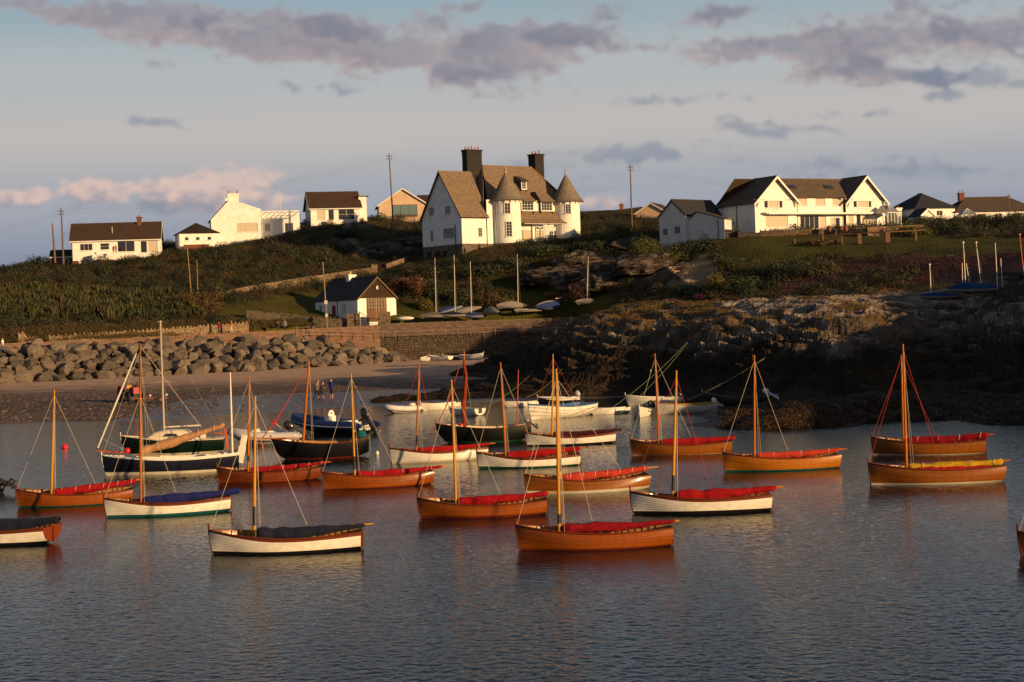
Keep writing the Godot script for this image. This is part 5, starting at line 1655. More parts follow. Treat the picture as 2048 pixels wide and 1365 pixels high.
	var by := obj("buoy", bu, mat("buoy_red", Color(0.55, 0.012, 0.02), 0.35))
	by.position = on_level(129, 897)
	tag(by, "red round mooring buoy alone on the water at the left", "buoy")
	var gr := rope_mat("rope_green", Color(0.16, 0.19, 0.09))
	var ropes := [[1210, 826, 104.5, 1386, 672, 140.0], [1240, 828, 104.0, 1384, 674, 140.0], [1368, 803, 118.0, 1586, 676, 131.0], [1372, 803, 118.0, 1582, 679, 131.0], [1053, 795, 122.0, 1124, 738, 140.0], [960, 818, 121.0, 1068, 742, 146.0]]
	for r in ropes:
		var a := at(r[0], r[1], r[2])
		var b := at(r[3], r[4], r[5])
		var mb := MB.new()
		var pl := []
		for i in 9:
			var s := i / 8.0
			pl.append(a.lerp(b, s) + Vector3(0, -0.7 * 4.0 * s * (1.0 - s) * 0.5, 0))
		mb.tube(pl, [0.016], 4)
		tag(obj("mooring_rope", mb, gr), "green mooring rope %s" % ["from the tender left of the bow-on white one, upper of two", "from the tender left of the bow-on white one, lower of two", "from the dark brown tender, upper of two", "from the dark brown tender, lower of two", "hanging behind the twin masts to the dark rock", "from the notched-stern tender to the rock toe"][ropes.find(r)], "rope", "mooring ropes to the rock")
func render_white() -> StandardMaterial3D:
	return mat("render_white", Color(0.81, 0.79, 0.73), 0.85, {"spec": 0.2, "tex": noise_tex("wash", 0.01, 5, 0.9, 1.0), "scale": Vector3(0.14, 0.14, 0.14), "bump": noise_tex("grit", 0.03, 5, 0.0, 1.0), "depth": 1.0})
func pane_dark() -> StandardMaterial3D:
	return mat("window_pane", Color(0.016, 0.018, 0.022), 0.05, {"spec": 0.55})
func pane_cream() -> StandardMaterial3D:
	return mat("sky_cream_pane", Color(0.50, 0.42, 0.30), 0.10, {"spec": 0.6, "coat": 0.6, "coat_rough": 0.03})  # curtain cream with the reflected sunset sky put into its colour
func slate(key: String, c: Color) -> StandardMaterial3D:
	return mat(key, c, 0.75, {"vc": true, "spec": 0.3})
func plot(px: float, py: float, d: float, turn_deg: float) -> Transform3D:
	return Transform3D(Basis(Vector3.UP, deg_to_rad(turn_deg)), at(px, py, d))
func wall(t: Node3D, m: Material, o: Vector3, u: Vector3, w: float, h: float, holes := [], gable := [], thick := 0.18, called := "wall") -> MeshInstance3D:
	var n := u.cross(Vector3.UP)
	var mb := MB.new()
	var xs := [0.0, w]
	var ys := [0.0, h]
	for q in holes:
		xs.append_array([q[0], q[0] + q[2]])
		ys.append_array([q[1], q[1] + q[3]])
	xs.sort(); ys.sort()
	for i in xs.size() - 1:
		if xs[i + 1] - xs[i] < 0.001: continue
		for j in ys.size() - 1:
			if ys[j + 1] - ys[j] < 0.001: continue
			var cx: float = (xs[i] + xs[i + 1]) * 0.5
			var cy: float = (ys[j] + ys[j + 1]) * 0.5
			var open := false
			for q in holes:
				if cx > q[0] and cx < q[0] + q[2] and cy > q[1] and cy < q[1] + q[3]:
					open = true
			if open: continue
			var a: Vector3 = o + u * xs[i] + Vector3.UP * ys[j]
			var b: Vector3 = o + u * xs[i + 1] + Vector3.UP * ys[j]
			var c: Vector3 = o + u * xs[i + 1] + Vector3.UP * ys[j + 1]
			var e: Vector3 = o + u * xs[i] + Vector3.UP * ys[j + 1]
			mb.quad(a, b, c, e)
			mb.quad(b - n * thick, a - n * thick, e - n * thick, c - n * thick)
	for q in holes:
		var a: Vector3 = o + u * q[0] + Vector3.UP * q[1]
		var b: Vector3 = a + u * q[2]
		var c: Vector3 = b + Vector3.UP * q[3]
		var e: Vector3 = a + Vector3.UP * q[3]
		var k := n * thick
		mb.quad(a, a - k, b - k, b)
		mb.quad(b, b - k, c - k, c)
		mb.quad(c, c - k, e - k, e)
		mb.quad(e, e - k, a - k, a)
	if gable.size():
		var a := o + Vector3.UP * h
		var b := a + u * w
		var c: Vector3 = a + u * gable[0] + Vector3.UP * gable[1]
		mb.tri(a, b, c)
		mb.tri(b - n * thick, a - n * thick, c - n * thick)
	return obj(called, mb, m, t)
func window(t: Node3D, o: Vector3, u: Vector3, q: Array, cols := 2, rows := 1, frame: Material = null, pane: Material = null, sill := true) -> void:
	var n := u.cross(Vector3.UP)
	var fm: Material = frame if frame else paint("frame_white", Color(0.74, 0.72, 0.66))
	var mb := MB.new()
	var a: Vector3 = o + u * q[0] + Vector3.UP * q[1] - n * 0.09
	var w: float = q[2]
	var h: float = q[3]
	var bt := 0.07
	var bs := Basis(u, Vector3.UP, n)
	mb.box(a + u * w * 0.5 + Vector3.UP * bt * 0.5, Vector3(w, bt, 0.08), bs)
	mb.box(a + u * w * 0.5 + Vector3.UP * (h - bt * 0.5), Vector3(w, bt, 0.08), bs)
	mb.box(a + u * bt * 0.5 + Vector3.UP * h * 0.5, Vector3(bt, h - bt * 2.0, 0.08), bs)
	mb.box(a + u * (w - bt * 0.5) + Vector3.UP * h * 0.5, Vector3(bt, h - bt * 2.0, 0.08), bs)
	for i in range(1, cols):
		mb.box(a + u * w * i / cols + Vector3.UP * h * 0.5, Vector3(0.05, h - bt * 2.0, 0.06), bs)
	for j in range(1, rows):
		mb.box(a + u * w * 0.5 + Vector3.UP * h * j / rows, Vector3(w - bt * 2.0, 0.035, 0.05), bs)
	var win := obj("window", mb, fm, t)
	var p := MB.new()
	var b := a + Vector3.UP * bt * 0.5 + u * bt * 0.5 - n * 0.015
	p.quad(b, b + u * (w - bt), b + u * (w - bt) + Vector3.UP * (h - bt), b + Vector3.UP * (h - bt))
	obj("pane", p, pane if pane else pane_dark(), win)
	if sill:
		var s := MB.new()
		s.box(o + u * (q[0] + w * 0.5) + Vector3.UP * (q[1] - 0.045) + n * 0.05, Vector3(w + 0.16, 0.08, 0.16), bs)
		obj("sill", s, fm, win)
func win_wall(t: Node3D, m: Material, o: Vector3, u: Vector3, w: float, h: float, wins: Array, gable := []) -> void:
	var holes := []
	for q in wins:
		holes.append([q[0], q[1], q[2], q[3]])
	wall(t, m, o, u, w, h, holes, gable)
	for q in wins:
		var pm: Material = pane_dark()
		if q.size() > 6 and q[6] == 1: pm = pane_cream()
		window(t, o, u, q, q[4] if q.size() > 4 else 2, q[5] if q.size() > 5 else 1, null, pm)
func slates(mb: MB, a: Vector3, b: Vector3, c: Vector3, d: Vector3, sw: float, sh: float, tone: float, rust := 0.0) -> void:
	var n := (b - a).cross(d - a)
	if n.length() < 1e-6: n = (b - a).cross(c - a)
	n = n.normalized()
	var rise := maxf((d - a).length(), (c - b).length())
	var rows := maxi(1, int(rise / sh))
	for j in rows:
		var s0 := float(j) / rows
		var s1 := float(j + 1) / rows
		var l0 := a.lerp(d, s0)
		var r0 := b.lerp(c, s0)
		var l1 := a.lerp(d, s1)
		var r1 := b.lerp(c, s1)
		var wid := (r0 - l0).length()
		var k := maxi(1, int(wid / sw))
		for i in k:
			var t0 := (i + (rng.randf() - 0.5) * 0.12 if i > 0 else 0.0) / k
			var t1 := (i + 1.0) / k
			var g := 1.0 + rng.randf_range(-tone, tone)
			var lc := Color(g, g, g)
			if rng.randf() < rust:
				lc = Color(g * 1.5, g * 0.95, g * 0.45)
			mb.col = lc
			var lift := n * (0.035 + rng.randf() * 0.012)
			var p0 := l0.lerp(r0, t0) + lift
			var p1 := l0.lerp(r0, t1) + lift
			var p2 := l1.lerp(r1, t1) + n * 0.004
			var p3 := l1.lerp(r1, t0) + n * 0.004
			mb.quad(p0, p1, p2, p3)
			mb.col = lc * 0.7  # lower edge of each slate painted darker for its shade
			mb.quad(p0 - lift, p1 - lift, p1, p0)
	mb.col = Color(1, 1, 1)
func roof_slope(t: Node3D, m: Material, a: Vector3, b: Vector3, c: Vector3, d: Vector3, tone := 0.22, rust := 0.0, sw := 0.34, sh := 0.24) -> MeshInstance3D:
	var mb := MB.new()
	slates(mb, a, b, c, d, sw, sh, tone, rust)
	var n := (b - a).cross((d - a) if (d - a).length() > 0.01 else (c - a)).normalized() * 0.10
	mb.col = Color(0.6, 0.6, 0.6)
	mb.quad(b - n, a - n, d - n, c - n)
	mb.quad(a - n, b - n, b, a)
	mb.quad(d, c, c - n, d - n)
	mb.quad(b - n, c - n, c, b)
	mb.quad(d - n, a - n, a, d)
	return obj("roof", mb, m, t)
func ridge_caps(t: Node3D, m: Material, a: Vector3, b: Vector3) -> void:
	var mb := MB.new()
	var l := (b - a).length()
	var k := maxi(1, int(l / 0.45))
	for i in k:
		var g := rng.randf_range(0.8, 1.2)
		mb.col = Color(g, g, g)
		mb.tube([a.lerp(b, float(i) / k) + Vector3(0, 0.02, 0), a.lerp(b, (i + 0.96) / k) + Vector3(0, 0.03, 0)], [0.11], 6)
	obj("ridge_tiles", mb, m, t)
func barge(t: Node3D, m: Material, a: Vector3, b: Vector3, n: Vector3, h := 0.22) -> void:
	var mb := MB.new()
	var along := (b - a).normalized()
	var up := n.cross(along)
	if up.y < 0: up = -up
	var k := n * 0.05
	var d := up * h
	mb.quad(a - d + k, b - d + k, b + k, a + k)
	mb.quad(a + k, b + k, b, a)
	mb.quad(a - d, b - d, b - d + k, a - d + k)
	mb.quad(b - d, a - d, a, b)
	obj("bargeboard", mb, m, t)
func chimney(t: Node3D, m: Material, p: Vector3, s: Vector3, pots: int, turn := 0.0, pot_c := Color(0.30, 0.10, 0.05)) -> void:
	var mb := MB.new()
	var b := Basis(Vector3.UP, turn)
	mb.box(p + Vector3(0, s.y * 0.5, 0), s, b)
	mb.box(p + Vector3(0, s.y - 0.55, 0), Vector3(s.x + 0.16, 0.12, s.z + 0.16), b)
	mb.box(p + Vector3(0, s.y - 0.12, 0), Vector3(s.x + 0.26, 0.26, s.z + 0.26), b)
	var c := obj("chimney", mb, m, t)
	for i in pots:
		var q := MB.new()
		var k := 0.0 if pots == 1 else (float(i) / (pots - 1) - 0.5)
		var hh := 0.42 + 0.13 * ((i * 7) % 3)
		q.lathe(p + b * Vector3(k * (s.x - 0.4), s.y + 0.01, 0.0), [Vector2(0.13, 0), Vector2(0.11, hh * 0.85), Vector2(0.145, hh * 0.88), Vector2(0.14, hh)], 8)
		obj("chimney_pot", q, mat("pot_%s" % pot_c.to_html(), pot_c, 0.8), c)
func pipe(t: Node3D, a: Vector3, b: Vector3, m: Material, called := "downpipe", r := 0.05) -> void:
	var mb := MB.new()
	mb.tube([a, b], [r], 6)
	obj(called, mb, m, t)
func simple_house(called: String, label: String, tf: Transform3D, w: float, dep: float, eave: float, ridge: float, axis: String, wm: Material, rm: Material, o := {}) -> Node3D:
	var t := thing(called, label, "house", tf.origin, tf.basis)
	keep_clear.append([tf.origin.x + (tf.basis * Vector3(w / 2, 0, -dep / 2)).x, tf.origin.z + (tf.basis * Vector3(w / 2, 0, -dep / 2)).z, maxf(w, dep) * 0.5])
	var X := Vector3.RIGHT
	var Z := Vector3.BACK
	var base: float = o.get("down", -2.0)
	var sh := func(a: Array) -> Array:
		var r := []
		for q in a:
			var k: Array = q.duplicate()
			k[1] = k[1] - base
			r.append(k)
		return r
	var H := eave - base
	var rise := ridge - eave
	var gz := axis == "z"
	var off := Vector3(0, base, 0)
	win_wall(t, wm, off, X, w, H, sh.call(o.get("front", [])), [w * 0.5, rise] if gz and not o.get("hip", false) else [])
	win_wall(t, wm, off + Vector3(0, 0, -dep), Z, dep, H, sh.call(o.get("left", [])), [dep * 0.5, rise] if not gz and not o.get("hip", false) else [])
	win_wall(t, wm, off + Vector3(w, 0, 0), -Z, dep, H, sh.call(o.get("right", [])), [dep * 0.5, rise] if not gz and not o.get("hip", false) else [])
	wall(t, wm, off + Vector3(w, 0, -dep), -X, w, H, [], [w * 0.5, rise] if gz and not o.get("hip", false) else [])
	var e: float = o.get("over", 0.35)
	var tone: float = o.get("tone", 0.2)
	var rc: Material = o.get("cap", rm)
	if o.get("hip", false):
		var k := minf(w, dep) * 0.5
		var A := Vector3(-e, eave, e); var B := Vector3(w + e, eave, e); var C := Vector3(w + e, eave, -dep - e); var D := Vector3(-e, eave, -dep - e)
		var P := Vector3(k, ridge, -dep * 0.5) if w >= dep else Vector3(w * 0.5, ridge, -k)
		var Q := Vector3(w - k, ridge, -dep * 0.5) if w >= dep else Vector3(w * 0.5, ridge, -dep + k)
		if w >= dep:
			roof_slope(t, rm, A, B, Q, P, tone); roof_slope(t, rm, B, C, Q, Q, tone); roof_slope(t, rm, D, A, P, P, tone); roof_slope(t, rm, C, D, P, Q, tone)
		else:
			roof_slope(t, rm, A, B, P, P, tone); roof_slope(t, rm, B, C, Q, P, tone); roof_slope(t, rm, D, A, P, Q, tone); roof_slope(t, rm, C, D, Q, Q, tone)
		ridge_caps(t, rc, P, Q)
	elif gz:
		var dr := rise / (w * 0.5) * e
		var L0 := Vector3(-e, eave - dr, e); var L1 := Vector3(-e, eave - dr, -dep - e)
		var R0 := Vector3(w + e, eave - dr, e); var R1 := Vector3(w + e, eave - dr, -dep - e)
		var T0 := Vector3(w * 0.5, ridge, e); var T1 := Vector3(w * 0.5, ridge, -dep - e)
		roof_slope(t, rm, L1, L0, T0, T1, tone); roof_slope(t, rm, R0, R1, T1, T0, tone)
		ridge_caps(t, rc, T0, T1)
		var bm: Material = o.get("barge", paint("trim_white", Color(0.74, 0.72, 0.66)))
		barge(t, bm, L0, T0 + Vector3(0, 0.02, 0), Z); barge(t, bm, R0, T0 + Vector3(0, 0.02, 0.003), Z)
	else:
		var dr := rise / (dep * 0.5) * e
		var F0 := Vector3(-e, eave - dr, e); var F1 := Vector3(w + e, eave - dr, e)
		var K0 := Vector3(-e, eave - dr, -dep - e); var K1 := Vector3(w + e, eave - dr, -dep - e)
		var T0 := Vector3(-e, ridge, -dep * 0.5); var T1 := Vector3(w + e, ridge, -dep * 0.5)
		roof_slope(t, rm, F0, F1, T1, T0, tone); roof_slope(t, rm, K1, K0, T0, T1, tone)
		ridge_caps(t, rc, T0, T1)
		var bm: Material = o.get("barge", paint("trim_white", Color(0.74, 0.72, 0.66)))
		barge(t, bm, F0, T0, -X); barge(t, bm, K0, T0, -X); barge(t, bm, F1, T1, X); barge(t, bm, K1, T1, X)
		var fa := MB.new()
		fa.box(Vector3(w * 0.5, eave - dr - 0.13, e - 0.02), Vector3(w + 2 * e - 0.02, 0.18, 0.04))
		obj("fascia", fa, o.get("fascia", bm), t)
	return t
func build_turret_house() -> void:
	var wm := render_white()
	var rm := slate("slate_warm", Color(0.215, 0.155, 0.105))
	var dark := slate("slate_dark", Color(0.075, 0.062, 0.055))
	var stack := mat("stack_black", Color(0.022, 0.019, 0.017), 0.85, {"bump": noise_tex("grit", 0.03, 5, 0.0, 1.0), "depth": 3.0})
	var stone := mat("plinth_stone", Color(0.17, 0.135, 0.105), 0.9, {"vc": true})
	var trim := paint("trim_white", Color(0.74, 0.72, 0.66))
	var iron := mat("iron_black", Color(0.018, 0.016, 0.015), 0.5)
	var tf := plot(924.6, 487.5, 275, 38.0)
	var t := thing("turret_house", "large white house with two round turrets, cone roofs and tall black chimneys", "house", tf.origin, tf.basis)
	for q in [[3, -5, 8], [10, -5, 8], [17, -5, 8], [21, -4, 5], [13, 0, 4], [17, 0, 4]]:
		var w := tf * Vector3(q[0], 0, q[1])
		keep_clear.append([w.x, w.z, float(q[2])])
	var X := Vector3.RIGHT
	var Z := Vector3.BACK
	var D := 11.1
	var ev := 4.75
	var rg := 12.2
	win_wall(t, wm, Vector3(0, 0, -D), Z, D, ev, [[2.2, 0.85, 0.85, 1.8, 2, 4], [5.9, 1.05, 3.1, 1.7, 5, 3]])
	var ins := 2.0 / (rg - ev) * D * 0.5
	win_wall(t, wm, Vector3(0, ev, -D + ins), Z, D - 2.0 * ins, 2.0, [[0.45, 0.3, 1.55, 1.4, 3, 3], [5.1, 0.2, 1.55, 1.4, 3, 3]])
	var gtri := MB.new()
	gtri.tri(Vector3(0, ev, -D), Vector3(0, ev, -D + ins), Vector3(0, ev + 2.0, -D + ins))
	gtri.tri(Vector3(0, ev, -ins), Vector3(0, ev, 0), Vector3(0, ev + 2.0, -ins))
	gtri.tri(Vector3(0, ev + 2.0, -D + ins), Vector3(0, ev + 2.0, -ins), Vector3(0, rg, -D * 0.5))
	obj("gable", gtri, wm, t)
	win_wall(t, wm, Vector3.ZERO, X, 5.2, ev, [[3.3, 1.1, 0.85, 1.5, 2, 4]])
	wall(t, wm, Vector3(10.0, 0, -D), -X, 10.0, ev)
	var pl := stone_panel(Vector3(0.03, -4.6, -D + 0.03), Z, D - 0.06, 4.58, 31, [[1.0, 0.0, 1.3, 3.6], [3.6, 0.0, 1.4, 3.8], [5.6, 0.0, 1.2, 3.6]])
	obj("plinth", pl, stone, t)
	var pl2 := stone_panel(Vector3(0.03, -4.6, -0.02), X, 22.0, 4.58, 32, [])
	obj("plinth", pl2, stone, t)
	for q in [[1.0, 1.3, 3.6], [3.6, 1.4, 3.8], [5.6, 1.2, 3.6]]:
		var dm := MB.new()
		dm.quad(Vector3(0.3, -4.6, -D + q[0]), Vector3(0.3, -4.6, -D + q[0] + q[1]), Vector3(0.3, -4.6 + q[2], -D + q[0] + q[1]), Vector3(0.3, -4.6 + q[2], -D + q[0]))
		obj("cellar_door", dm, mat("door_dark", Color(0.02, 0.016, 0.014), 0.6), t)
	var ov := 0.35
	var sl := (rg - ev) / (D * 0.5)
	var zf := ov
	roof_slope(t, rm, Vector3(-ov, ev - sl * ov, zf), Vector3(5.4, ev - sl * ov, zf), Vector3(6.4, rg, -D * 0.5), Vector3(-ov, rg, -D * 0.5), 0.28, 0.05)
	roof_slope(t, rm, Vector3(9.0, ev - sl * ov, -D - ov), Vector3(-ov, ev - sl * ov, -D - ov), Vector3(-ov, rg, -D * 0.5), Vector3(9.0, rg, -D * 0.5), 0.28, 0.05)
	barge(t, iron, Vector3(-ov, ev - sl * ov, zf), Vector3(-ov, rg, -D * 0.5), -X, 0.16)
	barge(t, iron, Vector3(-ov, ev - sl * ov, -D - ov), Vector3(-ov, rg, -D * 0.5), -X, 0.16)
	ridge_caps(t, rm, Vector3(-ov, rg, -D * 0.5), Vector3(6.2, rg, -D * 0.5))
	var R := 13.4
	var rz := -5.6
	var x0 := 5.2
	var x1 := 24.0
	win_wall(t, wm, Vector3(x0, 0, -0.02), X, x1 - x0, 7.2, [[6.2, 0.25, 3.0, 2.0, 4, 4, 1], [10.0, 0.25, 2.2, 2.0, 3, 4, 1], [13.0, 0.3, 2.0, 1.9, 2, 3]])
	win_wall(t, wm, Vector3(x1, 0, 0), -Z, D, 7.2, [])
	wall(t, wm, Vector3(x1, 0, -D), -X, x1 - x0, 7.2)
	var prof := [Vector2(2.1, 3.35), Vector2(1.2, 3.95), Vector2(0.3, 4.95), Vector2(-0.7, 6.4), Vector2(rz, R)]
	var ra := 8.9
	var rb := 19.3
	var lx := func(h: float) -> float: return lerpf(x0 - 0.2, ra, clampf((h - 6.0) / (R - 6.0), 0, 1)) if h > 6.0 else 10.8
	for i in prof.size() - 1:
		var p: Vector2 = prof[i]
		var q: Vector2 = prof[i + 1]
		if q.y < 6.5:
			roof_slope(t, rm, Vector3(10.6, p.y, p.x), Vector3(20.6, p.y, p.x), Vector3(20.6, q.y, q.x), Vector3(10.6, q.y, q.x), 0.28, 0.12)
		else:
			roof_slope(t, rm, Vector3(6.0, p.y, p.x), Vector3(23.6, p.y, p.x), Vector3(rb, q.y, q.x), Vector3(ra, q.y, q.x), 0.28, 0.06)
	roof_slope(t, rm, Vector3(x1 + 0.3, 6.2, 0.0), Vector3(x1 + 0.3, 6.2, -D - 0.2), Vector3(rb, R, rz), Vector3(rb, R, rz), 0.28, 0.05)
	roof_slope(t, rm, Vector3(x0 - 0.2, 6.2, -D), Vector3(x0 - 0.2, 6.2, -0.6), Vector3(ra, R, rz), Vector3(ra, R, rz), 0.28, 0.05)
	roof_slope(t, rm, Vector3(x1 + 0.3, 6.2, -D - 0.2), Vector3(x0 - 0.2, 6.2, -D - 0.2), Vector3(ra, R, rz), Vector3(rb, R, rz), 0.28, 0.05)
	ridge_caps(t, rm, Vector3(ra, R, rz), Vector3(rb, R, rz))
	ridge_caps(t, mat("lichen_tile", Color(0.35, 0.16, 0.05), 0.9, {"vc": true}), Vector3(rb, R, rz), Vector3(x1 + 0.2, 6.4, -0.2))
	chimney(t, stack, Vector3(7.2, 7.0, rz - 0.6), Vector3(3.1, 9.0, 1.4), 5)
	chimney(t, stack, Vector3(20.8, 7.0, rz - 0.4), Vector3(1.9, 8.7, 1.9), 3)
	for q in [[13.4, 5.35, 2.7, 1.7, 0.55, 4, 3], [17.5, 5.35, 2.6, 1.7, 0.55, 4, 3], [14.9, 9.15, 1.15, 1.55, -2.15, 2, 3]]:
		var cx: float = q[0]
		var y: float = q[1]
		var w: float = q[2]
		var h: float = q[3]
		var zf2: float = q[4]
		win_wall(t, wm, Vector3(cx - w * 0.5, y, zf2), X, w, h, [[0.12, 0.15, w - 0.24, h - 0.25, q[5], q[6]]])
		var ck := MB.new()
		for s in [-1.0, 1.0]:
			var xx: float = cx + s * (w * 0.5 - 0.01)
			var a := Vector3(xx, y - 0.4, zf2)
			var b := Vector3(xx, y + h, zf2)
			var c := Vector3(xx, y + h, zf2 - 2.6)
			var e := Vector3(xx, y - 0.4, zf2 - 1.0)
			ck.quad(a, b, c, e)
		obj("dormer_cheek", ck, dark, t)
		roof_slope(t, rm if w > 2.0 else dark, Vector3(cx - w * 0.5 - 0.25, y + h - 0.05, zf2 + 0.4), Vector3(cx + w * 0.5 + 0.25, y + h - 0.05, zf2 + 0.4), Vector3(cx + w * 0.42, y + h + (1.75 if w > 2.0 else 0.9), zf2 - 1.7), Vector3(cx - w * 0.42, y + h + (1.75 if w > 2.0 else 0.9), zf2 - 1.7), 0.28, 0.05)
		var rr := MB.new()
		for s in [-1.0, 1.0]:
			var xe: float = cx + s * (w * 0.5 + 0.25)
			var xr: float = cx + s * w * 0.42
			var hh := 1.75 if w > 2.0 else 0.9
			rr.tri(Vector3(xe, y + h - 0.05, zf2 + 0.4), Vector3(xe, y + h - 0.05, zf2 - 2.6), Vector3(xr, y + h + hh, zf2 - 1.7))
			rr.tri(Vector3(xe, y + h - 0.05, zf2 - 2.6), Vector3(xr, y + h + hh, zf2 - 3.4), Vector3(xr, y + h + hh, zf2 - 1.7))
		obj("dormer_roof", rr, dark, t)
	for q in [[8.8, 0.75, 2.25], [22.0, 0.35, 2.2]]:
		var c := Vector3(q[0], 0, q[1])
		var r: float = q[2]
		var tw := MB.new()
		tw.lathe(c + Vector3(0, -0.02, 0), [Vector2(r, 0), Vector2(r, 6.6), Vector2(r + 0.12, 7.0), Vector2(r + 0.16, 7.25)], 40)
		var tower := obj("turret", tw, wm, t)
		var bs := MB.new()
		bs.lathe(c + Vector3(0, -4.4, 0), [Vector2(r - 0.03, 0), Vector2(r + 0.04, 4.38)], 32)
		obj("turret_base", bs, stone, tower)
		var cr := MB.new()
		var cone := [[r + 0.75, 7.0], [r + 0.30, 7.55], [r * 0.72, 9.0], [r * 0.34, 10.6], [0.17, 11.6]]
		for j in cone.size() - 1:
			var n := 6
			for k in n:
				var s0 := float(k) / n
				var s1 := float(k + 1) / n
				var r0 := lerpf(cone[j][0], cone[j + 1][0], s0)
				var r1 := lerpf(cone[j][0], cone[j + 1][0], s1)
				var y0 := lerpf(cone[j][1], cone[j + 1][1], s0)
				var y1 := lerpf(cone[j][1], cone[j + 1][1], s1)
				var cnt := maxi(10, int(r0 * TAU / 0.32))
				for i in cnt:
					var a0 := TAU * (i + 0.5 * (k % 2)) / cnt
					var a1 := TAU * (i + 1 + 0.5 * (k % 2)) / cnt
					var g := rng.randf_range(0.75, 1.25)
					cr.col = Color(g, g, g)
					cr.quad(c + Vector3(sin(a0) * (r0 + 0.03), y0, cos(a0) * (r0 + 0.03)), c + Vector3(sin(a1) * (r0 + 0.03), y0, cos(a1) * (r0 + 0.03)), c + Vector3(sin(a1) * r1, y1, cos(a1) * r1), c + Vector3(sin(a0) * r1, y1, cos(a0) * r1))
		cr.col = Color(0.5, 0.5, 0.5)
		cr.lathe(c + Vector3(0, 6.96, 0), [Vector2(r, 0), Vector2(r + 0.76, 0.05)], 32)
		obj("cone_roof", cr, slate("slate_grey", Color(0.19, 0.155, 0.12)), t)
		var fn := MB.new()
		fn.lathe(c + Vector3(0, 11.5, 0), [Vector2(0.24, 0), Vector2(0.14, 0.5), Vector2(0.10, 1.0), Vector2(0.13, 1.1), Vector2(0.05, 1.25), Vector2(0.02, 1.5)], 8)
		obj("finial", fn, mat("lead", Color(0.30, 0.26, 0.22), 0.6), t)
		for k in 11:            # small brackets under the eaves
			var a := -1.9 + k * 0.38
			var br := MB.new()
			br.box(c + Vector3(sin(a) * (r + 0.2), 6.78, cos(a) * (r + 0.2)), Vector3(0.10, 0.3, 0.3), Basis(Vector3.UP, a))
			obj("bracket", br, trim, tower)
		for wq in [[-0.62, 4.75, 0.95, 1.75, 2, 3], [-0.55, 1.0, 0.95, 2.45, 2, 5]] if q[0] < 10.0 else [[-0.6, 4.9, 0.95, 1.6, 2, 4]]:
			var a: float = wq[0]
			var n := Vector3(sin(a), 0, cos(a))
			var u := Vector3(cos(a), 0, -sin(a))
			var fr := MB.new()
			var bs2 := Basis(u, Vector3.UP, n)
			var o := c + n * (r + 0.0) + Vector3(0, wq[1], 0)
			var w: float = wq[2]
			var h: float = wq[3]
			fr.box(o + Vector3(0, h * 0.5, 0) + u * (w * 0.5), Vector3(0.1, h, 0.14), bs2)
			fr.box(o + Vector3(0, h * 0.5, 0) - u * (w * 0.5), Vector3(0.1, h, 0.14), bs2)
			fr.box(o + Vector3(0, h, 0), Vector3(w + 0.1, 0.1, 0.14), bs2)
			fr.box(o, Vector3(w + 0.3, 0.12, 0.26), bs2)
			for i in range(1, int(wq[4])):
				fr.box(o + Vector3(0, h * 0.5, 0) + u * (w * (float(i) / wq[4] - 0.5)), Vector3(0.05, h - 0.1, 0.09), bs2)
			for i in range(1, int(wq[5])):
				fr.box(o + Vector3(0, h * i / wq[5], 0), Vector3(w - 0.1, 0.035, 0.08), bs2)
			var wn := obj("window", fr, trim, t)
			var pn := MB.new()
			pn.box(o + Vector3(0, h * 0.5, 0), Vector3(w - 0.08, h - 0.1, 0.05), bs2)
			obj("pane", pn, pane_dark(), wn)
	var vz := 1.75
	var vx0 := 11.6
	var vx1 := 21.2
	var dwarf := MB.new()
	for q in [[14.35, 2.5, vz], [19.6, 3.6, vz], [12.6, 1.7, vz - 1.0]]:
		dwarf = MB.new()
		dwarf.box(Vector3(q[0], 0.1, q[2]), Vector3(q[1], 1.0, 0.16))
		var dw := obj("dwarf_wall", dwarf, wm, t)
		var cope := MB.new()
		cope.box(Vector3(q[0], 0.64, q[2]), Vector3(q[1] + 0.1, 0.08, 0.26))
		obj("coping", cope, iron, dw)
	for x in [13.05, 15.65, 17.75, 19.7, 21.4]:
		var ps := MB.new()
		ps.box(Vector3(x, 1.65, vz), Vector3(0.11, 3.3, 0.11))
		obj("veranda_post", ps, trim if x > 15.0 and x < 20.0 else iron, t)
	var glz := mat("veranda_glass", Color(0.9, 0.92, 0.95, 0.06), 0.03)
	glz.transparency = BaseMaterial3D.TRANSPARENCY_ALPHA
	glz.albedo_color.a = 0.06
	for x in [[13.1, 15.6], [17.8, 19.65], [19.75, 21.35]]:
		var gp := MB.new()
		gp.quad(Vector3(x[0], 0.7, vz + 0.01), Vector3(x[1], 0.7, vz + 0.01), Vector3(x[1], 3.2, vz + 0.01), Vector3(x[0], 3.2, vz + 0.01))
		obj("pane", gp, glz, t)
	for x in [15.7, 16.75]:
		var dr := MB.new()
		for k in 2:
			dr.box(Vector3(x + 0.06 + k * 0.88, 1.5, vz), Vector3(0.12, 2.9, 0.07))
		for y in [0.25, 2.9]:
			dr.box(Vector3(x + 0.5, y, vz), Vector3(0.76, 0.3, 0.06))
		for y in [0.9, 1.4, 1.9, 2.4]:
			dr.box(Vector3(x + 0.5, y, vz), Vector3(0.76, 0.04, 0.05))
		dr.box(Vector3(x + 0.5, 1.5, vz), Vector3(0.04, 2.4, 0.05))
		obj("glazed_door", dr, trim, t)
	var bm := MB.new()
	bm.box(Vector3(16.2, 3.26, vz + 0.12), Vector3(9.4, 0.16, 0.14))
	obj("veranda_beam", bm, trim, t)
	pipe(t, Vector3(5.05, -0.4, 0.08), Vector3(5.05, 4.6, 0.12), iron)
	pipe(t, Vector3(6.6, -0.6, 0.85), Vector3(6.5, 6.4, 0.5), iron)
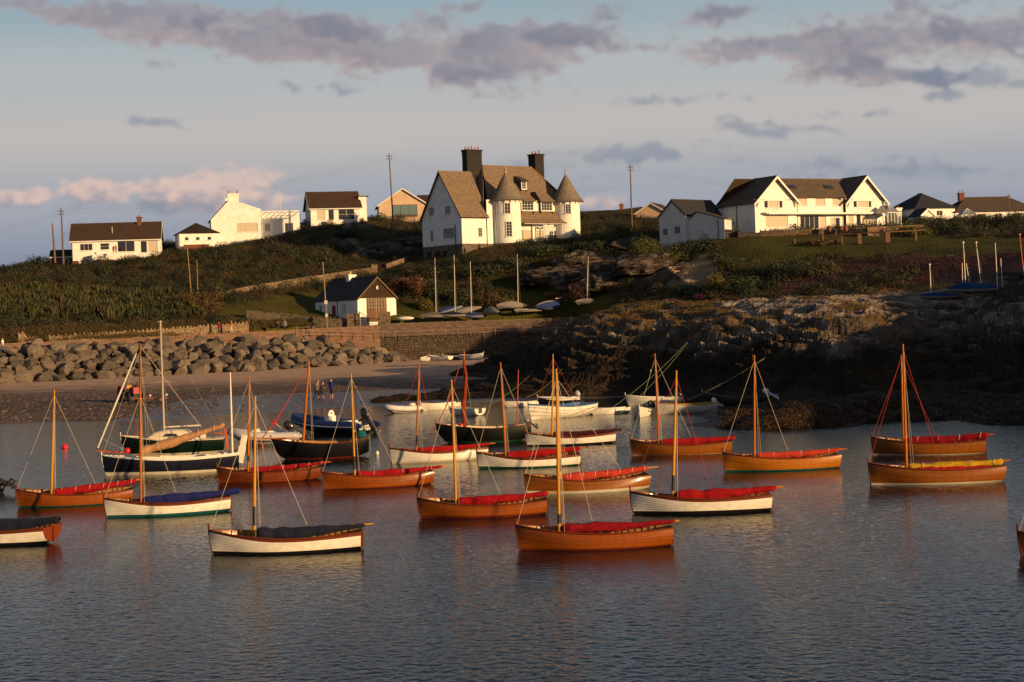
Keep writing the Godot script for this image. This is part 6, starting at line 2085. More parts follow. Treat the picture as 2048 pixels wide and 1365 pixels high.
	pipe(t, Vector3(-0.1, -3.0, -1.7), Vector3(-0.1, 3.2, -1.7), iron, "downpipe", 0.07)
	pipe(t, Vector3(13.1, 0.0, vz + 0.1), Vector3(13.1, 3.2, vz + 0.1), iron)
	pipe(t, Vector3(21.5, 0.0, vz + 0.1), Vector3(21.5, 3.2, vz + 0.1), iron)
	var gt := MB.new()
	gt.tube([Vector3(-0.3, ev - sl * ov - 0.08, zf + 0.06), Vector3(5.4, ev - sl * ov - 0.08, zf + 0.06)], [0.06], 6)
	obj("gutter", gt, iron, t)
func build_gabled_house() -> void:
	var wm := render_white()
	var rm := slate("slate_brown", Color(0.135, 0.102, 0.076))
	var trim := paint("trim_white", Color(0.74, 0.72, 0.66))
	var iron := mat("iron_black", Color(0.018, 0.016, 0.015), 0.5)
	var tf := plot(1511.6, 464.5, 255, 28.0)
	var t := thing("gabled_house", "long white house with two front gables and a brown slate roof", "house", tf.origin, tf.basis)
	for q in [[4, -5, 7], [11, -5, 7], [20, -5, 7], [11, 0, 3], [20, 0, 3], [4, 0, 3]]:
		var w0 := tf * Vector3(q[0], 0, q[1])
		keep_clear.append([w0.x, w0.z, float(q[2])])
	var X := Vector3.RIGHT
	var Z := Vector3.BACK
	var W := 25.0
	var D := 9.8
	var ev := 4.75
	var rg := 8.55
	var B := -2.5
	win_wall(t, wm, Vector3(0, B, -D), Z, D, ev - B, [])
	win_wall(t, wm, Vector3(W, B, 0), -Z, D, ev - B, [], [])
	wall(t, wm, Vector3(W, B, -D), -X, W, ev - B)
	var gw := 7.7
	var g2 := W - gw
	win_wall(t, wm, Vector3(0, B, 0), X, gw, ev - B, [[1.75, 3.7 - B - 0.1, 0.75, 1.35, 1, 1], [2.55, 3.7 - B - 0.1, 1.9, 1.35, 1, 1, 1], [4.55, 3.7 - B - 0.1, 0.65, 1.35, 1, 1], [1.9, 0.65 - B, 4.2, 1.85, 1, 1, 1]], [gw * 0.5, rg - 0.15 - ev])
	win_wall(t, wm, Vector3(gw, B, -0.5), X, g2 - gw, 5.5 - B, [[0.6, 3.95 - B, 1.9, 1.3, 2, 1, 1], [4.1, 3.95 - B, 1.9, 1.3, 2, 1, 1], [7.4, 3.95 - B, 1.7, 1.3, 2, 1, 1], [1.1, 0.45 - B, 3.6, 2.0, 4, 1], [4.8, 0.45 - B, 1.3, 2.0, 1, 1, 1], [6.9, 0.0 - B, 0.95, 2.2, 1, 3, 1], [7.9, 0.0 - B, 0.9, 2.2, 1, 1]])
	win_wall(t, wm, Vector3(g2, B, 0), X, gw, ev - B, [[1.5, 3.7 - B, 0.75, 1.4, 1, 1], [2.4, 3.7 - B, 2.0, 1.4, 1, 1, 1], [4.5, 3.7 - B, 0.6, 1.4, 1, 1], [0.4, 0.5 - B, 1.0, 2.1, 1, 1, 1], [2.0, 0.5 - B, 0.9, 2.1, 1, 1], [3.1, 0.5 - B, 2.9, 2.1, 1, 1, 1]], [gw * 0.5, rg + 0.05 - ev])
	for g in [[1.6, 4.9], [g2 + 1.8, 4.6]]:
		var by := MB.new()
		by.box(Vector3(g[0] + g[1] * 0.5, 2.85, 0.45), Vector3(g[1] + 0.5, 0.22, 1.0))
		var rows := PackedVector3Array()
		for j in 6:
			var a := PI * 0.5 * j / 5.0
			for i in 9:
				var s := i / 8.0
				rows.append(Vector3(g[0] + 0.6 + (g[1] - 1.6) * s, 3.6 - 0.55 * (1.0 - cos(a)) , 0.03 + 0.5 * cos(a) * sin(PI * clampf(s, 0.02, 0.98))))
		by.grid(rows, 9, 6)
		obj("bay", by, wm, t)
	var cn := MB.new()
	cn.box(Vector3(W * 0.5 - 0.2, 2.74, 0.3), Vector3(W - 4.0, 0.26, 1.5))
	obj("canopy", cn, trim, t)
	var zr := -D * 0.5
	var e := 0.4
	roof_slope(t, rm, Vector3(gw * 0.5, 5.25, -0.1), Vector3(W - gw * 0.5, 5.25, -0.1), Vector3(W - gw * 0.5, rg - 0.1, zr), Vector3(gw * 0.5, rg - 0.1, zr), 0.3, 0.05)
	roof_slope(t, rm, Vector3(W, ev - 0.2, -D - e), Vector3(0, ev - 0.2, -D - e), Vector3(0, rg - 0.1, zr), Vector3(W, rg - 0.1, zr), 0.3, 0.05)
	var dr := (rg - ev) / (gw * 0.5) * e
	for gx in [0.0, g2]:
		var up := -0.15 if gx == 0.0 else 0.05
		var fz := 0.65
		var L0 := Vector3(gx - e, ev - dr, fz)
		var T0 := Vector3(gx + gw * 0.5, rg + up, fz)
		var R0 := Vector3(gx + gw + e, ev - dr, fz)
		var T1 := Vector3(gx + gw * 0.5, rg + up, -D - e)
		roof_slope(t, rm, Vector3(gx - e, ev - dr, -D - e), L0, T0, T1, 0.3, 0.05)
		roof_slope(t, rm, R0, Vector3(gx + gw + e, ev - dr, -D - e), T1, T0, 0.3, 0.05)
		barge(t, trim, L0 - Vector3(0.15, 0.15, 0), T0 + Vector3(0, 0.05, 0), Z, 0.3)
		barge(t, trim, R0 + Vector3(0.15, -0.15, 0), T0 + Vector3(0, 0.05, 0.003), Z, 0.3)
		ridge_caps(t, rm, T0, T1)
		for s in [0.35, gw - 0.35]:
			var bk := MB.new()
			var px: float = gx + s
			bk.tri(Vector3(px, 3.6, 0.02), Vector3(px, ev - 0.1, 0.02), Vector3(px, ev - 0.1, 0.6))
			bk.tri(Vector3(px + 0.14, 3.6, 0.02), Vector3(px + 0.14, ev - 0.1, 0.6), Vector3(px + 0.14, ev - 0.1, 0.02))
			bk.quad(Vector3(px, 3.6, 0.02), Vector3(px + 0.14, 3.6, 0.02), Vector3(px + 0.14, ev - 0.1, 0.6), Vector3(px, ev - 0.1, 0.6))
			obj("bracket", bk, trim, t)
		var tb := MB.new()
		tb.box(Vector3(gx + gw * 0.5, ev + 0.0, 0.03), Vector3(gw - 0.1, 0.14, 0.08))
		obj("gable_band", tb, trim, t)
	ridge_caps(t, rm, Vector3(gw * 0.5, rg - 0.08, zr), Vector3(W - gw * 0.5, rg - 0.08, zr))
	for q in [[9.0, 0.55], [16.2, 0.55]]:
		var s: float = q[1]
		var o := Vector3(q[0], lerpf(5.25, rg - 0.1, s), lerpf(-0.1, zr, s))
		var n := Vector3(0, -zr, rg - 5.3).normalized()
		var sk := MB.new()
		var bs := Basis(X, n.cross(X) * -1.0, n)
		sk.box(o + n * 0.08, Vector3(1.6, 1.1, 0.12), bs)
		var sw := obj("skylight", sk, mat("skylight_frame", Color(0.05, 0.04, 0.035), 0.5), t)
		var sp := MB.new()
		sp.box(o + n * 0.145, Vector3(1.4, 0.9, 0.02), bs)
		obj("pane", sp, pane_dark(), sw)
	pipe(t, Vector3(gw + 0.15, 0, 0.1), Vector3(gw + 0.15, ev - 0.4, 0.1), iron)
	pipe(t, Vector3(g2 - 0.15, 0, 0.1), Vector3(g2 - 0.15, ev + 0.3, 0.1), iron)
	pipe(t, Vector3(-0.08, -1, -4.6), Vector3(-0.08, ev - 0.3, -4.6), iron)
	pipe(t, Vector3(g2 - 0.15, ev + 0.3, 0.1), Vector3(g2 - 0.9, ev + 0.55, 0.2), iron, "gutter", 0.08)
	var an := MB.new()
	an.bar(Vector3(15.0, rg, zr), Vector3(15.0, rg + 1.0, zr), 0.03, 0.03)
	an.bar(Vector3(13.9, rg + 0.95, zr), Vector3(15.7, rg + 1.05, zr), 0.025, 0.025)
	for k in 6:
		an.bar(Vector3(14.0 + k * 0.28, rg + 0.97, zr - 0.25), Vector3(14.0 + k * 0.28, rg + 0.97, zr + 0.25), 0.015, 0.015)
	obj("aerial", an, mat("alloy", Color(0.55, 0.52, 0.47), 0.4), t)
	var ring := MB.new()
	var pts := []
	for i in 25:
		pts.append(Vector3(-0.12, 1.05 + sin(TAU * i / 24.0) * 0.9, -5.9 + cos(TAU * i / 24.0) * 0.9))
	ring.tube(pts, [0.05], 5, false)
	ring.bar(Vector3(-0.12, 1.05, -5.9), Vector3(-0.12, 1.9, -5.3), 0.05, 0.05)
	obj("wheel_ornament", ring, mat("ornament", Color(0.4, 0.33, 0.22), 0.6), t)
	var am := mat("render_grey", Color(0.60, 0.585, 0.55), 0.85, {"tex": noise_tex("wash", 0.01, 5, 0.9, 1.0), "scale": Vector3(0.14, 0.14, 0.14)})
	var rd := slate("slate_blue", Color(0.045, 0.042, 0.048))
	var at2 := plot(1372, 471, 257, 42.0)
	var a := simple_house("annexe", "grey-white annexe with a dark slate roof beside the long white house", at2, 9.0, 5.4, 3.3, 5.6, "x", am, rd, {"over": 0.12, "down": -3.0, "left": [[0.6, 0.2, 1.1, 1.1, 1, 1], [3.0, 0.3, 1.3, 1.2, 1, 1]], "tone": 0.15, "barge": iron})
	win_wall(a, am, Vector3(0.6, -3, 7.2), X, 1.6, 5.1, [])
	win_wall(a, am, Vector3(0.6, -3, 0.0), Z, 7.2, 5.1, [], [2.0, 1.35])
	roof_slope(a, rd, Vector3(0.45, 2.05, 7.35), Vector3(2.4, 2.0, 7.35), Vector3(2.4, 3.5, 2.0), Vector3(0.45, 3.5, 2.0), 0.15)
	roof_slope(a, rd, Vector3(2.4, 2.9, -0.1), Vector3(0.45, 2.9, -0.1), Vector3(0.45, 3.5, 2.0), Vector3(2.4, 3.5, 2.0), 0.15)
	pipe(a, Vector3(0.5, -1, 6.0), Vector3(0.5, 2.0, 6.0), iron)
func stone_panel(o: Vector3, u: Vector3, w: float, h: float, sd: int, holes: Array, course := 0.26, depth := 0.06, tint := 1.0) -> MB:
	var mb := MB.new()
	var r := RandomNumberGenerator.new()
	r.seed = sd
	var n := u.cross(Vector3.UP)
	var xa := 0.0
	while xa < w - 0.02:
		var xb := minf(xa + course * r.randf_range(4.0, 9.0), w)
		if w - xb < course: xb = w
		var y := 0.0
		while y < h - 0.03:
			var ch := minf(course * r.randf_range(0.7, 1.35), h - y)
			var x := xa
			while x < xb - 0.02:
				var sw := minf(course * r.randf_range(0.8, 2.3), xb - x)
				var cx := x + sw * 0.5
				var cy := y + ch * 0.5
				var skip := false
				for q in holes:
					if cx > q[0] and cx < q[0] + q[2] and cy > q[1] and cy < q[1] + q[3]:
						skip = true
				if not skip:
					var g := r.randf_range(0.55, 1.45) * tint
					mb.col = Color(g * r.randf_range(0.92, 1.1), g, g * r.randf_range(0.85, 1.05))
					if r.randf() < 0.05: mb.col = Color(2.1, 2.0, 1.9) * tint
					var j := 0.02
					var d := depth * r.randf_range(0.4, 1.2)
					var a := o + u * (x + j) + Vector3.UP * (y + j)
					var b := o + u * (x + sw - j) + Vector3.UP * (y + j)
					var c := o + u * (x + sw - j) + Vector3.UP * (y + ch - j)
					var e := o + u * (x + j) + Vector3.UP * (y + ch - j)
					var s := 0.025
					var A := a + u * s + Vector3.UP * s + n * d
					var B := b - u * s + Vector3.UP * s + n * d
					var C := c - u * s - Vector3.UP * s + n * d * r.randf_range(0.8, 1.2)
					var E := e + u * s - Vector3.UP * s + n * d
					mb.quad(A, B, C, E)
					mb.quad(a, b, B, A); mb.quad(b, c, C, B); mb.quad(c, e, E, C); mb.quad(e, a, A, E)
				x += sw
			y += ch
		xa = xb
	mb.col = Color(0.45, 0.42, 0.38) * tint
	if holes.is_empty():
		mb.quad(o, o + u * w, o + u * w + Vector3.UP * h, o + Vector3.UP * h)
	return mb
func build_small_houses() -> void:
	var wm := render_white()
	var brown := slate("tile_brown", Color(0.070, 0.043, 0.030))
	var darkr := slate("tile_dark", Color(0.035, 0.028, 0.026))
	var ochre := mat("render_ochre", Color(0.55, 0.40, 0.27), 0.85, {"tex": noise_tex("wash", 0.01, 5, 0.9, 1.0), "scale": Vector3(0.14, 0.14, 0.14)})
	var pink := mat("render_pink", Color(0.50, 0.33, 0.22), 0.85)
	var trim := paint("trim_white", Color(0.74, 0.72, 0.66))
	var brick := mat("brick_red", Color(0.20, 0.075, 0.045), 0.9, {"tex": noise_tex("wash2", 0.08, 3, 0.7, 1.0), "scale": Vector3(0.6, 0.6, 0.6)})
	var iron := mat("iron_black", Color(0.018, 0.016, 0.015), 0.5)
	var X := Vector3.RIGHT
	var Z := Vector3.BACK
	var tf := plot(143.5, 520, 300, 8.0)
	var t := simple_house("bungalow", "white bungalow with a brown tile roof and a balcony, farthest left", tf, 15.2, 7.5, 3.6, 6.5, "x", wm, brown, {"down": -2.2, "over": 0.4, "front": [[1.4, 1.55, 2.2, 1.25, 3, 1], [4.9, 1.6, 1.6, 1.2, 1, 2], [7.9, 1.15, 3.0, 1.9, 2, 1], [11.9, 0.9, 1.15, 2.1, 1, 1], [13.2, 0.9, 1.7, 2.1, 1, 1, 1], [1.5, -0.9, 0.5, 0.8, 1, 1], [2.4, -0.9, 0.5, 0.8, 1, 1]]})
	chimney(t, brick, Vector3(11.6, 5.4, -3.4), Vector3(0.75, 2.1, 0.75), 1)
	var bc := MB.new()
	bc.box(Vector3(6.6, 0.35, 2.0), Vector3(5.8, 0.95, 0.15))
	bc.box(Vector3(3.75, 0.35, 1.0), Vector3(0.15, 0.95, 1.9))
	bc.box(Vector3(6.6, -0.2, 1.0), Vector3(5.8, 0.16, 2.0))
	bc.box(Vector3(8.2, -1.2, 1.0), Vector3(2.4, 2.0, 1.9))
	obj("balcony", bc, wm, t)
	var bk := MB.new()
	bk.box(Vector3(0.65, -1.0, 0.06), Vector3(1.0, 1.6, 0.1))
	obj("brick_panel", bk, brick, t)
	var vp := MB.new()
	vp.tube([Vector3(7.0, 4.6, -1.2), Vector3(7.0, 5.7, -1.2)], [0.06], 6)
	obj("vent_pipe", vp, trim, t)
	var an := MB.new()
	an.bar(Vector3(11.4, 7.4, -3.4), Vector3(11.4, 8.8, -3.4), 0.03, 0.03)
	an.bar(Vector3(10.9, 8.7, -3.4), Vector3(11.9, 8.75, -3.4), 0.03, 0.03)
	obj("aerial", an, mat("alloy", Color(0.55, 0.52, 0.47)), t)
	pipe(t, Vector3(0.1, -1.4, 0.08), Vector3(0.1, 3.3, 0.1), iron)
	var lp := simple_house("brick_lean_to", "low brick lean-to with a sloping roof at the left end of the bungalow", plot(101, 534, 304, 8.0), 3.6, 5.0, 1.9, 3.0, "x", brick, darkr, {"down": -2.0, "over": 0.25, "front": [[2.0, 0.3, 1.2, 1.1, 2, 1]]})
	tf = plot(359, 490, 308, 18.0)
	simple_house("flat_hut", "low white hut with a black hipped roof and three small dark windows", tf, 7.0, 6.5, 2.1, 4.0, "x", wm, darkr, {"hip": true, "down": -2.0, "over": 0.3, "front": [[0.9, 0.75, 0.75, 0.65, 1, 1], [2.9, 0.75, 0.75, 0.65, 1, 1], [5.0, 0.75, 0.75, 0.65, 1, 1]], "left": [[2.0, -0.5, 1.0, 1.6, 1, 1]]})
	var bw := thing("brick_wall", "low red-brown brick wall in front of the hut", "wall", tf * Vector3(0.6, -0.9, 1.2), tf.basis)
	var bwm := MB.new()
	bwm.box(Vector3(2.2, 0.2, 0), Vector3(4.6, 1.3, 0.22))
	obj("brickwork", bwm, brick, bw)
	tf = plot(423, 485, 312, 12.0)
	t = thing("chimney_house", "white gabled house with a massive white chimney and a glazed veranda", "house", tf.origin, tf.basis)
	keep_clear.append([(tf * Vector3(7, 0, -4)).x, (tf * Vector3(7, 0, -4)).z, 8.0])
	var mb := MB.new()
	win_wall(t, wm, Vector3(0, -2.5, 0), X, 9.2, 6.7, [[4.6, 4.2, 3.9, 1.75, 4, 1, 1]])
	var gp := MB.new()
	var prof := [Vector3(0, 4.2, 0), Vector3(3.2, 7.6, 0), Vector3(5.6, 7.2, 0), Vector3(9.2, 5.9, 0), Vector3(9.2, 4.2, 0)]
	for i in range(1, 4):
		gp.tri(prof[0], prof[i + 1], prof[i])
	for i in 4:
		gp.quad(prof[i], prof[i + 1], prof[i + 1] + Vector3(0, 0, -7.5), prof[i] + Vector3(0, 0, -7.5))
	obj("gable", gp, wm, t)
	win_wall(t, wm, Vector3(0, -2.5, -7.5), Z, 7.5, 6.7, [[5.4, 4.4, 1.2, 1.4, 2, 1]])
	wall(t, wm, Vector3(9.2, -2.5, 0), -Z, 7.5, 8.4)
	wall(t, wm, Vector3(9.2, -2.5, -7.5), -X, 9.2, 6.7)
	roof_slope(t, darkr, Vector3(-0.35, 3.9, -7.6), Vector3(-0.35, 3.9, 0.03), Vector3(3.2, 7.62, 0.03), Vector3(3.2, 7.62, -7.6), 0.2)
	chimney(t, wm, Vector3(4.2, 6.0, -0.9), Vector3(2.0, 2.9, 1.1), 2)
	var stp := MB.new()
	stp.box(Vector3(3.0, 7.4, -0.9), Vector3(0.6, 1.3, 1.1))
	obj("chimney_shoulder", stp, wm, t)
	var glz := mat("veranda_glass_left", Color(0.9, 0.92, 0.95), 0.03)
	glz.transparency = BaseMaterial3D.TRANSPARENCY_ALPHA
	glz.albedo_color.a = 0.06
	win_wall(t, wm, Vector3(9.2, -2.0, -2.2), X, 7.2, 7.3, [[0.7, 4.2 - 0.3, 1.1, 1.5, 1, 1], [4.4, 3.0, 1.6, 2.4, 2, 1]])
	var fl := MB.new()
	fl.box(Vector3(12.8, 0.55, -1.0), Vector3(7.2, 0.25, 2.4))
	obj("veranda_floor", fl, trim, t)
	for i in 5:
		var pp := MB.new()
		pp.box(Vector3(9.3 + i * 1.76, 2.65, 0.12), Vector3(0.09, 4.0, 0.09))
		obj("veranda_post", pp, trim, t)
		if i < 4:
			var gq := MB.new()
			gq.quad(Vector3(9.36 + i * 1.76, 0.7, 0.12), Vector3(11.0 + i * 1.76, 0.7, 0.12), Vector3(11.0 + i * 1.76, 4.4, 0.12), Vector3(9.36 + i * 1.76, 4.4, 0.12))
			obj("pane", gq, glz, t)
	var gr := MB.new()
	for i in 8:
		gr.bar(Vector3(9.4 + i * 1.0, 4.7, 0.15), Vector3(9.4 + i * 1.0, 5.6, -2.2), 0.06, 0.08)
	gr.box(Vector3(12.8, 4.68, 0.14), Vector3(7.3, 0.12, 0.1))
	gr.box(Vector3(12.8, 5.55, -2.1), Vector3(7.3, 0.3, 0.16))
	obj("veranda_roof_frame", gr, trim, t)
	var fp := MB.new()
	fp.tube([Vector3(13.0, 4.0, -3), Vector3(13.0, 9.3, -3)], [0.025], 5)
	obj("flag_pole", fp, trim, t)
	tf = plot(622, 452, 320, 14.0)
	t = simple_house("brown_roofed_house", "white house with a wide brown roof and tall windows on the crest", tf, 9.4, 8.0, 3.55, 6.6, "x", wm, brown, {"down": -2.5, "over": 0.4, "front": [[1.1, 1.0, 1.6, 1.9, 1, 2, 1], [3.3, 1.0, 1.1, 2.0, 1, 1], [5.2, 1.0, 3.1, 2.1, 2, 2]]})
	var fnp := MB.new()
	for i in 8:
		fnp.box(Vector3(2.9 + i * 0.14, 0.2, 1.4), Vector3(0.1, 1.5 + 0.1 * (i % 3), 0.06))
	obj("windbreak", fnp, wood("fence_wood", Color(0.22, 0.12, 0.06)), t)
	fnp = MB.new()
	for i in 6:
		fnp.box(Vector3(9.0 + i * 0.14, 0.3, 1.2), Vector3(0.1, 1.4 + 0.1 * (i % 3), 0.06))
	obj("windbreak", fnp, wood("fence_wood", Color(0.22, 0.12, 0.06)), t)
	var tw := MB.new()
	tw.box(Vector3(10.2, 2.3, -3.0), Vector3(1.5, 6.4, 2.6))
	obj("side_block", tw, wm, t)
	var twr := MB.new()
	twr.box(Vector3(10.3, 5.55, -3.0), Vector3(2.1, 0.14, 3.2))
	obj("side_roof", twr, brown, t)
	tf = plot(758, 439, 335, 6.0)
	t = simple_house("ochre_gable_house", "ochre gabled house with a wide red-framed window, behind the tall pole", tf, 9.6, 11.0, 2.9, 6.0, "z", ochre, brown, {"down": -2.5, "over": 0.45})
	var rf := mat("frame_red", Color(0.13, 0.02, 0.015), 0.5)
	window(t, Vector3(0, 0, 0.14), X, [2.7, 0.35, 4.9, 2.4], 3, 1, rf, mat("window_pane_teal", Color(0.10, 0.16, 0.16), 0.06, {"spec": 0.6}), false)
	var rl := MB.new()
	for i in 18:
		rl.box(Vector3(2.6 + i * 0.3, 0.2, 0.7), Vector3(0.05, 1.0, 0.05))
	rl.box(Vector3(5.2, 0.72, 0.7), Vector3(5.5, 0.07, 0.08))
	obj("balcony_rail", rl, rf, t)
	roof_slope(t, brown, Vector3(8.0, 3.0, -5.0), Vector3(13.0, 3.0, -5.0), Vector3(13.0, 5.2, -8.5), Vector3(8.0, 5.2, -8.5), 0.2)
	tf = plot(716, 641, 250, 40.0)
	var sd := slate("slate_boathouse", Color(0.050, 0.046, 0.047))
	t = simple_house("boathouse", "white boathouse with a dark slate roof and tall timber doors", tf, 7.0, 11.2, 3.35, 6.4, "z", wm, sd, {"down": -1.2, "over": 0.3, "tone": 0.3, "front": [], "left": [[1.0, 1.2, 0.7, 1.3, 2, 3], [4.5, 0.0, 0.95, 2.4, 1, 1], [6.9, 1.1, 1.3, 1.4, 4, 3, 1]], "barge": mat("barge_brown", Color(0.10, 0.06, 0.035), 0.7)})
	var bd := MB.new()
	var wd := wood("boarding_dark", Color(0.07, 0.042, 0.026))
	var gb := MB.new()
	for i in 16:              # boarded gable, horizontal
		var y := 3.3 + i * 0.19
		var half := 3.45 * (1.0 - (y - 3.35) / 3.05)
		if half > 0.1:
			var g := rng.randf_range(0.75, 1.25)
			gb.col = Color(g, g, g)
			gb.box(Vector3(3.5, y, 0.05), Vector3(half * 2.0, 0.17, 0.06), Basis(X, 0.15))
	obj("gable_boarding", gb, wd, t)
	var door_m := wood("boarding_brown", Color(0.26, 0.15, 0.075))
	for k in 2:
		var dn := Node3D.new()
		dn.name = "door" if k == 0 else "door_001"
		t.add_child(dn, true)
		for i in 7:
			var pk := MB.new()
			var g := rng.randf_range(0.6, 1.3)
			pk.col = Color(g, g, g)
			pk.box(Vector3(1.72 + k * 1.85 + i * 0.25, 0.65, 0.08), Vector3(0.235, 1.7, 0.08))
			obj("plank", pk, door_m, dn)
		var gl := MB.new()
		gl.box(Vector3(2.47 + k * 1.85, 2.35, 0.06), Vector3(1.72, 1.65, 0.04))
		obj("pane", gl, mat("pane_tan", Color(0.20, 0.15, 0.10), 0.1, {"spec": 0.6}), dn)
		var fb := MB.new()
		for i in 4:
			fb.box(Vector3(1.66 + k * 1.85 + i * 0.54, 2.35, 0.1), Vector3(0.07, 1.7, 0.06))
		for i in 4:
			fb.box(Vector3(2.47 + k * 1.85, 1.56 + i * 0.52, 0.1), Vector3(1.7, 0.06, 0.055))
		obj("glazing_bars", fb, wd, dn)
	chimney(t, wm, Vector3(3.5, 5.2, -6.6), Vector3(1.2, 1.75, 0.8), 1, 0.0, Color(0.5, 0.4, 0.28))
	var rdr := MB.new()
	rdr.box(Vector3(-0.04, 1.15, -11.2 + 4.97), Vector3(0.06, 2.3, 0.85))
	obj("door_red", rdr, mat("paint_red", Color(0.22, 0.012, 0.012), 0.5), t)
	pipe(t, Vector3(-0.08, 0, -5.2), Vector3(-0.08, 3.0, -5.2), iron)
	var lt := MB.new()
	lt.box(Vector3(3.5, 4.75, 0.16), Vector3(0.28, 0.5, 0.12))
	obj("owl_hole", lt, trim, t)
	tf = plot(1272, 436, 350, -20.0)
	simple_house("pink_gable_house", "low pinkish house with a brown roof on the skyline beyond the second pole", tf, 6.6, 9.0, 1.0, 2.9, "z", pink, brown, {"down": -2.5, "over": 0.4})
	var r2 := thing("far_roof", "far brown roof with a small chimney, half hidden behind the turret house hill", "roof", plot(1178, 425, 390, 5.0).origin, yaw(0.1))
	roof_slope(r2, brown, Vector3(0, -1.5, 0), Vector3(15, -0.5, 0), Vector3(13, 1.2, -4), Vector3(2, 0.2, -4), 0.2)
	chimney(r2, brick, Vector3(8.2, -0.5, -3.6), Vector3(0.7, 2.4, 0.7), 1)
	tf = plot(1833, 438, 352, 20.0)
	t = simple_house("dark_hipped_bungalow", "cream bungalow with a large dark hipped roof beyond the conservatory", tf, 9.5, 11.0, 2.2, 5.6, "x", wm, slate("tile_slate", Color(0.04, 0.042, 0.05)), {"hip": true, "down": -3.0, "over": 0.5, "front": [[5.0, 0.6, 1.5, 1.1, 2, 1]]})
	simple_house("small_cream_gable", "small cream gable in front of the dark hipped bungalow", plot(1842, 447, 330, 20.0), 3.2, 4.0, 1.6, 2.9, "z", wm, slate("tile_slate", Color(0.04, 0.042, 0.05)), {"down": -3.0, "over": 0.2})
	chimney(t, wm, Vector3(-2.4, -0.5, -3.0), Vector3(1.3, 3.0, 0.9), 1)
	tf = plot(1912, 444, 355, 12.0)
	t = simple_house("long_bungalow", "long bungalow with a brown roof and red chimney at the right edge", tf, 19.0, 9.0, 2.0, 5.3, "x", wm, slate("tile_olive", Color(0.095, 0.072, 0.055)), {"hip": true, "down": -3.0, "over": 0.4, "front": [[5.4, 0.4, 1.6, 1.2, 2, 1], [9.0, 0.4, 1.6, 1.2, 2, 1], [13.0, 0.4, 2.2, 1.2, 2, 1]]})
	chimney(t, brick, Vector3(3.6, 4.0, -4.4), Vector3(1.1, 2.3, 0.8), 2)
	conservatory("white glazed conservatory at the right end of the long white house", plot(1777, 455, 262, 28.0), 2.6, 3.2, 2.3, 3.5)
	conservatory("small white conservatory in front of the brown-roofed bungalow at the right", plot(1925, 447, 342, 12.0), 3.4, 2.4, 1.7, 3.0)
func conservatory(label: String, tf: Transform3D, w: float, d: float, e: float, r: float) -> void:
	var t := thing("conservatory", label, "conservatory", tf.origin, tf.basis)
	var trim := paint("trim_white", Color(0.74, 0.72, 0.66))
	var glz := mat("veranda_glass", Color(0.9, 0.92, 0.95), 0.03)
	var fr := MB.new()
	for i in 5:
		fr.box(Vector3(w * i / 4.0, e * 0.5 - 0.5, 0), Vector3(0.09, e + 1.0, 0.09))
		fr.bar(Vector3(w * i / 4.0, e, 0), Vector3(w * 0.5 + (i - 2) * 0.05, r, -d * 0.4), 0.06, 0.08)
	for z in [-d]:
		for x in [0.0, w]:
			fr.box(Vector3(x, e * 0.5 - 0.5, z), Vector3(0.09, e + 1.0, 0.09))
	for y in [e, 0.2]:
		fr.box(Vector3(w * 0.5, y, 0.0), Vector3(w + 0.1, 0.1, 0.11))
		fr.box(Vector3(0, y, -d * 0.5), Vector3(0.11, 0.1, d))
		fr.box(Vector3(w, y, -d * 0.5), Vector3(0.11, 0.1, d))
	fr.box(Vector3(w * 0.5, -0.5, 0.0), Vector3(w, 1.3, 0.08))
	fr.bar(Vector3(w * 0.5, r, -d * 0.4), Vector3(w * 0.5, r, -d), 0.1, 0.1)
	obj("frame", fr, trim, t)
	for i in 4:
		var p := MB.new()
		p.quad(Vector3(w * i / 4.0 + 0.05, 0.25, 0), Vector3(w * (i + 1) / 4.0 - 0.05, 0.25, 0), Vector3(w * (i + 1) / 4.0 - 0.05, e - 0.05, 0), Vector3(w * i / 4.0 + 0.05, e - 0.05, 0))
		obj("pane", p, glz, t)
	var rp := MB.new()
	rp.tri(Vector3(0, e + 0.05, 0), Vector3(w, e + 0.05, 0), Vector3(w * 0.5, r, -d * 0.4))
	rp.quad(Vector3(0, e + 0.05, -d), Vector3(0, e + 0.05, 0), Vector3(w * 0.5, r, -d * 0.4), Vector3(w * 0.5, r, -d))
	rp.quad(Vector3(w, e + 0.05, 0), Vector3(w, e + 0.05, -d), Vector3(w * 0.5, r, -d), Vector3(w * 0.5, r, -d * 0.4))
	obj("roof_glass", rp, mat("roof_glass", Color(0.12, 0.13, 0.15), 0.1, {"spec": 0.6}), t)
func wall_line(pts: Array) -> Array:      # [px, py, d] -> world points
	var r := []
	for p in pts:
		r.append(at(p[0], p[1], p[2]))
	return r
func interp(pts: Array, s: float) -> Vector3:     # along a polyline of world points, 0..1 by length
	var tot := 0.0
	for i in pts.size() - 1: tot += pts[i].distance_to(pts[i + 1])
	var w := s * tot
	for i in pts.size() - 1:
		var l: float = pts[i].distance_to(pts[i + 1])
		if w <= l or i == pts.size() - 2:
			return pts[i].lerp(pts[i + 1], clampf(w / l, 0.0, 1.0))
		w -= l
	return pts[-1]
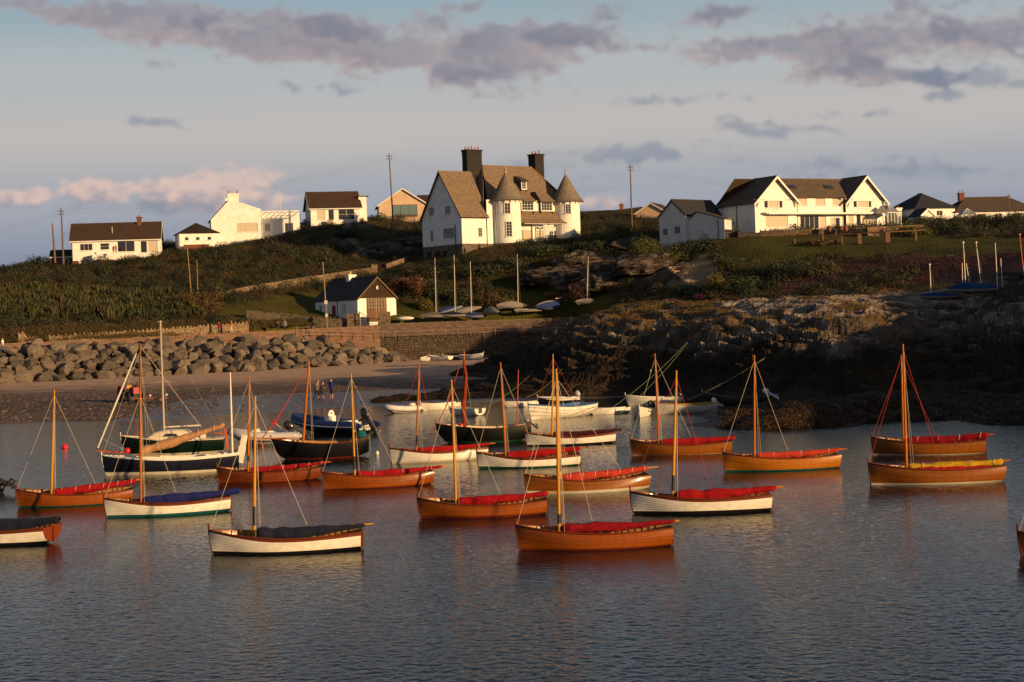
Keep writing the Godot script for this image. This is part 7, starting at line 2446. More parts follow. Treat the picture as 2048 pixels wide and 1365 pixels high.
func stone_wall(called: String, label: String, tops: Array, h: float, thick: float, sd: int, tint: Color, merlons := 0.0, course := 0.26, merlon_h := 0.22) -> void:
	var t := thing(called, label, "wall")
	var m := mat("drystone_%s" % tint.to_html(), tint, 0.92, {"vc": true, "spec": 0.2})
	var st := MB.new()
	var body := MB.new()
	var mr := MB.new()
	var r := RandomNumberGenerator.new()
	r.seed = sd
	for i in tops.size() - 1:
		var a: Vector3 = tops[i]
		var b: Vector3 = tops[i + 1]
		var flat := Vector3(b.x - a.x, 0, b.z - a.z)
		var l := flat.length()
		var u := flat / l
		var n := u.cross(Vector3.UP)
		var k := stone_panel(Vector3.ZERO, Vector3.RIGHT, l, h, sd + i, [], course)
		var dy := b.y - a.y
		for j in k.v.size():
			var p := k.v[j]
			var q := k.n[j]
			st.v.append(a + u * p.x + Vector3.UP * (p.y - h + dy * p.x / l) + n * p.z)
			st.n.append(u * q.x + Vector3.UP * q.y + n * q.z)
			st.c.append(k.c[j]); st.uv.append(Vector2.ZERO)
		body.col = Color(0.5, 0.48, 0.45)
		var A := a - n * 0.02
		var B := b - n * 0.02
		var dn := Vector3.UP * h
		body.quad(A, B, B - n * thick, A - n * thick)
		body.quad(B - dn - n * thick, A - dn - n * thick, A - n * thick, B - n * thick)
		body.quad(A - dn, A, A - n * thick, A - dn - n * thick)
		body.quad(B, B - dn, B - dn - n * thick, B - n * thick)
		if merlons > 0.0:
			var x := 0.1
			while x < l:
				var g := r.randf_range(0.6, 1.4)
				mr.col = Color(g, g * 0.97, g * 0.92)
				var hh := merlon_h * r.randf_range(0.6, 1.3)
				mr.box(a + u * x + Vector3.UP * (dy * x / l + hh * 0.5 - 0.03) - n * thick * 0.5, Vector3(merlons * r.randf_range(0.3, 0.55), hh, thick * 0.8), Basis(u, Vector3.UP, n) * Basis(Vector3.BACK, r.randf_range(-0.15, 0.15)))
				x += merlons * r.randf_range(0.8, 1.2)
	var s := obj("stones", st, m, t)
	s.set_meta("kind", "stuff")
	obj("core", body, m, t)
	if merlons > 0.0:
		obj("coping_stones", mr, m, t).set_meta("kind", "stuff")
func build_front() -> void:
	var conc := mat("concrete_pink", Color(0.24, 0.145, 0.10), 0.85, {"spec": 0.25, "tex": noise_tex("stain", 0.012, 5, 0.66, 1.0), "scale": Vector3(0.12, 0.4, 0.12), "bump": noise_tex("grit", 0.03, 5, 0.0, 1.0), "depth": 1.5})
	var line_l := wall_line([[-320, 704, 208], [0, 687.5, 222], [190, 679.5, 228], [450, 667, 236], [620, 658, 244], [760, 650.5, 247.5]])
	var line_r := wall_line([[760, 650.5, 247.5], [900, 645, 249], [1040, 641, 249.5], [1180, 636, 249]])
	var pr := MB.new()
	var all := line_l.duplicate()
	all.append_array(line_r.slice(1))
	for i in all.size() - 1:
		var a: Vector3 = all[i]
		var b: Vector3 = all[i + 1]
		var back := Vector3(0.1, 0, -3.2)
		var y := Vector3(0, -0.95, 0)
		pr.quad(a + y, b + y, b + y + back, a + y + back)
	obj("promenade", pr, mat("asphalt", Color(0.075, 0.062, 0.055), 0.9, {"tex": noise_tex("stain", 0.012, 5, 0.66, 1.0), "scale": Vector3(0.3, 0.3, 0.3)})).set_meta("kind", "structure")
	var pt := thing("parapet", "long pinkish concrete parapet above the boulders on the left", "wall")
	var count := 17
	for i in count:
		var a := interp(line_l, float(i) / count)
		var b := interp(line_l, (i + 1.0) / count)
		var u := (b - a).normalized()
		var n := u.cross(Vector3.UP).normalized()
		var mb := MB.new()
		var g := rng.randf_range(0.9, 1.08)
		mb.col = Color(g, g, g)
		a += u * 0.015
		b -= u * 0.015
		var H := Vector3(0, -4.6, 0)
		var W := -n * 0.35
		mb.quad(a + H, b + H, b, a); mb.quad(a, b, b + W, a + W); mb.quad(b + W + H, a + W + H, a + W, b + W)
		mb.quad(b + H, b + W + H, b + W, b); mb.quad(a + W + H, a + H, a, a + W)
		obj("section", mb, conc, pt)
	var sw := thing("sea_wall", "high sea wall of shade-darkened rubble with a smooth rendered top", "wall")
	var sm := mat("seawall_stone_shaded", Color(0.085, 0.064, 0.050), 0.92, {"vc": true, "spec": 0.25})  # stone colour darkened to carry the shadow on the lower wall
	var top := MB.new()
	var st := MB.new()
	for i in line_r.size() - 1:
		var a: Vector3 = line_r[i]
		var b: Vector3 = line_r[i + 1]
		var u := Vector3(b.x - a.x, 0, b.z - a.z)
		var l := u.length()
		u /= l
		var n := u.cross(Vector3.UP)
		var dy := b.y - a.y
		var H := Vector3(0, -1.75, 0)
		top.quad(a + H, b + H, b, a); top.quad(a, b, b - n * 0.4, a - n * 0.4); top.quad(b - n * 0.4 + H, a - n * 0.4 + H, a - n * 0.4, b - n * 0.4)
		top.quad(a + H + n * 0.12, b + H + n * 0.12, b + H + Vector3(0, 0.14, 0) + n * 0.12, a + H + Vector3(0, 0.14, 0) + n * 0.12)
		top.quad(a + H + Vector3(0, 0.14, 0) + n * 0.12, b + H + Vector3(0, 0.14, 0) + n * 0.12, b + H + Vector3(0, 0.14, 0), a + H + Vector3(0, 0.14, 0))
		var k := stone_panel(Vector3.ZERO, Vector3.RIGHT, l, 5.0, 400 + i, [], 0.34, 0.09)
		for j in k.v.size():
			var p := k.v[j]
			var q := k.n[j]
			st.v.append(a + u * p.x + Vector3.UP * (p.y - 5.0 - 1.75 + dy * p.x / l) + n * (p.z + 0.02))
			st.n.append(u * q.x + Vector3.UP * q.y + n * q.z)
			st.c.append(k.c[j]); st.uv.append(Vector2.ZERO)
	obj("rendered_top", top, mat("concrete_dull", Color(0.175, 0.118, 0.088), 0.88, {"spec": 0.25, "tex": noise_tex("stain", 0.012, 5, 0.66, 1.0), "scale": Vector3(0.12, 0.4, 0.12)}), sw)
	obj("stones", st, sm, sw).set_meta("kind", "stuff")
	var mer := MB.new()
	for i in 150:
		var p := interp(line_r, (i + 0.5) / 150.0)
		var g := rng.randf_range(0.7, 1.3)
		mer.col = Color(g, g, g)
		mer.box(p + Vector3(0, 0.06, -0.2), Vector3(0.10, 0.2 * rng.randf_range(0.6, 1.4), 0.25))
	obj("coping_stones", mer, mat("drystone_b", Color(0.24, 0.185, 0.13), 0.92, {"vc": true}), sw).set_meta("kind", "stuff")
	var rail_m := mat("rail_grey", Color(0.24, 0.17, 0.13), 0.6)
	var rl := thing("railing", "rusty two-bar handrail running along the foot of the parapet and down to the sand", "railing")
	var path := wall_line([[520, 674, 240], [625, 662, 243.5], [700, 664, 245.5], [800, 663, 246.5], [920, 658, 247.5], [1040, 653, 248], [1140, 648, 248]])
	for i in 26:
		var p := interp(path, i / 25.0)
		var po := MB.new()
		po.box(p + Vector3(0, -0.55, 0.25), Vector3(0.06, 1.1, 0.06))
		obj("post", po, rail_m, rl)
	for y in [0.0, -0.5]:
		var rb := MB.new()
		var pp := []
		for i in 26: pp.append(interp(path, i / 25.0) + Vector3(0, y, 0.25))
		rb.tube(pp, [0.03], 5)
		obj("bar", rb, rail_m, rl)
	var rs := thing("stair_railing", "galvanised handrail of the steps that go down behind the boulders", "railing")
	for q in [[594, 656], [608, 655], [626, 653.5], [638, 664], [650, 675], [660, 685]]:
		var po := MB.new()
		var b := at(q[0], q[1], 243.0)
		po.box(b + Vector3(0, -0.6, 0.6), Vector3(0.06, 1.25, 0.06))
		obj("post", po, rail_m, rs)
	var rb2 := MB.new()
	rb2.tube([at(594, 656, 243) + Vector3(0, 0, 0.6), at(626, 653.5, 243) + Vector3(0, 0, 0.6), at(662, 687, 243) + Vector3(0, 0, 0.6)], [0.035], 5)
	obj("bar", rb2, rail_m, rs)
	var tan := Color(0.27, 0.195, 0.125)
	stone_wall("stone_wall", "long tan garden wall with upright coping stones behind the promenade at the left", wall_line([[97, 674, 227.8], [250, 664, 233], [400, 654, 237], [497, 646, 240.8]]), 2.4, 0.45, 500, tan, 0.55)
	stone_wall("stone_wall", "short tan wall with a raised pier beside the iron gate at the left edge", wall_line([[35, 668, 225.8], [50, 667, 226.3], [51, 676, 226.4], [74, 675, 227.2]]), 2.2, 0.45, 510, tan, 0.5)
	stone_wall("stone_wall", "rising stone garden wall on the slope behind the boathouse", wall_line([[432, 586, 262], [500, 572, 266], [580, 559, 270], [660, 547, 274], [742, 535, 279]]), 1.9, 0.5, 520, Color(0.20, 0.15, 0.10), 0.0)
	stone_wall("gate_pier", "square stone pier at the upper end of the rising garden wall", wall_line([[742, 529, 279], [755, 528.5, 279.3]]), 1.8, 0.9, 525, Color(0.20, 0.15, 0.10))
	stone_wall("stone_wall", "dark retaining wall sloping down to the boathouse from the left", wall_line([[492, 622, 247.5], [560, 629, 248.5], [640, 637.5, 248], [716, 641, 248.5]]), 1.6, 0.4, 530, Color(0.13, 0.105, 0.08), 0.35)
	stone_wall("stone_wall", "low wall on the drive beside the turreted house", wall_line([[772, 528, 281], [815, 513.5, 284]]), 1.2, 0.4, 540, Color(0.22, 0.16, 0.11))
	stone_wall("stone_wall", "garden wall with tan stones in front of the long white house", wall_line([[1520, 461.5, 250.5], [1556, 461, 250.3], [1640, 459.5, 250], [1674, 459, 250]]), 1.5, 0.4, 550, Color(0.16, 0.115, 0.08), 0.6)
	stone_wall("stone_wall", "garden wall with reddish stones below the conservatory at the right", wall_line([[1735, 454, 247], [1790, 452, 247.5], [1849, 449.5, 248]]), 1.6, 0.4, 555, Color(0.24, 0.16, 0.105), 0.0)
	stone_wall("stone_wall", "dark low wall beside the annexe", wall_line([[1451, 459, 252], [1475, 460, 252], [1476, 464, 251], [1522, 468, 250.5]]), 1.3, 0.4, 560, Color(0.10, 0.08, 0.065))
	stone_wall("gate_pier", "stone pier left of the field gate by the boathouse", wall_line([[693, 628, 247.6], [718, 626.5, 247.6]]), 2.6, 0.5, 570, Color(0.19, 0.14, 0.095))
	stone_wall("gate_pier", "stone pier right of the field gate by the boathouse", wall_line([[757, 624.5, 247.8], [780, 623.5, 247.8]]), 2.4, 0.5, 575, Color(0.19, 0.14, 0.095))
	var sh := thing("stone_shelter", "small flat-roofed stone shelter on the slope above the grass", "shelter", at(399, 576, 264))
	var sb := stone_panel(Vector3(0, -2.2, 0), Vector3.RIGHT, 2.7, 2.0, 580, [[0.9, 0.3, 0.9, 1.4]])
	obj("front", sb, mat("drystone_c", Color(0.2, 0.15, 0.1), 0.9, {"vc": true}), sh)
	var sr := MB.new()
	sr.box(Vector3(1.3, -0.12, -0.8), Vector3(3.1, 0.18, 2.2))
	sr.box(Vector3(1.3, -1.2, -0.9), Vector3(2.5, 2.2, 1.2))
	obj("roof_slab", sr, mat("slab_tan", Color(0.28, 0.2, 0.14), 0.9), sh)
	var gt := thing("field_gate", "dark five-bar timber gate between the two stone piers", "gate", at(719, 656, 247))
	var gm := mat("gate_dark", Color(0.03, 0.022, 0.017), 0.7)
	for i in 5:
		var b := MB.new()
		b.box(Vector3(1.4, 0.35 + i * 0.24, 0), Vector3(2.75, 0.09, 0.06))
		obj("bar", b, gm, gt)
	for q in [[0.05, 2.3], [1.4, 1.35], [2.75, 1.35]]:
		var b := MB.new()
		b.box(Vector3(q[0], q[1] * 0.5 + 0.1, 0.04), Vector3(0.11, q[1], 0.08))
		obj("upright", b, gm, gt)
	var br := MB.new()
	br.bar(Vector3(0.05, 2.3, 0.07), Vector3(1.4, 1.35, 0.07), 0.06, 0.09)
	obj("brace", br, gm, gt)
	var ig := thing("iron_gate", "dark iron gate in the wall at the far left edge", "gate", at(-4, 686, 225))
	for i in 13:
		var b := MB.new()
		b.box(Vector3(i * 0.21, 0.75, 0), Vector3(0.03, 1.5, 0.03))
		obj("bar", b, gm, ig)
	for y in [0.15, 1.4]:
		var b := MB.new()
		b.box(Vector3(1.25, y, 0), Vector3(2.6, 0.06, 0.05))
		obj("rail", b, gm, ig)
func build_boulders() -> void:
	rng.seed = 4242
	var meshes := []
	var mats3 := []
	for c in [Color(0.140, 0.113, 0.090), Color(0.098, 0.083, 0.070), Color(0.18, 0.145, 0.112)]:
		mats3.append(mat("boulder_%s" % c.to_html(), c, 0.9, {"vc": true, "spec": 0.2, "bump": noise_tex("crag", 0.02, 6, 0.0, 1.0), "depth": 9.0, "scale": Vector3(0.35, 0.35, 0.35)}))
	for k in 14:
		var r := RandomNumberGenerator.new()
		r.seed = 900 + k
		var f := FastNoiseLite.new()
		f.seed = k; f.frequency = 0.9; f.fractal_octaves = 3
		var planes := []
		for i in 13:
			planes.append([Vector3(r.randf_range(-1, 1), r.randf_range(-1, 1), r.randf_range(-1, 1)).normalized(), r.randf_range(0.40, 0.78)])
		var seg := 26
		var rings := 18
		var p := PackedVector3Array()
		var cols := PackedColorArray()
		for j in rings + 1:
			var t := PI * j / rings
			for i in seg:
				var a := TAU * i / seg
				var d := Vector3(cos(a) * sin(t), -cos(t), -sin(a) * sin(t))
				var rad := 1.0
				for q in planes:
					var dn: float = d.dot(q[0])
					if dn > 0.05:
						rad = minf(rad, q[1] / dn)
				rad *= 1.26 + 0.10 * f.get_noise_3d(d.x * 2, d.y * 2, d.z * 2)
				p.append(d * rad)
				var g := 1.0 + 0.9 * f.get_noise_3d(d.x * 5.0 + 9.0, d.y * 5.0, d.z * 5.0)
				cols.append(Color(g, g * 0.98, g * 0.95))
		var mb := MB.new()
		for j in rings:
			for i in seg:
				var i2 := (i + 1) % seg
				mb.col = cols[j * seg + i]
				mb.quad(p[j * seg + i], p[j * seg + i2], p[(j + 1) * seg + i2], p[(j + 1) * seg + i])
		meshes.append(mb.mesh(mats3[k % 3]))
	var shape_w := ["squarish", "rounded", "flat-sided", "wedge-shaped", "blunt", "pointed", "slabby", "angular", "lumpy", "sloping", "broad", "cracked-looking", "tapering", "chunky"]
	var rows := 8
	for row in rows:
		var s := row / (rows - 1.0)
		var x := -70.0 + (row % 2) * 0.8
		var nth := 0
		while true:
			var w := rng.randf_range(0.52, 1.3) * (1.1 if row == 0 else 1.0)
			x += w * 0.95
			var pxg := 1024.0 + x / 222.0 * LENS
			if pxg > 800.0: break
			var crest_d := lerpf(222.0, 247.0, clampf(pxg / 740.0, -0.3, 1.05)) - 1.6
			var end := smoothstep(560.0, 800.0, pxg)
			var foot_d := crest_d - lerpf(13.0, 4.0, end)
			if row > 3 and pxg > 735: break
			if row > 1 and pxg > 775: break
			var d := lerpf(foot_d, crest_d, s) + rng.randf_range(-0.7, 0.7)
			var crest_h := lerpf(lerpf(4.8, 4.3, clampf(pxg / 500.0, 0, 1)), 1.4, end)
			var y := lerpf(0.95, crest_h, pow(s, 0.9)) + rng.randf_range(-0.25, 0.25)
			var k := rng.randi() % 14
			nth += 1
			var sc := Vector3(w * rng.randf_range(0.9, 1.25), w * rng.randf_range(0.75, 1.0), w * rng.randf_range(0.85, 1.15))
			var b := Basis(Vector3.UP, rng.randf() * TAU) * Basis(Vector3.RIGHT, rng.randf_range(-0.5, 0.5))
			var o := put("boulder", meshes[k])
			o.transform = Transform3D(b.scaled_local(sc), Vector3(x, y, -d))
			x += w * 0.75
			var ord := "%d%s" % [nth, "th" if nth % 10 > 3 or nth % 10 == 0 or nth % 100 in [11, 12, 13] else ["st", "nd", "rd"][nth % 10 - 1]]
			tag(o, "%s armour boulder, %s from the left in the %s row up from the sand" % [shape_w[k], ord, ["lowest", "second", "third", "fourth", "fifth", "sixth", "seventh", "top"][row]], "boulder", "armour boulders below the promenade")
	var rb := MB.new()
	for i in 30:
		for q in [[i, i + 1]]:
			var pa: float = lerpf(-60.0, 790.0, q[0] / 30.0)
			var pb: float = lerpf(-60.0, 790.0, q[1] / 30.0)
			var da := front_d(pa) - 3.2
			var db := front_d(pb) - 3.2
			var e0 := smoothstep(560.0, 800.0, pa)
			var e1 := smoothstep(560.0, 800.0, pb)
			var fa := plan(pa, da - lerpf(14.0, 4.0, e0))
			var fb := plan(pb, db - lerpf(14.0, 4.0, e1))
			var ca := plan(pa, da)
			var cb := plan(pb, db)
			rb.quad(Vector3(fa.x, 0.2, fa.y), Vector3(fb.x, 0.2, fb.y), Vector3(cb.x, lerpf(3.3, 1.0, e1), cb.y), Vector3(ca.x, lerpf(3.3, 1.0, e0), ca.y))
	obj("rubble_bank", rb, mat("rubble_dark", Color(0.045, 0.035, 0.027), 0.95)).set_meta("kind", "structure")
func pole(label: String, px: float, py_top: float, py_base: float, d: float, lean: float, r := 0.14, o := {}) -> Vector3:
	var base := at(px, py_base, d)
	var top := at(px + lean, py_top, d)
	var t := thing(o.get("called", "utility_pole"), label, o.get("cat", "pole"), base)
	var mb := MB.new()
	mb.tube([Vector3(0, -1.2, 0), (top - base) * 0.5, top - base], [r, r * 0.85, r * 0.7], 8)
	obj("shaft", mb, o.get("m", wood("pole_wood", Color(0.17, 0.105, 0.062))), t)
	if o.get("arms", true):
		for k in 2:
			var ar := MB.new()
			ar.box(top - base + Vector3(0, -0.5 - k * 0.5, 0.12), Vector3(1.1, 0.09, 0.09))
			var cross := obj("cross_arm", ar, mat("arm_dark", Color(0.05, 0.04, 0.035), 0.7), t)
			for i in 3:
				var iz := MB.new()
				iz.lathe(top - base + Vector3(-0.45 + i * 0.45, -0.45 - k * 0.5, 0.12), [Vector2(0.05, 0), Vector2(0.07, 0.1), Vector2(0.03, 0.18)], 6)
				obj("insulator", iz, mat("insulator", Color(0.3, 0.25, 0.2), 0.4), cross)
	return top
func wire(label: String, a: Vector3, b: Vector3, sag: float) -> void:
	var mb := MB.new()
	var p := []
	for i in 13:
		var s := i / 12.0
		p.append(a.lerp(b, s) + Vector3(0, -sag * 4.0 * s * (1.0 - s), 0))
	mb.tube(p, [0.009], 4)
	tag(obj("overhead_wire", mb, mat("wire", Color(0.05, 0.05, 0.055), 0.7)), label, "wire", "overhead wires")
func build_poles() -> void:
	var p1 := pole("tall leaning utility pole with insulators in front of the bungalow's left end", 127, 417, 536, 290, -5.5, 0.17)
	pole("shorter thick pole left of the leaning utility pole", 109, 447, 512, 296, -5, 0.2, {"arms": false})
	var p2 := pole("tall utility pole on the crest left of the turreted house", 787, 307, 458, 300, -9, 0.15)
	var p3 := pole("utility pole on the skyline between the two big white houses", 1264, 329, 448, 300, -3.5, 0.15)
	var p4 := pole("short pole on the skyline near the right edge", 2019, 388, 427, 335, -1.5, 0.13)
	pole("pale pole with notice boards beside the boathouse", 654, 524, 650, 246, -9, 0.13, {"arms": false, "called": "notice_pole", "m": wood("pole_pale", Color(0.30, 0.20, 0.12))})
	pole("leaning yellow-tan pole on the bracken slope", 382, 497, 585, 258, -8, 0.09, {"arms": false, "m": wood("pole_tan", Color(0.42, 0.24, 0.09))})
	pole("thin upright pole right of the yellow-tan one on the slope", 395, 519, 574, 262, -2, 0.07, {"arms": false, "m": wood("pole_tan", Color(0.42, 0.24, 0.09))})
	for k in 3:
		var dy := Vector3(0, -0.3 - 0.4 * k, 0)
		wire("%s overhead wire between the two poles on the left" % ["topmost", "middle", "lowest"][k], p1 + dy, p2 + dy, 1.6)
		wire("%s overhead wire passing behind the turreted house" % ["topmost", "middle", "lowest"][k], p2 + dy + Vector3(0, 0, -1), p3 + dy + Vector3(0, 0, -45), 2.2)
		wire("%s overhead wire passing behind the long white house" % ["topmost", "middle", "lowest"][k], p3 + dy, p4 + dy + Vector3(0, 1.0, 0), 2.4)
		wire("%s overhead wire running off to the left" % ["topmost", "middle", "lowest"][k], p1 + dy, p1 + Vector3(-40, -6, -10) + dy, 1.0)
	var nb2 := thing("notice_board", "white notice board on the pale pole by the boathouse", "sign", at(651.5, 605, 245.7))
	var m := MB.new()
	m.box(Vector3(0, 0, 0), Vector3(0.45, 0.55, 0.05))
	m.box(Vector3(0.05, -1.9, 0), Vector3(0.4, 0.5, 0.05))
	obj("board", m, mat("board_white", Color(0.5, 0.45, 0.38), 0.6), nb2)
	var lamp := thing("street_lamp", "small lamp head on the pale pole by the boathouse", "lamp", at(645, 553, 245.7))
	m = MB.new()
	m.box(Vector3(-0.2, 0, 0.1), Vector3(0.6, 0.12, 0.2))
	obj("head", m, mat("lamp_grey", Color(0.4, 0.36, 0.3), 0.4), lamp)
func body_mesh(bones: Array, cell: float) -> ArrayMesh:
	var lo := Vector3(1e9, 1e9, 1e9)
	var hi := -lo
	for b in bones:
		for k in 2:
			var r: float = b[2 + k]
			lo = lo.min(b[k] - Vector3.ONE * (r + cell * 2))
			hi = hi.max(b[k] + Vector3.ONE * (r + cell * 2))
	var nx := int((hi.x - lo.x) / cell) + 2
	var ny := int((hi.y - lo.y) / cell) + 2
	var nz := int((hi.z - lo.z) / cell) + 2
	var f := PackedFloat32Array()
	f.resize(nx * ny * nz)
	for z in nz:
		for y in ny:
			for x in nx:
				var p := lo + Vector3(x, y, z) * cell
				var d := 1e3
				for b in bones:
					var ab: Vector3 = b[1] - b[0]
					var t := clampf((p - b[0]).dot(ab) / maxf(ab.length_squared(), 1e-6), 0.0, 1.0)
					var q: float = p.distance_to(b[0] + ab * t) - lerpf(b[2], b[3], t)
					var h := clampf(0.5 + 0.5 * (d - q) / 0.035, 0.0, 1.0)
					d = lerpf(d, q, h) - 0.035 * h * (1.0 - h)
				f[(z * ny + y) * nx + x] = d
	var idx := {}
	var vs := PackedVector3Array()
	var edges := [[0, 1], [2, 3], [4, 5], [6, 7], [0, 2], [1, 3], [4, 6], [5, 7], [0, 4], [1, 5], [2, 6], [3, 7]]
	for z in nz - 1:
		for y in ny - 1:
			for x in nx - 1:
				var v: Array[float] = []
				var mask := 0
				for c in 8:
					var w := f[((z + (c >> 2)) * ny + y + ((c >> 1) & 1)) * nx + x + (c & 1)]
					v.append(w)
					if w < 0: mask |= 1 << c
				if mask == 0 or mask == 255: continue
				var s := Vector3.ZERO
				var n := 0
				for e in edges:
					var a: float = v[e[0]]
					var b: float = v[e[1]]
					if (a < 0) != (b < 0):
						var t := a / (a - b)
						var pa := Vector3(e[0] & 1, (e[0] >> 1) & 1, e[0] >> 2)
						var pb := Vector3(e[1] & 1, (e[1] >> 1) & 1, e[1] >> 2)
						s += pa.lerp(pb, t)
						n += 1
				idx[(z * ny + y) * nx + x] = vs.size()
				vs.append(lo + (Vector3(x, y, z) + s / n) * cell)
	var mb := MB.new()
	var tris := PackedInt32Array()
	for z in range(1, nz - 1):
		for y in range(1, ny - 1):
			for x in range(1, nx - 1):
				var i0 := (z * ny + y) * nx + x
				var a := f[i0] < 0
				for ax in 3:
					var i1: int = i0 + [1, nx, nx * ny][ax]
					var b := f[i1] < 0
					if a == b: continue
					var o1: int = [nx, nx * ny, 1][ax]
					var o2: int = [nx * ny, 1, nx][ax]
					var q := [i0, i0 - o1, i0 - o1 - o2, i0 - o2]
					if not (idx.has(q[0]) and idx.has(q[1]) and idx.has(q[2]) and idx.has(q[3])): continue
					if a:
						tris.append_array([idx[q[0]], idx[q[1]], idx[q[2]], idx[q[0]], idx[q[2]], idx[q[3]]])
					else:
						tris.append_array([idx[q[0]], idx[q[2]], idx[q[1]], idx[q[0]], idx[q[3]], idx[q[2]]])
	var nm := PackedVector3Array()
	nm.resize(vs.size())
	for i in range(0, tris.size(), 3):
		var n := (vs[tris[i + 1]] - vs[tris[i]]).cross(vs[tris[i + 2]] - vs[tris[i]])
		for k in 3: nm[tris[i + k]] += n
	for i in range(0, tris.size(), 3):
		for k in [0, 2, 1]:
			var p := vs[tris[i + k]]
			var best := 1e9
			var c := Color.WHITE
			for b in bones:
				var ab: Vector3 = b[1] - b[0]
				var t := clampf((p - b[0]).dot(ab) / maxf(ab.length_squared(), 1e-6), 0.0, 1.0)
				var q: float = p.distance_to(b[0] + ab * t) - lerpf(b[2], b[3], t)
				if q < best:
					best = q
					c = b[4]
			mb.v.append(p); mb.n.append(nm[tris[i + k]].normalized()); mb.c.append(c); mb.uv.append(Vector2.ZERO)
	return mb.mesh(mat("person_cloth", Color(1, 1, 1), 0.85, {"vc": true, "spec": 0.2}))
func person(label: String, foot: Vector3, face: float, h: float, top: Color, legs: Color, hair: Color, o := {}) -> void:
	var skin := Color(0.42, 0.23, 0.15)
	var s := h / 1.75
	var sit: bool = o.get("sit", false)
	var stride: float = o.get("stride", 0.0)
	var lean: float = o.get("lean", 0.0)
	var hip := Vector3(0, 0.92, 0)
	if sit: hip = Vector3(0, 0.5, 0)
	var ch := hip + Vector3(0, 0.45, lean * 0.45)
	var nk := hip + Vector3(0, 0.56, lean * 0.6)
	var hd := hip + Vector3(0, 0.72, lean * 0.75 + 0.02)
	var B := []
	B.append([hip, ch, 0.135, 0.155, top])
	B.append([ch, nk, 0.13, 0.06, top])
	B.append([nk, hd, 0.055, 0.07, skin])
	B.append([hd + Vector3(0, 0.03, 0.01), hd + Vector3(0, -0.03, 0.03), 0.09, 0.07, skin])
	B.append([hd + Vector3(0, 0.06, -0.02), hd + Vector3(0, 0.0, -0.045), 0.092, 0.08, hair])
	B.append([hd + Vector3(0, -0.005, 0.1), hd + Vector3(0, -0.025, 0.108), 0.014, 0.018, skin])
	for k in [-1.0, 1.0]:
		var sh := ch + Vector3(0.19 * k, 0.05, 0)
		var sw: float = stride * k * 0.5
		var el := sh + Vector3(0.07 * k, -0.27, -0.05 - sw * 0.5)
		var ha := el + Vector3(0.0, -0.22, 0.10 - sw * 0.3)
		if o.get("bent", false): ha = el + Vector3(-0.1 * k, 0.02, 0.22)
		B.append([ch + Vector3(0.1 * k, 0.05, 0), sh, 0.09, 0.065, top])
		B.append([sh, el, 0.058, 0.045, top])
		var sleeve: Color = skin if o.get("short_sleeve", false) else top
		B.append([el, ha, 0.043, 0.032, sleeve])
		B.append([ha, ha + (ha - el).normalized() * 0.10, 0.034, 0.022, skin])
		var h0 := hip + Vector3(0.09 * k, -0.02, 0)
		var kn: Vector3
		var an: Vector3
		if sit:
			kn = h0 + Vector3(0.03 * k, 0.0, 0.42)
			an = kn + Vector3(0, -0.42, 0.02)
		else:
			kn = h0 + Vector3(0, -0.43, 0.03 + sw * 0.35)
			an = kn + Vector3(0, -0.41, sw * 0.35 - 0.02 - (0.12 if sw < 0.0 else 0.0))
			an.y = maxf(an.y, 0.08)
		B.append([h0, kn, 0.095, 0.062, legs])
		var shin: Color = skin if o.get("shorts", false) else legs
		B.append([kn, an, 0.058, 0.042, shin])
		B.append([an + Vector3(0, -0.03, -0.03), an + Vector3(0, -0.045, 0.14), 0.042, 0.035, o.get("shoes", Color(0.05, 0.045, 0.04))])
	if o.has("bag"):
		B.append([hip + Vector3(0.3, -0.1, 0.05), hip + Vector3(0.3, -0.32, 0.05), 0.06, 0.11, o.bag])
	if o.has("second"):
		B.append([hip + Vector3(0, 0.0, 0), hip + Vector3(0, 0.12, 0), 0.15, 0.14, o.second])
	for b in B:
		b[0] *= s; b[1] *= s; b[2] *= s; b[3] *= s
	var m := put("person", body_mesh(B, 0.032))
	m.transform = Transform3D(yaw(face), foot)
	tag(m, label, "person")
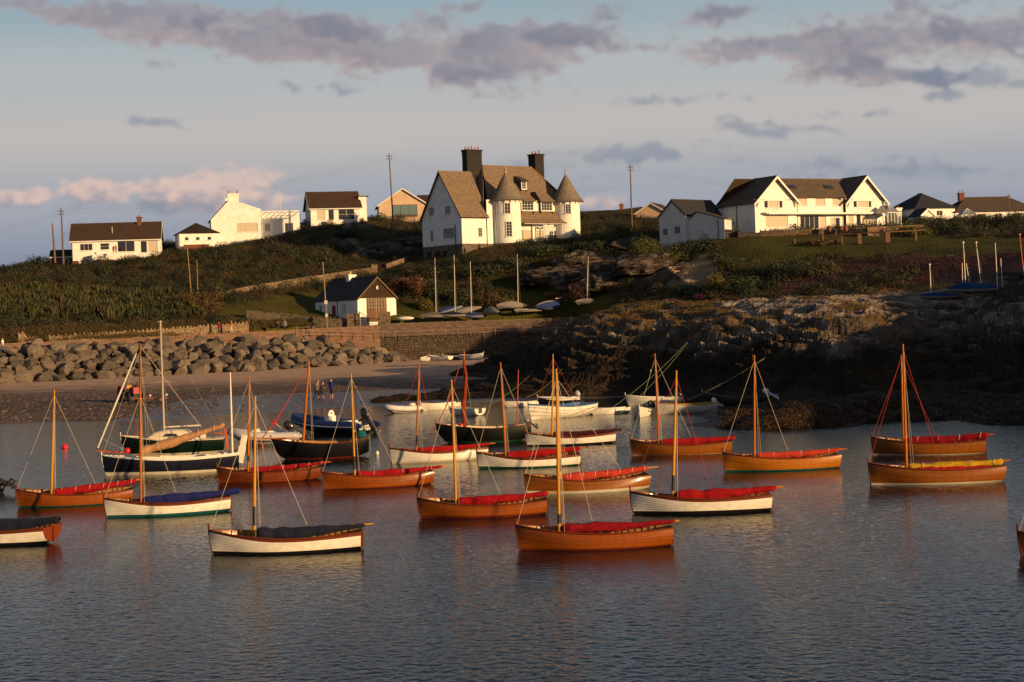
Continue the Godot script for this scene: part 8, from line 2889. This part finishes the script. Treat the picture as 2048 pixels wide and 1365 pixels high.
func build_people() -> void:
	var dark := Color(0.03, 0.022, 0.018)
	person("person in a crimson top carrying a green bag on the promenade", at(438, 668.5, 236.6), -1.2, 1.7, Color(0.32, 0.012, 0.05), Color(0.02, 0.015, 0.02), dark, {"stride": 0.5, "bag": Color(0.02, 0.16, 0.10)})
	person("person in a bright orange top and pale trousers, walking behind the one in crimson", at(463, 667, 237.2), -1.2, 1.75, Color(0.62, 0.25, 0.012), Color(0.5, 0.42, 0.34), Color(0.25, 0.15, 0.08), {"stride": 0.5})
	person("child in a red hat on the promenade left of the boathouse", at(556.5, 662.5, 243.0), 0.4, 1.3, Color(0.05, 0.02, 0.03), Color(0.03, 0.025, 0.03), Color(0.45, 0.015, 0.015), {})
	person("person in a patterned blue-grey shirt standing next to the red-hatted child", at(570, 664.5, 243.4), 0.2, 1.72, Color(0.16, 0.18, 0.22), Color(0.02, 0.02, 0.025), dark, {"short_sleeve": true})
	person("person in a white shirt and blue jeans walking at the left edge", at(5, 705, 209.5), 1.3, 1.75, Color(0.62, 0.60, 0.58), Color(0.07, 0.09, 0.13), Color(0.2, 0.12, 0.06), {"stride": 0.6, "short_sleeve": true})
	var b1 := plan(628, 146)
	person("person in a striped grey top leaning forward on the wet sand", Vector3(b1.x, beach_h(b1.x, b1.y), b1.y), 0.9, 1.62, Color(0.16, 0.13, 0.14), Color(0.012, 0.014, 0.022), dark, {"stride": 0.6, "lean": 0.25, "bent": true})
	b1 = plan(637, 145)
	person("person in dark top and shorts beside the one in stripes", Vector3(b1.x, beach_h(b1.x, b1.y), b1.y), 1.0, 1.5, Color(0.04, 0.03, 0.03), Color(0.015, 0.015, 0.02), dark, {"stride": 0.8, "lean": 0.3, "shorts": true, "bent": true})
	b1 = plan(658, 146)
	person("barefoot person in a blue hooded top standing alone on the wet sand", Vector3(b1.x, beach_h(b1.x, b1.y), b1.y), -0.5, 1.7, Color(0.02, 0.035, 0.14), Color(0.03, 0.02, 0.04), dark, {"shorts": true, "shoes": Color(0.35, 0.12, 0.08)})
	person("person in dark clothes seated outside the turreted house by the drainpipe", at(959, 503, 273.2), 0.5, 1.75, Color(0.035, 0.03, 0.035), Color(0.02, 0.02, 0.022), Color(0.10, 0.06, 0.04), {"sit": true, "bent": true})
	person("person in a red top on the bungalow balcony, left one", at(226.5, 507.5, 297.0), 0.3, 1.35, Color(0.30, 0.03, 0.02), Color(0.1, 0.05, 0.04), Color(0.16, 0.07, 0.04), {})
	person("person with auburn hair on the bungalow balcony, right one", at(231.5, 506.5, 296.8), 0.3, 1.45, Color(0.35, 0.10, 0.05), Color(0.1, 0.05, 0.04), Color(0.14, 0.05, 0.02), {})
func wheel(t: Node3D, p: Vector3, r: float, w: float, hub: Color) -> void:
	var mb := MB.new()
	var pts := []
	for i in 19:
		pts.append(p + Vector3(sin(TAU * i / 18.0) * r * 0.78, cos(TAU * i / 18.0) * r * 0.78, 0))
	mb.tube(pts, [r * 0.24], 8, false)
	for i in 18:
		var a := TAU * i / 18.0
		mb.box(p + Vector3(sin(a) * r * 0.98, cos(a) * r * 0.98, 0), Vector3(r * 0.12, r * 0.1, w), Basis(Vector3.BACK, -a))
	var o := obj("wheel", mb, mat("rubber", Color(0.02, 0.02, 0.022), 0.8), t)
	var h := MB.new()
	h.lathe(p - Vector3(0, 0, w * 0.3), [Vector2(r * 0.58, 0), Vector2(r * 0.55, w * 0.5), Vector2(r * 0.2, w * 0.62)], 14, Vector3.BACK)
	obj("rim", h, mat("hub_%s" % hub.to_html(), hub, 0.6), o)
func build_tractor() -> void:
	var p := plan(258, 152)
	var b := yaw(-1.05)      # its back turned towards the water
	var t := thing("tractor", "old red tractor with a yellow bonnet end, standing on the beach", "tractor", Vector3(p.x, beach_h(p.x, p.y), p.y), b)
	var redm := mat("tractor_red", Color(0.30, 0.012, 0.022), 0.5)
	var drk := mat("tractor_iron", Color(0.03, 0.024, 0.02), 0.7)
	for z in [-0.72, 0.72]:
		wheel(t, Vector3(-0.6, 0.68, z), 0.68, 0.34, Color(0.2, 0.05, 0.03))
		wheel(t, Vector3(1.15, 0.4, z * 0.9), 0.4, 0.2, Color(0.2, 0.05, 0.03))
		var fd := MB.new()
		var rows := PackedVector3Array()
		for i in 8:
			var a := lerpf(-0.5, PI * 0.75, i / 7.0)
			for k in [-0.2, 0.2]:
				rows.append(Vector3(-0.6 - cos(a) * 0.8 * -1.0 * 0.0 + cos(a) * -0.8, 0.68 + sin(a) * 0.8, z + k))
		fd.grid(rows, 2, 8)
		obj("mudguard", fd, redm, t)
	var bn := MB.new()
	bn.box(Vector3(0.75, 1.0, 0), Vector3(1.3, 0.5, 0.55))
	bn.box(Vector3(0.75, 1.28, 0), Vector3(1.25, 0.1, 0.42))
	obj("bonnet", bn, redm, t)
	var en := MB.new()
	en.box(Vector3(0.2, 0.68, 0), Vector3(1.9, 0.4, 0.4))
	en.box(Vector3(1.15, 0.42, 0), Vector3(0.16, 0.16, 1.2))
	en.box(Vector3(-0.6, 0.66, 0), Vector3(0.3, 0.3, 1.3))
	obj("chassis", en, drk, t)
	var st := MB.new()
	st.box(Vector3(-0.45, 1.1, 0), Vector3(0.4, 0.1, 0.45))
	st.box(Vector3(-0.68, 1.3, 0), Vector3(0.08, 0.4, 0.45))
	obj("seat", st, mat("seat_yellow", Color(0.55, 0.27, 0.01), 0.6), t)
	var sw := MB.new()
	var pts := []
	for i in 13: pts.append(Vector3(0.05 + sin(TAU * i / 12.0) * 0.08, 1.5 + sin(TAU * i / 12.0) * 0.12, cos(TAU * i / 12.0) * 0.2))
	sw.tube(pts, [0.02], 5, false)
	sw.bar(Vector3(0.05, 1.5, 0), Vector3(0.3, 1.2, 0), 0.04, 0.04)
	obj("steering_wheel", sw, drk, t)
	var ex := MB.new()
	ex.tube([Vector3(0.9, 1.25, -0.2), Vector3(0.9, 1.85, -0.2)], [0.045], 6)
	ex.tube([Vector3(-0.5, 1.2, 0.5), Vector3(-0.65, 1.9, 0.5)], [0.05], 6)
	obj("exhaust", ex, drk, t)
	var hi := MB.new()
	hi.bar(Vector3(-0.8, 0.95, 0.25), Vector3(-1.5, 0.45, 0.2), 0.1, 0.12)
	hi.bar(Vector3(-0.8, 0.5, -0.25), Vector3(-1.5, 0.42, -0.1), 0.08, 0.08)
	obj("drawbar", hi, mat("hitch_orange", Color(0.36, 0.12, 0.05), 0.6), t)
	p = plan(306, 148)
	var tr := thing("boat_trailer", "low rusty boat trailer behind the tractor", "trailer", Vector3(p.x, beach_h(p.x, p.y), p.y), yaw(0.08))
	var fr := MB.new()
	for z in [-0.5, 0.5]:
		fr.bar(Vector3(-2.0, 0.45, z * 0.4), Vector3(1.0, 0.4, z), 0.08, 0.1)
	fr.bar(Vector3(0.5, 0.4, -0.8), Vector3(0.5, 0.4, 0.8), 0.1, 0.1)
	fr.bar(Vector3(-0.6, 0.43, -0.5), Vector3(-0.6, 0.43, 0.5), 0.08, 0.08)
	obj("frame", fr, mat("rust", Color(0.20, 0.075, 0.04), 0.8), tr)
	for z in [-0.8, 0.8]:
		wheel(tr, Vector3(0.5, 0.3, z), 0.3, 0.16, Color(0.15, 0.1, 0.08))
	for q in [[0.9, 0.6, 0.3], [0.9, 0.6, -0.3], [-0.5, 0.58, 0.2], [-0.5, 0.58, -0.2]]:
		var ro := MB.new()
		ro.lathe(Vector3(q[0], q[1], q[2]), [Vector2(0.06, 0), Vector2(0.09, 0.08), Vector2(0.06, 0.16)], 8)
		obj("roller", ro, mat("roller_pale", Color(0.5, 0.42, 0.34), 0.6), tr)
	p = plan(976, 243)
	tr = thing("launching_trolley", "empty two-wheeled launching trolley on the sand under the sea wall", "trolley", Vector3(p.x, beach_h(p.x, p.y), p.y), yaw(0.2))
	fr = MB.new()
	fr.tube([Vector3(-1.2, 0.55, 0), Vector3(0, 0.35, 0), Vector3(1.0, 0.5, 0)], [0.05], 6)
	fr.bar(Vector3(0.8, 0.3, -0.6), Vector3(0.8, 0.3, 0.6), 0.08, 0.08)
	obj("frame", fr, mat("tractor_iron", Color(0.03, 0.024, 0.02)), tr)
	for z in [-0.6, 0.6]:
		wheel(tr, Vector3(0.8, 0.28, z), 0.28, 0.14, Color(0.1, 0.1, 0.1))
	wheel(tr, Vector3(-1.1, 0.28, 0), 0.28, 0.14, Color(0.1, 0.1, 0.1))
func parked_dinghy(label: String, p: Vector3, turn: float, L: float, m: Material, o := {}) -> void:
	var t := thing("covered_dinghy", label, "dinghy", p, yaw(turn) * Basis(Vector3.RIGHT, o.get("tip", 0.0)) * Basis(Vector3.BACK, o.get("pitch", 0.0)), "dinghies parked ashore")
	var ln := Lines.new()
	ln.L = L * 0.92; ln.B = L * 0.36; ln.bow = 0.45; ln.mid = 0.34; ln.aft = 0.34; ln.depth = 0.05; ln.rake = 0.3
	var r := RandomNumberGenerator.new()
	r.seed = hash(label)
	var h := MB.new()
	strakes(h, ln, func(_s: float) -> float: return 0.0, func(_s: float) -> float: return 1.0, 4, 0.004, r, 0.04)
	obj("hull", h, o.get("hull", mat("hull_darkgrey", Color(0.20, 0.18, 0.17), 0.6)), t)  # default hull is a plain dark grey
	var cv := MB.new()
	var f := FastNoiseLite.new()
	f.seed = hash(label) % 999; f.frequency = 1.1
	var rows := PackedVector3Array()
	var ts := stations(16)
	var rise: float = o.get("rise", 0.5)
	for s in ts:
		var a := ln.pt(s, 0.42, 1.0, 0.05)
		var y: float = ln.sheer(s)
		var top: float = rise * sin(PI * clampf(s * 0.9 + 0.1, 0, 1))
		for k in 9:
			var q := k / 4.0 - 1.0
			rows.append(Vector3(a.x, lerpf(y + top, a.y, pow(absf(q), 1.6)) + 0.04 * f.get_noise_2d(s * 7.0, q * 3.0), a.z * q))
	cv.grid(rows, 9, ts.size())
	obj("cover", cv, m, t)
	if o.has("mast"):
		var top: Vector3 = t.transform.affine_inverse() * o.mast
		var x: float = o.get("mast_x", 0.2)
		var mb := MB.new()
		mb.tube([Vector3(x, 0.4, 0), Vector3(x, 0.4, 0).lerp(top, 0.6), top], [0.05, 0.045, 0.035], 6)
		obj("mast", mb, mat("mast_alloy", Color(0.62, 0.56, 0.46), 0.4), t)
		if o.has("head"):
			var hb := MB.new()
			hb.ball(top + Vector3(0, 0.08, 0), Vector3(0.12, 0.1, 0.12), 8, 6)
			obj("mast_head", hb, mat("head_%s" % o.head.to_html(), o.head, 0.6), t)
		for s in [-1.0, 1.0]:
			line(t, "shroud", top * 0.97, Vector3(x + 0.3, 0.5, s * L * 0.16), rope_mat("wire_grey", Color(0.25, 0.22, 0.19)), 0.008)
func on_hill(px: float, d: float, lift := 0.0) -> Vector3:
	var w := plan(px, d)
	return Vector3(w.x, ground_h(w.x, w.y) + lift, w.y)
func build_boat_park() -> void:
	var blue := cloth("cover_royal", Color(0.03, 0.055, 0.19))
	var grey := cloth("cover_grey", Color(0.30, 0.26, 0.22))
	var dkgrey := cloth("cover_darkgrey", Color(0.13, 0.11, 0.09))
	var teal := cloth("cover_deepblue", Color(0.012, 0.06, 0.17))
	var w := paint("hull_white", Color(0.74, 0.70, 0.61))
	parked_dinghy("dark-hulled dinghy at the left of the boat park, tall mast with a red tip", on_hill(870, 251.5, 0.4), 0.15, 4.4, dkgrey, {"mast": at(869.5, 518, 251.5), "head": Color(0.5, 0.02, 0.02)})
	parked_dinghy("dinghy under a pale blue cover, stern tilted up, in the boat park", on_hill(898, 254, 0.6), 0.2, 4.6, blue, {"pitch": 0.27, "hull": mat("hull_bluegrey", Color(0.2, 0.22, 0.3), 0.6)})
	parked_dinghy("small navy dinghy against the wall, second mast in the boat park", on_hill(908, 251.3, 0.35), 0.1, 3.8, cloth("cover_navy", Color(0.018, 0.021, 0.045)), {"mast": at(908, 510, 252)})
	parked_dinghy("dinghy under a pale grey cover tilted up, behind the second mast", on_hill(936, 254, 0.6), 0.25, 4.6, grey, {"pitch": 0.25})
	parked_dinghy("small dinghy under a bright blue sheet beside the third mast", on_hill(950, 251.3, 0.2), -0.1, 2.8, blue, {"mast": at(940.5, 524, 252), "mast_x": -0.5})
	parked_dinghy("white dinghy with a tent-like grey cover in the middle of the boat park", on_hill(984, 252.2, 0.4), -0.9, 4.0, grey, {"rise": 0.85})
	parked_dinghy("dinghy under a wide grey cover, below the tall white mast", on_hill(1026, 254, 0.6), 0.15, 4.8, grey, {"rise": 0.75, "mast": at(1034.5, 508, 254), "mast_x": 0.85})
	parked_dinghy("white open dinghy in front of the wide grey cover", on_hill(1058, 252, 0.5), 0.1, 4.2, paint("hull_cream", Color(0.68, 0.6, 0.44)), {"rise": 0.12})
	parked_dinghy("dinghy on its edge under a bright blue cover in the boat park", on_hill(1098, 252, 0.6), 0.5, 4.4, blue, {"tip": 0.85, "pitch": 0.2, "rise": 0.5})
	parked_dinghy("low dinghy at the right end of the wall with two masts side by side", on_hill(1178, 249, -0.2), 0.1, 3.6, grey, {"mast": at(1176.5, 513, 249), "mast_x": -0.2})
	var m2 := MB.new()
	var b0 := on_hill(1176, 250)
	m2.tube([b0, at(1174, 530, 250)], [0.04, 0.03], 6)
	tag(obj("bare_mast", m2, wood("mast_brown", Color(0.2, 0.12, 0.07))), "thin brown mast beside the tallest white one at the right end of the wall", "mast")
	var sp := MB.new()
	sp.tube([on_hill(1112, 252, 1.3), on_hill(1156, 252, 0.7)], [0.07, 0.06], 6)
	tag(obj("loose_spar", sp, mat("mast_alloy", Color(0.62, 0.56, 0.46))), "grey spar propped on the grass at the right of the boat park", "spar")
	var td := MB.new()
	td.ball(Vector3.ZERO, Vector3(1.3, 0.3, 0.7), 12, 6)
	var tdo := obj("upturned_tender", td, w)
	tdo.position = on_hill(811, 250.5, 0.35)
	tag(tdo, "small white upturned tender on the grass right of the boathouse", "tender")
	var q := [[1885, 172, 0.1, 4.4, 1860, 531, "left of the blue covers, lone short mast", 0.0], [1945, 170, 0.2, 5.0, 1927, 487, "wide, with the white-tipped mast", 0.3], [1968, 172, -0.2, 4.6, 1953, 487, "right, its white-tipped mast leaning left", 0.2]]
	for k in q:
		var wp := plan(k[0], k[1])
		parked_dinghy("dinghy under a deep blue cover, %s" % k[6], Vector3(wp.x, rock_h(wp.x, wp.y) + 0.55, wp.y), k[2], k[3], teal, {"mast": at(k[4], k[5], k[1]), "head": Color(0.7, 0.65, 0.55), "rise": 0.4 + k[7], "mast_x": [-1.1, -0.6, -0.15][q.find(k)]})
	var loose := [[1925, 526, 1926, 590, 172, "thin mast left of the tall white-tipped pair behind the headland"], [1933, 527, 1943, 588, 173, "leaning mast between the tall white-tipped pair"], [1991, 486, 1996, 580, 170, "tall bare mast right of the blue covers"], [2002, 517, 2006, 575, 172, "short mast right of the tall bare one"], [2040, 470, 2050, 560, 160, "leaning mast with a red tip at the right edge"]]
	for k in loose:
		var mb := MB.new()
		var a := at(k[2], k[3], k[4])
		var b := at(k[0], k[1], k[4])
		mb.tube([a + (a - b).normalized() * 1.4, b], [0.05, 0.035], 6)
		if k[0] == 2040: mb.ball(b, Vector3(0.14, 0.14, 0.14), 8, 6)
		tag(obj("bare_mast", mb, mat("mast_alloy", Color(0.62, 0.56, 0.46)) if k[0] != 2040 else mat("mast_redtip", Color(0.45, 0.12, 0.09), 0.5)), k[5], "mast")
	var fn := thing("wire_fence", "thin wire fence with rusty posts on the crest of the headland at the right", "fence")
	for i in 8:
		var po := MB.new()
		var a := plan(1830 + i * 24, 160.0 - i * 1.2)
		po.box(Vector3(a.x, rock_h(a.x, a.y) + 0.5, a.y), Vector3(0.05, 1.2, 0.05))
		obj("post", po, mat("rust", Color(0.20, 0.075, 0.04)), fn)
func build_garden() -> void:
	var wd := wood("fence_wood", Color(0.30, 0.17, 0.08))
	var f := thing("rail_fence", "low timber rail on thick posts across the lawn", "fence")
	var line1 := wall_line([[1588, 474, 243], [1660, 470.5, 240], [1716, 467.5, 238], [1775, 464.5, 236], [1850, 460, 236]])
	for i in 4:
		var b := MB.new()
		b.bar(line1[i] + Vector3(0, 0.0, 0), line1[i + 1], 0.16, 0.16)
		obj("rail", b, wd, f)
	for q in [[1590, 474, 243, 0.24], [1646, 471, 240.5, 0.3], [1684, 469.3, 239.2, 0.2], [1719, 467.5, 238, 0.55], [1775, 464.5, 236, 0.65], [1832, 461, 236, 0.3]]:
		var po := MB.new()
		var p := at(q[0], q[1], q[2])
		po.box(p + Vector3(0, -0.72, -0.05), Vector3(q[3], 1.45, q[3]))
		obj("post", po, wd, f)
	var tb := thing("picnic_table", "dark picnic table in front of the right gable of the long white house", "table", at(1716, 462.5, 246), yaw(0.4))
	var m := MB.new()
	m.box(Vector3(0, 0.75, 0), Vector3(1.6, 0.07, 0.8))
	obj("table_top", m, wood("boarding_dark", Color(0.07, 0.042, 0.026)), tb)
	for s in [-1.0, 1.0]:
		var l := MB.new()
		l.bar(Vector3(s * 0.6, 0.75, -0.15), Vector3(s * 0.6, 0, -0.55), 0.08, 0.08)
		l.bar(Vector3(s * 0.6, 0.75, 0.15), Vector3(s * 0.6, 0, 0.55), 0.08, 0.08)
		obj("leg", l, wood("boarding_dark", Color(0.07, 0.042, 0.026)), tb)
		var se := MB.new()
		se.box(Vector3(0, 0.42, s * 0.65), Vector3(1.6, 0.06, 0.28))
		obj("seat", se, wood("boarding_dark", Color(0.07, 0.042, 0.026)), tb)
	for k in 3:
		var pt := MB.new()
		pt.lathe(Vector3.ZERO, [Vector2(0.25, 0), Vector2(0.36, 0.3), Vector2(0.33, 0.75), Vector2(0.26, 0.8)], 10)
		var o := obj("planter", pt, mat("terracotta", Color(0.17, 0.06, 0.035), 0.8))
		o.position = at([1659, 1683, 1692][k], [463, 463.5, 463][k], 248.5)
		tag(o, ["brown barrel planter left of the open front door", "brown barrel planter right of the open front door", "outer brown barrel planter by the garden wall"][k], "planter")
	var mr := mat("headland_rock", Color(1, 1, 1), 0.85, {"vc": true})
	var n := 0
	for q in [[1110, 548, 261, 7.0, 2.0, 3.5], [1165, 528, 263, 6.5, 1.8, 3.5], [1180, 560, 257, 8.0, 2.4, 4.0], [1255, 556, 254, 7.0, 2.2, 4.0], [1310, 560, 250, 8.0, 2.3, 4.0], [1265, 502, 266, 6.0, 1.2, 3.0], [1210, 585, 252, 5.0, 1.8, 3.0], [770, 500, 296, 7.0, 1.2, 3.0], [820, 492, 298, 6.0, 1.6, 3.0], [725, 507, 293, 4.0, 0.8, 2.5], [1985, 565, 190, 3.5, 1.4, 2.5], [2025, 548, 192, 4.0, 1.6, 2.5], [1680, 532, 226, 1.6, 0.6, 1.0], [1900, 505, 218, 2.0, 0.8, 1.2]]:
		n += 1
		var w := at(q[0], q[1], q[2])
		var r := RandomNumberGenerator.new()
		r.seed = 300 + n
		var p := PackedVector3Array()
		var cols := PackedColorArray()
		var seg := 84
		var rings := 40
		for j in rings + 1:
			var t := PI * 0.62 * j / rings
			for i in seg:
				var a := TAU * i / seg
				var d := Vector3(cos(a) * sin(t), cos(t), sin(a) * sin(t))
				var g := Vector3(d.x * q[3] * 0.72, d.y * q[4], d.z * q[5] * 0.8)
				var k := nridge.get_noise_3d(w.x + g.x * 1.3, g.y * 2.4, w.z + g.z * 1.3)
				var k2 := nridge.get_noise_3d(w.x + g.x * 5.0, g.y * 8.0, w.z + g.z * 5.0)
				g *= 0.85 + 0.34 * k + 0.16 * k2
				p.append(g)
				var c := rock_color(w.x + g.x, 9.0 + g.y * 2.0, -120.0 + g.z, 3.0)
				cols.append(c * (0.45 + 0.4 * k2))
		var mb := MB.new()
		mb.grid(p, seg, rings + 1, true, cols)
		var o := obj("rock_outcrop", mb, mr)
		o.position = Vector3(w.x, ground_h(w.x, w.z) - 0.75, w.z)
		o.rotation.y = r.randf_range(-0.5, 0.5)
		tag(o, ["grey rock slab rising left of the flower garden", "pale ledge just below the turreted house's hedge", "broad grey outcrop behind the tall white mast", "rounded outcrop above the pink flowers", "long dark outcrop left of the garden steps", "flat pale rock beside the top of the garden path", "low dark outcrop at the foot of the garden rocks", "grey slab on the slope left of the turreted house", "dark slab at the turreted house's left corner", "small flat slab below the brown-roofed house", "tan boulder behind the blue covers", "tan boulder near the right edge", "small pale stone in the bracken bank", "small pale stone at the heather's edge"][n - 1], "rock", "rock outcrops on the hillside")
	var st := thing("garden_steps", "tan stone steps climbing the slope between dark shrubs", "steps")
	var sm := mat("step_tan", Color(0.30, 0.21, 0.13), 0.9)
	for i in 9:
		var s := MB.new()
		var p := at(lerpf(1398, 1352, i / 8.0), lerpf(566, 534, i / 8.0), lerpf(238, 246, i / 8.0))
		s.box(p + Vector3(0, -0.3, 0), Vector3(3.2 - 0.1 * i, 0.7, 1.1), yaw(0.2))
		obj("step", s, sm, st)
	var bn := thing("garden_bench", "slatted wooden bench on the pale rock beside the path", "bench", on_hill(1296, 266, 0.1), yaw(0.3))
	for i in 9:
		var s := MB.new()
		s.box(Vector3(-0.8 + i * 0.2, 0.7, -0.2), Vector3(0.08, 0.6, 0.04))
		obj("slat", s, wd, bn)
	var bs := MB.new()
	bs.box(Vector3(0, 0.42, 0.1), Vector3(1.8, 0.06, 0.5))
	bs.box(Vector3(0, 1.0, -0.2), Vector3(1.8, 0.08, 0.06))
	obj("seat", bs, wd, bn)
	for s in [-0.8, 0.8]:
		var l := MB.new()
		l.box(Vector3(s, 0.2, 0.1), Vector3(0.08, 0.42, 0.45))
		obj("leg", l, wd, bn)
	var og := Color(0.060, 0.062, 0.014)
	var dg := Color(0.026, 0.034, 0.012)
	var rb := Color(0.115, 0.050, 0.018)
	var ys := Color(0.105, 0.080, 0.018)
	var gp := "shrubs on the slope"
	var k := 0
	for q in [
		["large dark evergreen bush at the far left skyline", 72, 292, Vector3(2.6, 3.0, 2.0), Color(0.018, 0.026, 0.012)],
		["round olive shrub right of the turreted house, lower of two", 1212, 272, Vector3(3.3, 2.4, 2.6), og],
		["olive shrub behind the lower round one", 1255, 281, Vector3(3.2, 2.6, 2.6), og],
		["broad olive shrub left of the annexe windows", 1298, 258, Vector3(3.4, 3.4, 2.4), og],
		["long dark hedge at the foot of the annexe wall", 1410, 249, Vector3(4.2, 2.4, 2.0), dg],
		["rounded shrub in front of the annexe", 1345, 250, Vector3(3.6, 3.0, 2.4), og],
		["dark hedge-like shrub before the turreted house, left part", 965, 267, Vector3(3.6, 2.0, 2.4), dg],
		["dark hedge-like shrub before the turreted house, middle part", 1035, 268, Vector3(4.2, 2.2, 2.4), dg],
		["dark hedge-like shrub before the turreted house, right part", 1110, 270, Vector3(4.2, 2.2, 2.4), Color(0.036, 0.044, 0.013)],
		["dark shrub at the right corner of the turreted house's hedge", 1190, 268, Vector3(3.6, 2.0, 2.2), dg],
		["russet shrub below the turreted house's gable", 840, 263, Vector3(1.8, 3.6, 1.8), rb],
		["yellow-green shrub at the right of the boathouse path", 850, 258, Vector3(1.8, 2.0, 1.6), ys],
		["russet spreading shrub at the left of the gable", 805, 266, Vector3(2.4, 2.4, 2.0), rb],
		["tall dark shrub left of the second boat park mast", 880, 262, Vector3(2.6, 3.4, 2.0), dg],
		["dark green shrub behind the grey covers", 925, 259, Vector3(2.6, 3.0, 2.0), dg],
		["brown twiggy shrub behind the third mast", 985, 257, Vector3(2.0, 3.0, 1.6), Color(0.075, 0.045, 0.022)],
		["yellow-green shrub beside the tall white mast", 1012, 256, Vector3(1.6, 1.7, 1.4), ys],
		["rust-coloured grass clump behind the blue tipped cover", 1105, 255, Vector3(1.6, 1.4, 1.3), Color(0.13, 0.065, 0.02)],
		["brown twiggy bush behind the pair of masts", 1160, 251, Vector3(2.0, 3.2, 1.6), Color(0.070, 0.040, 0.020)],
		["tall olive bush at the right end of the flower garden", 1430, 226, Vector3(2.2, 2.8, 1.8), ys],
		["dark shrub behind the pale flower mound", 1375, 229, Vector3(2.6, 2.4, 1.8), dg],
		["bright yellow-green clump in the flower garden", 1258, 236, Vector3(1.4, 1.0, 1.2), Color(0.12, 0.10, 0.015)],
		["rust-brown bush at the left end of the hillside above the retaining wall", 405, 250, Vector3(4.2, 3.6, 3.2), Color(0.085, 0.050, 0.018)],
		["low bush on the promenade's end beside the walkers", 500, 243, Vector3(2.2, 1.3, 1.2), Color(0.07, 0.055, 0.02)],
		["dark bush below the conservatories at the right", 1900, 250, Vector3(3.6, 2.2, 2.4), dg],
		["dark bush right of the small conservatory", 1985, 262, Vector3(4.2, 3.0, 2.6), dg],
		["dark bush at the right edge above the lawn", 2045, 258, Vector3(4.2, 3.2, 2.6), Color(0.030, 0.036, 0.012)],
		["low olive hedge behind the lawn at the right", 1830, 246, Vector3(3.4, 1.6, 1.6), og],
		["dark bush mass below the lawn of the long white house, left", 1470, 236, Vector3(4.0, 2.4, 2.6), Color(0.038, 0.044, 0.012)],
		["dark bush mass below the lawn of the long white house, middle", 1545, 228, Vector3(4.6, 2.6, 2.8), dg],
		["dark bush mass below the lawn of the long white house, right", 1625, 222, Vector3(4.4, 2.6, 2.8), Color(0.045, 0.042, 0.013)],
		["dark bush at the foot of the steps", 1490, 222, Vector3(3.4, 2.6, 2.2), dg],
		["dry grass patch in front of the rail fence", 1650, 241, Vector3(3.6, 1.0, 1.2), Color(0.11, 0.07, 0.025)],
		["dark gorse bush on the crest left of the tall pole", 700, 306, Vector3(3.0, 1.6, 2.2), dg],
		["dark gorse bush at the foot of the tall pole", 805, 300, Vector3(3.4, 2.2, 2.4), dg],
	]:
		k += 1
		shrub("shrub", q[0], gp, q[1], q[2], q[3], q[4], 600 + k, 0.17)
	shrub("flowering_shrub", "pale pink flowering mound behind the headland rock", "", 1348, 224, Vector3(1.5, 1.3, 1.2), Color(0.08, 0.05, 0.03), 700, 0.13, Color(0.42, 0.20, 0.17))
	shrub("flowering_shrub", "pink flowering bush right of the pale flower mound", "", 1400, 223, Vector3(1.2, 1.0, 1.0), Color(0.04, 0.04, 0.02), 701, 0.13, Color(0.40, 0.05, 0.12))
	shrub("flowering_shrub", "crimson flowering bush among the garden rocks", "", 1300, 236, Vector3(0.9, 0.7, 0.8), Color(0.03, 0.04, 0.02), 702, 0.13, Color(0.50, 0.02, 0.06))
	shrub("flowering_shrub", "red flowering shrub behind the boat park", "", 1131, 252, Vector3(0.9, 1.7, 0.8), Color(0.03, 0.04, 0.02), 703, 0.14, Color(0.45, 0.015, 0.03))
	shrub("flowering_shrub", "red flowering shrub right of the tall white mast in the boat park", "", 1047, 254, Vector3(0.9, 1.0, 0.8), Color(0.03, 0.04, 0.02), 704, 0.14, Color(0.32, 0.015, 0.05))
func _ready() -> void:
	view = Basis(Vector3(0, 0, 1), deg_to_rad(-2.0)) * Basis(Vector3(1, 0, 0), deg_to_rad(-0.716))
	var cam := Camera3D.new()
	cam.name = "camera"
	add_child(cam)
	cam.transform = Transform3D(view, EYE)
	cam.fov = rad_to_deg(2.0 * atan(682.5 / LENS))
	cam.near = 0.5
	cam.far = 9000.0
	cam.current = true
	var az := deg_to_rad(50.0)
	var el := deg_to_rad(9.6)
	var to_sun := Vector3(sin(az) * cos(el), sin(el), cos(az) * cos(el))
	var sun := DirectionalLight3D.new()
	sun.name = "sun"
	add_child(sun)
	sun.look_at_from_position(to_sun * 100.0, Vector3.ZERO, Vector3.UP)
	sun.light_color = Color(1.0, 0.64, 0.30).linear_to_srgb()
	sun.light_energy = 1.6
	sun.light_angular_distance = 0.5
	sun.shadow_enabled = true
	var env := Environment.new()
	env.background_mode = Environment.BG_SKY
	env.sky = build_sky(to_sun)
	env.tonemap_mode = Environment.TONE_MAPPER_LINEAR
	env.tonemap_exposure = 1.36
	env.sdfgi_enabled = true
	env.ssao_enabled = true
	env.ssil_enabled = true
	var we := WorldEnvironment.new()
	we.name = "world_environment"
	we.environment = env
	add_child(we)
	rng.seed = 20
	build_ground()
	build_reef()
	build_front()
	build_turret_house()
	build_gabled_house()
	build_small_houses()
	build_boulders()
	build_dinghies()
	build_other_boats()
	build_poles()
	build_tractor()
	build_boat_park()
	build_garden()
	build_people()
	build_growth()
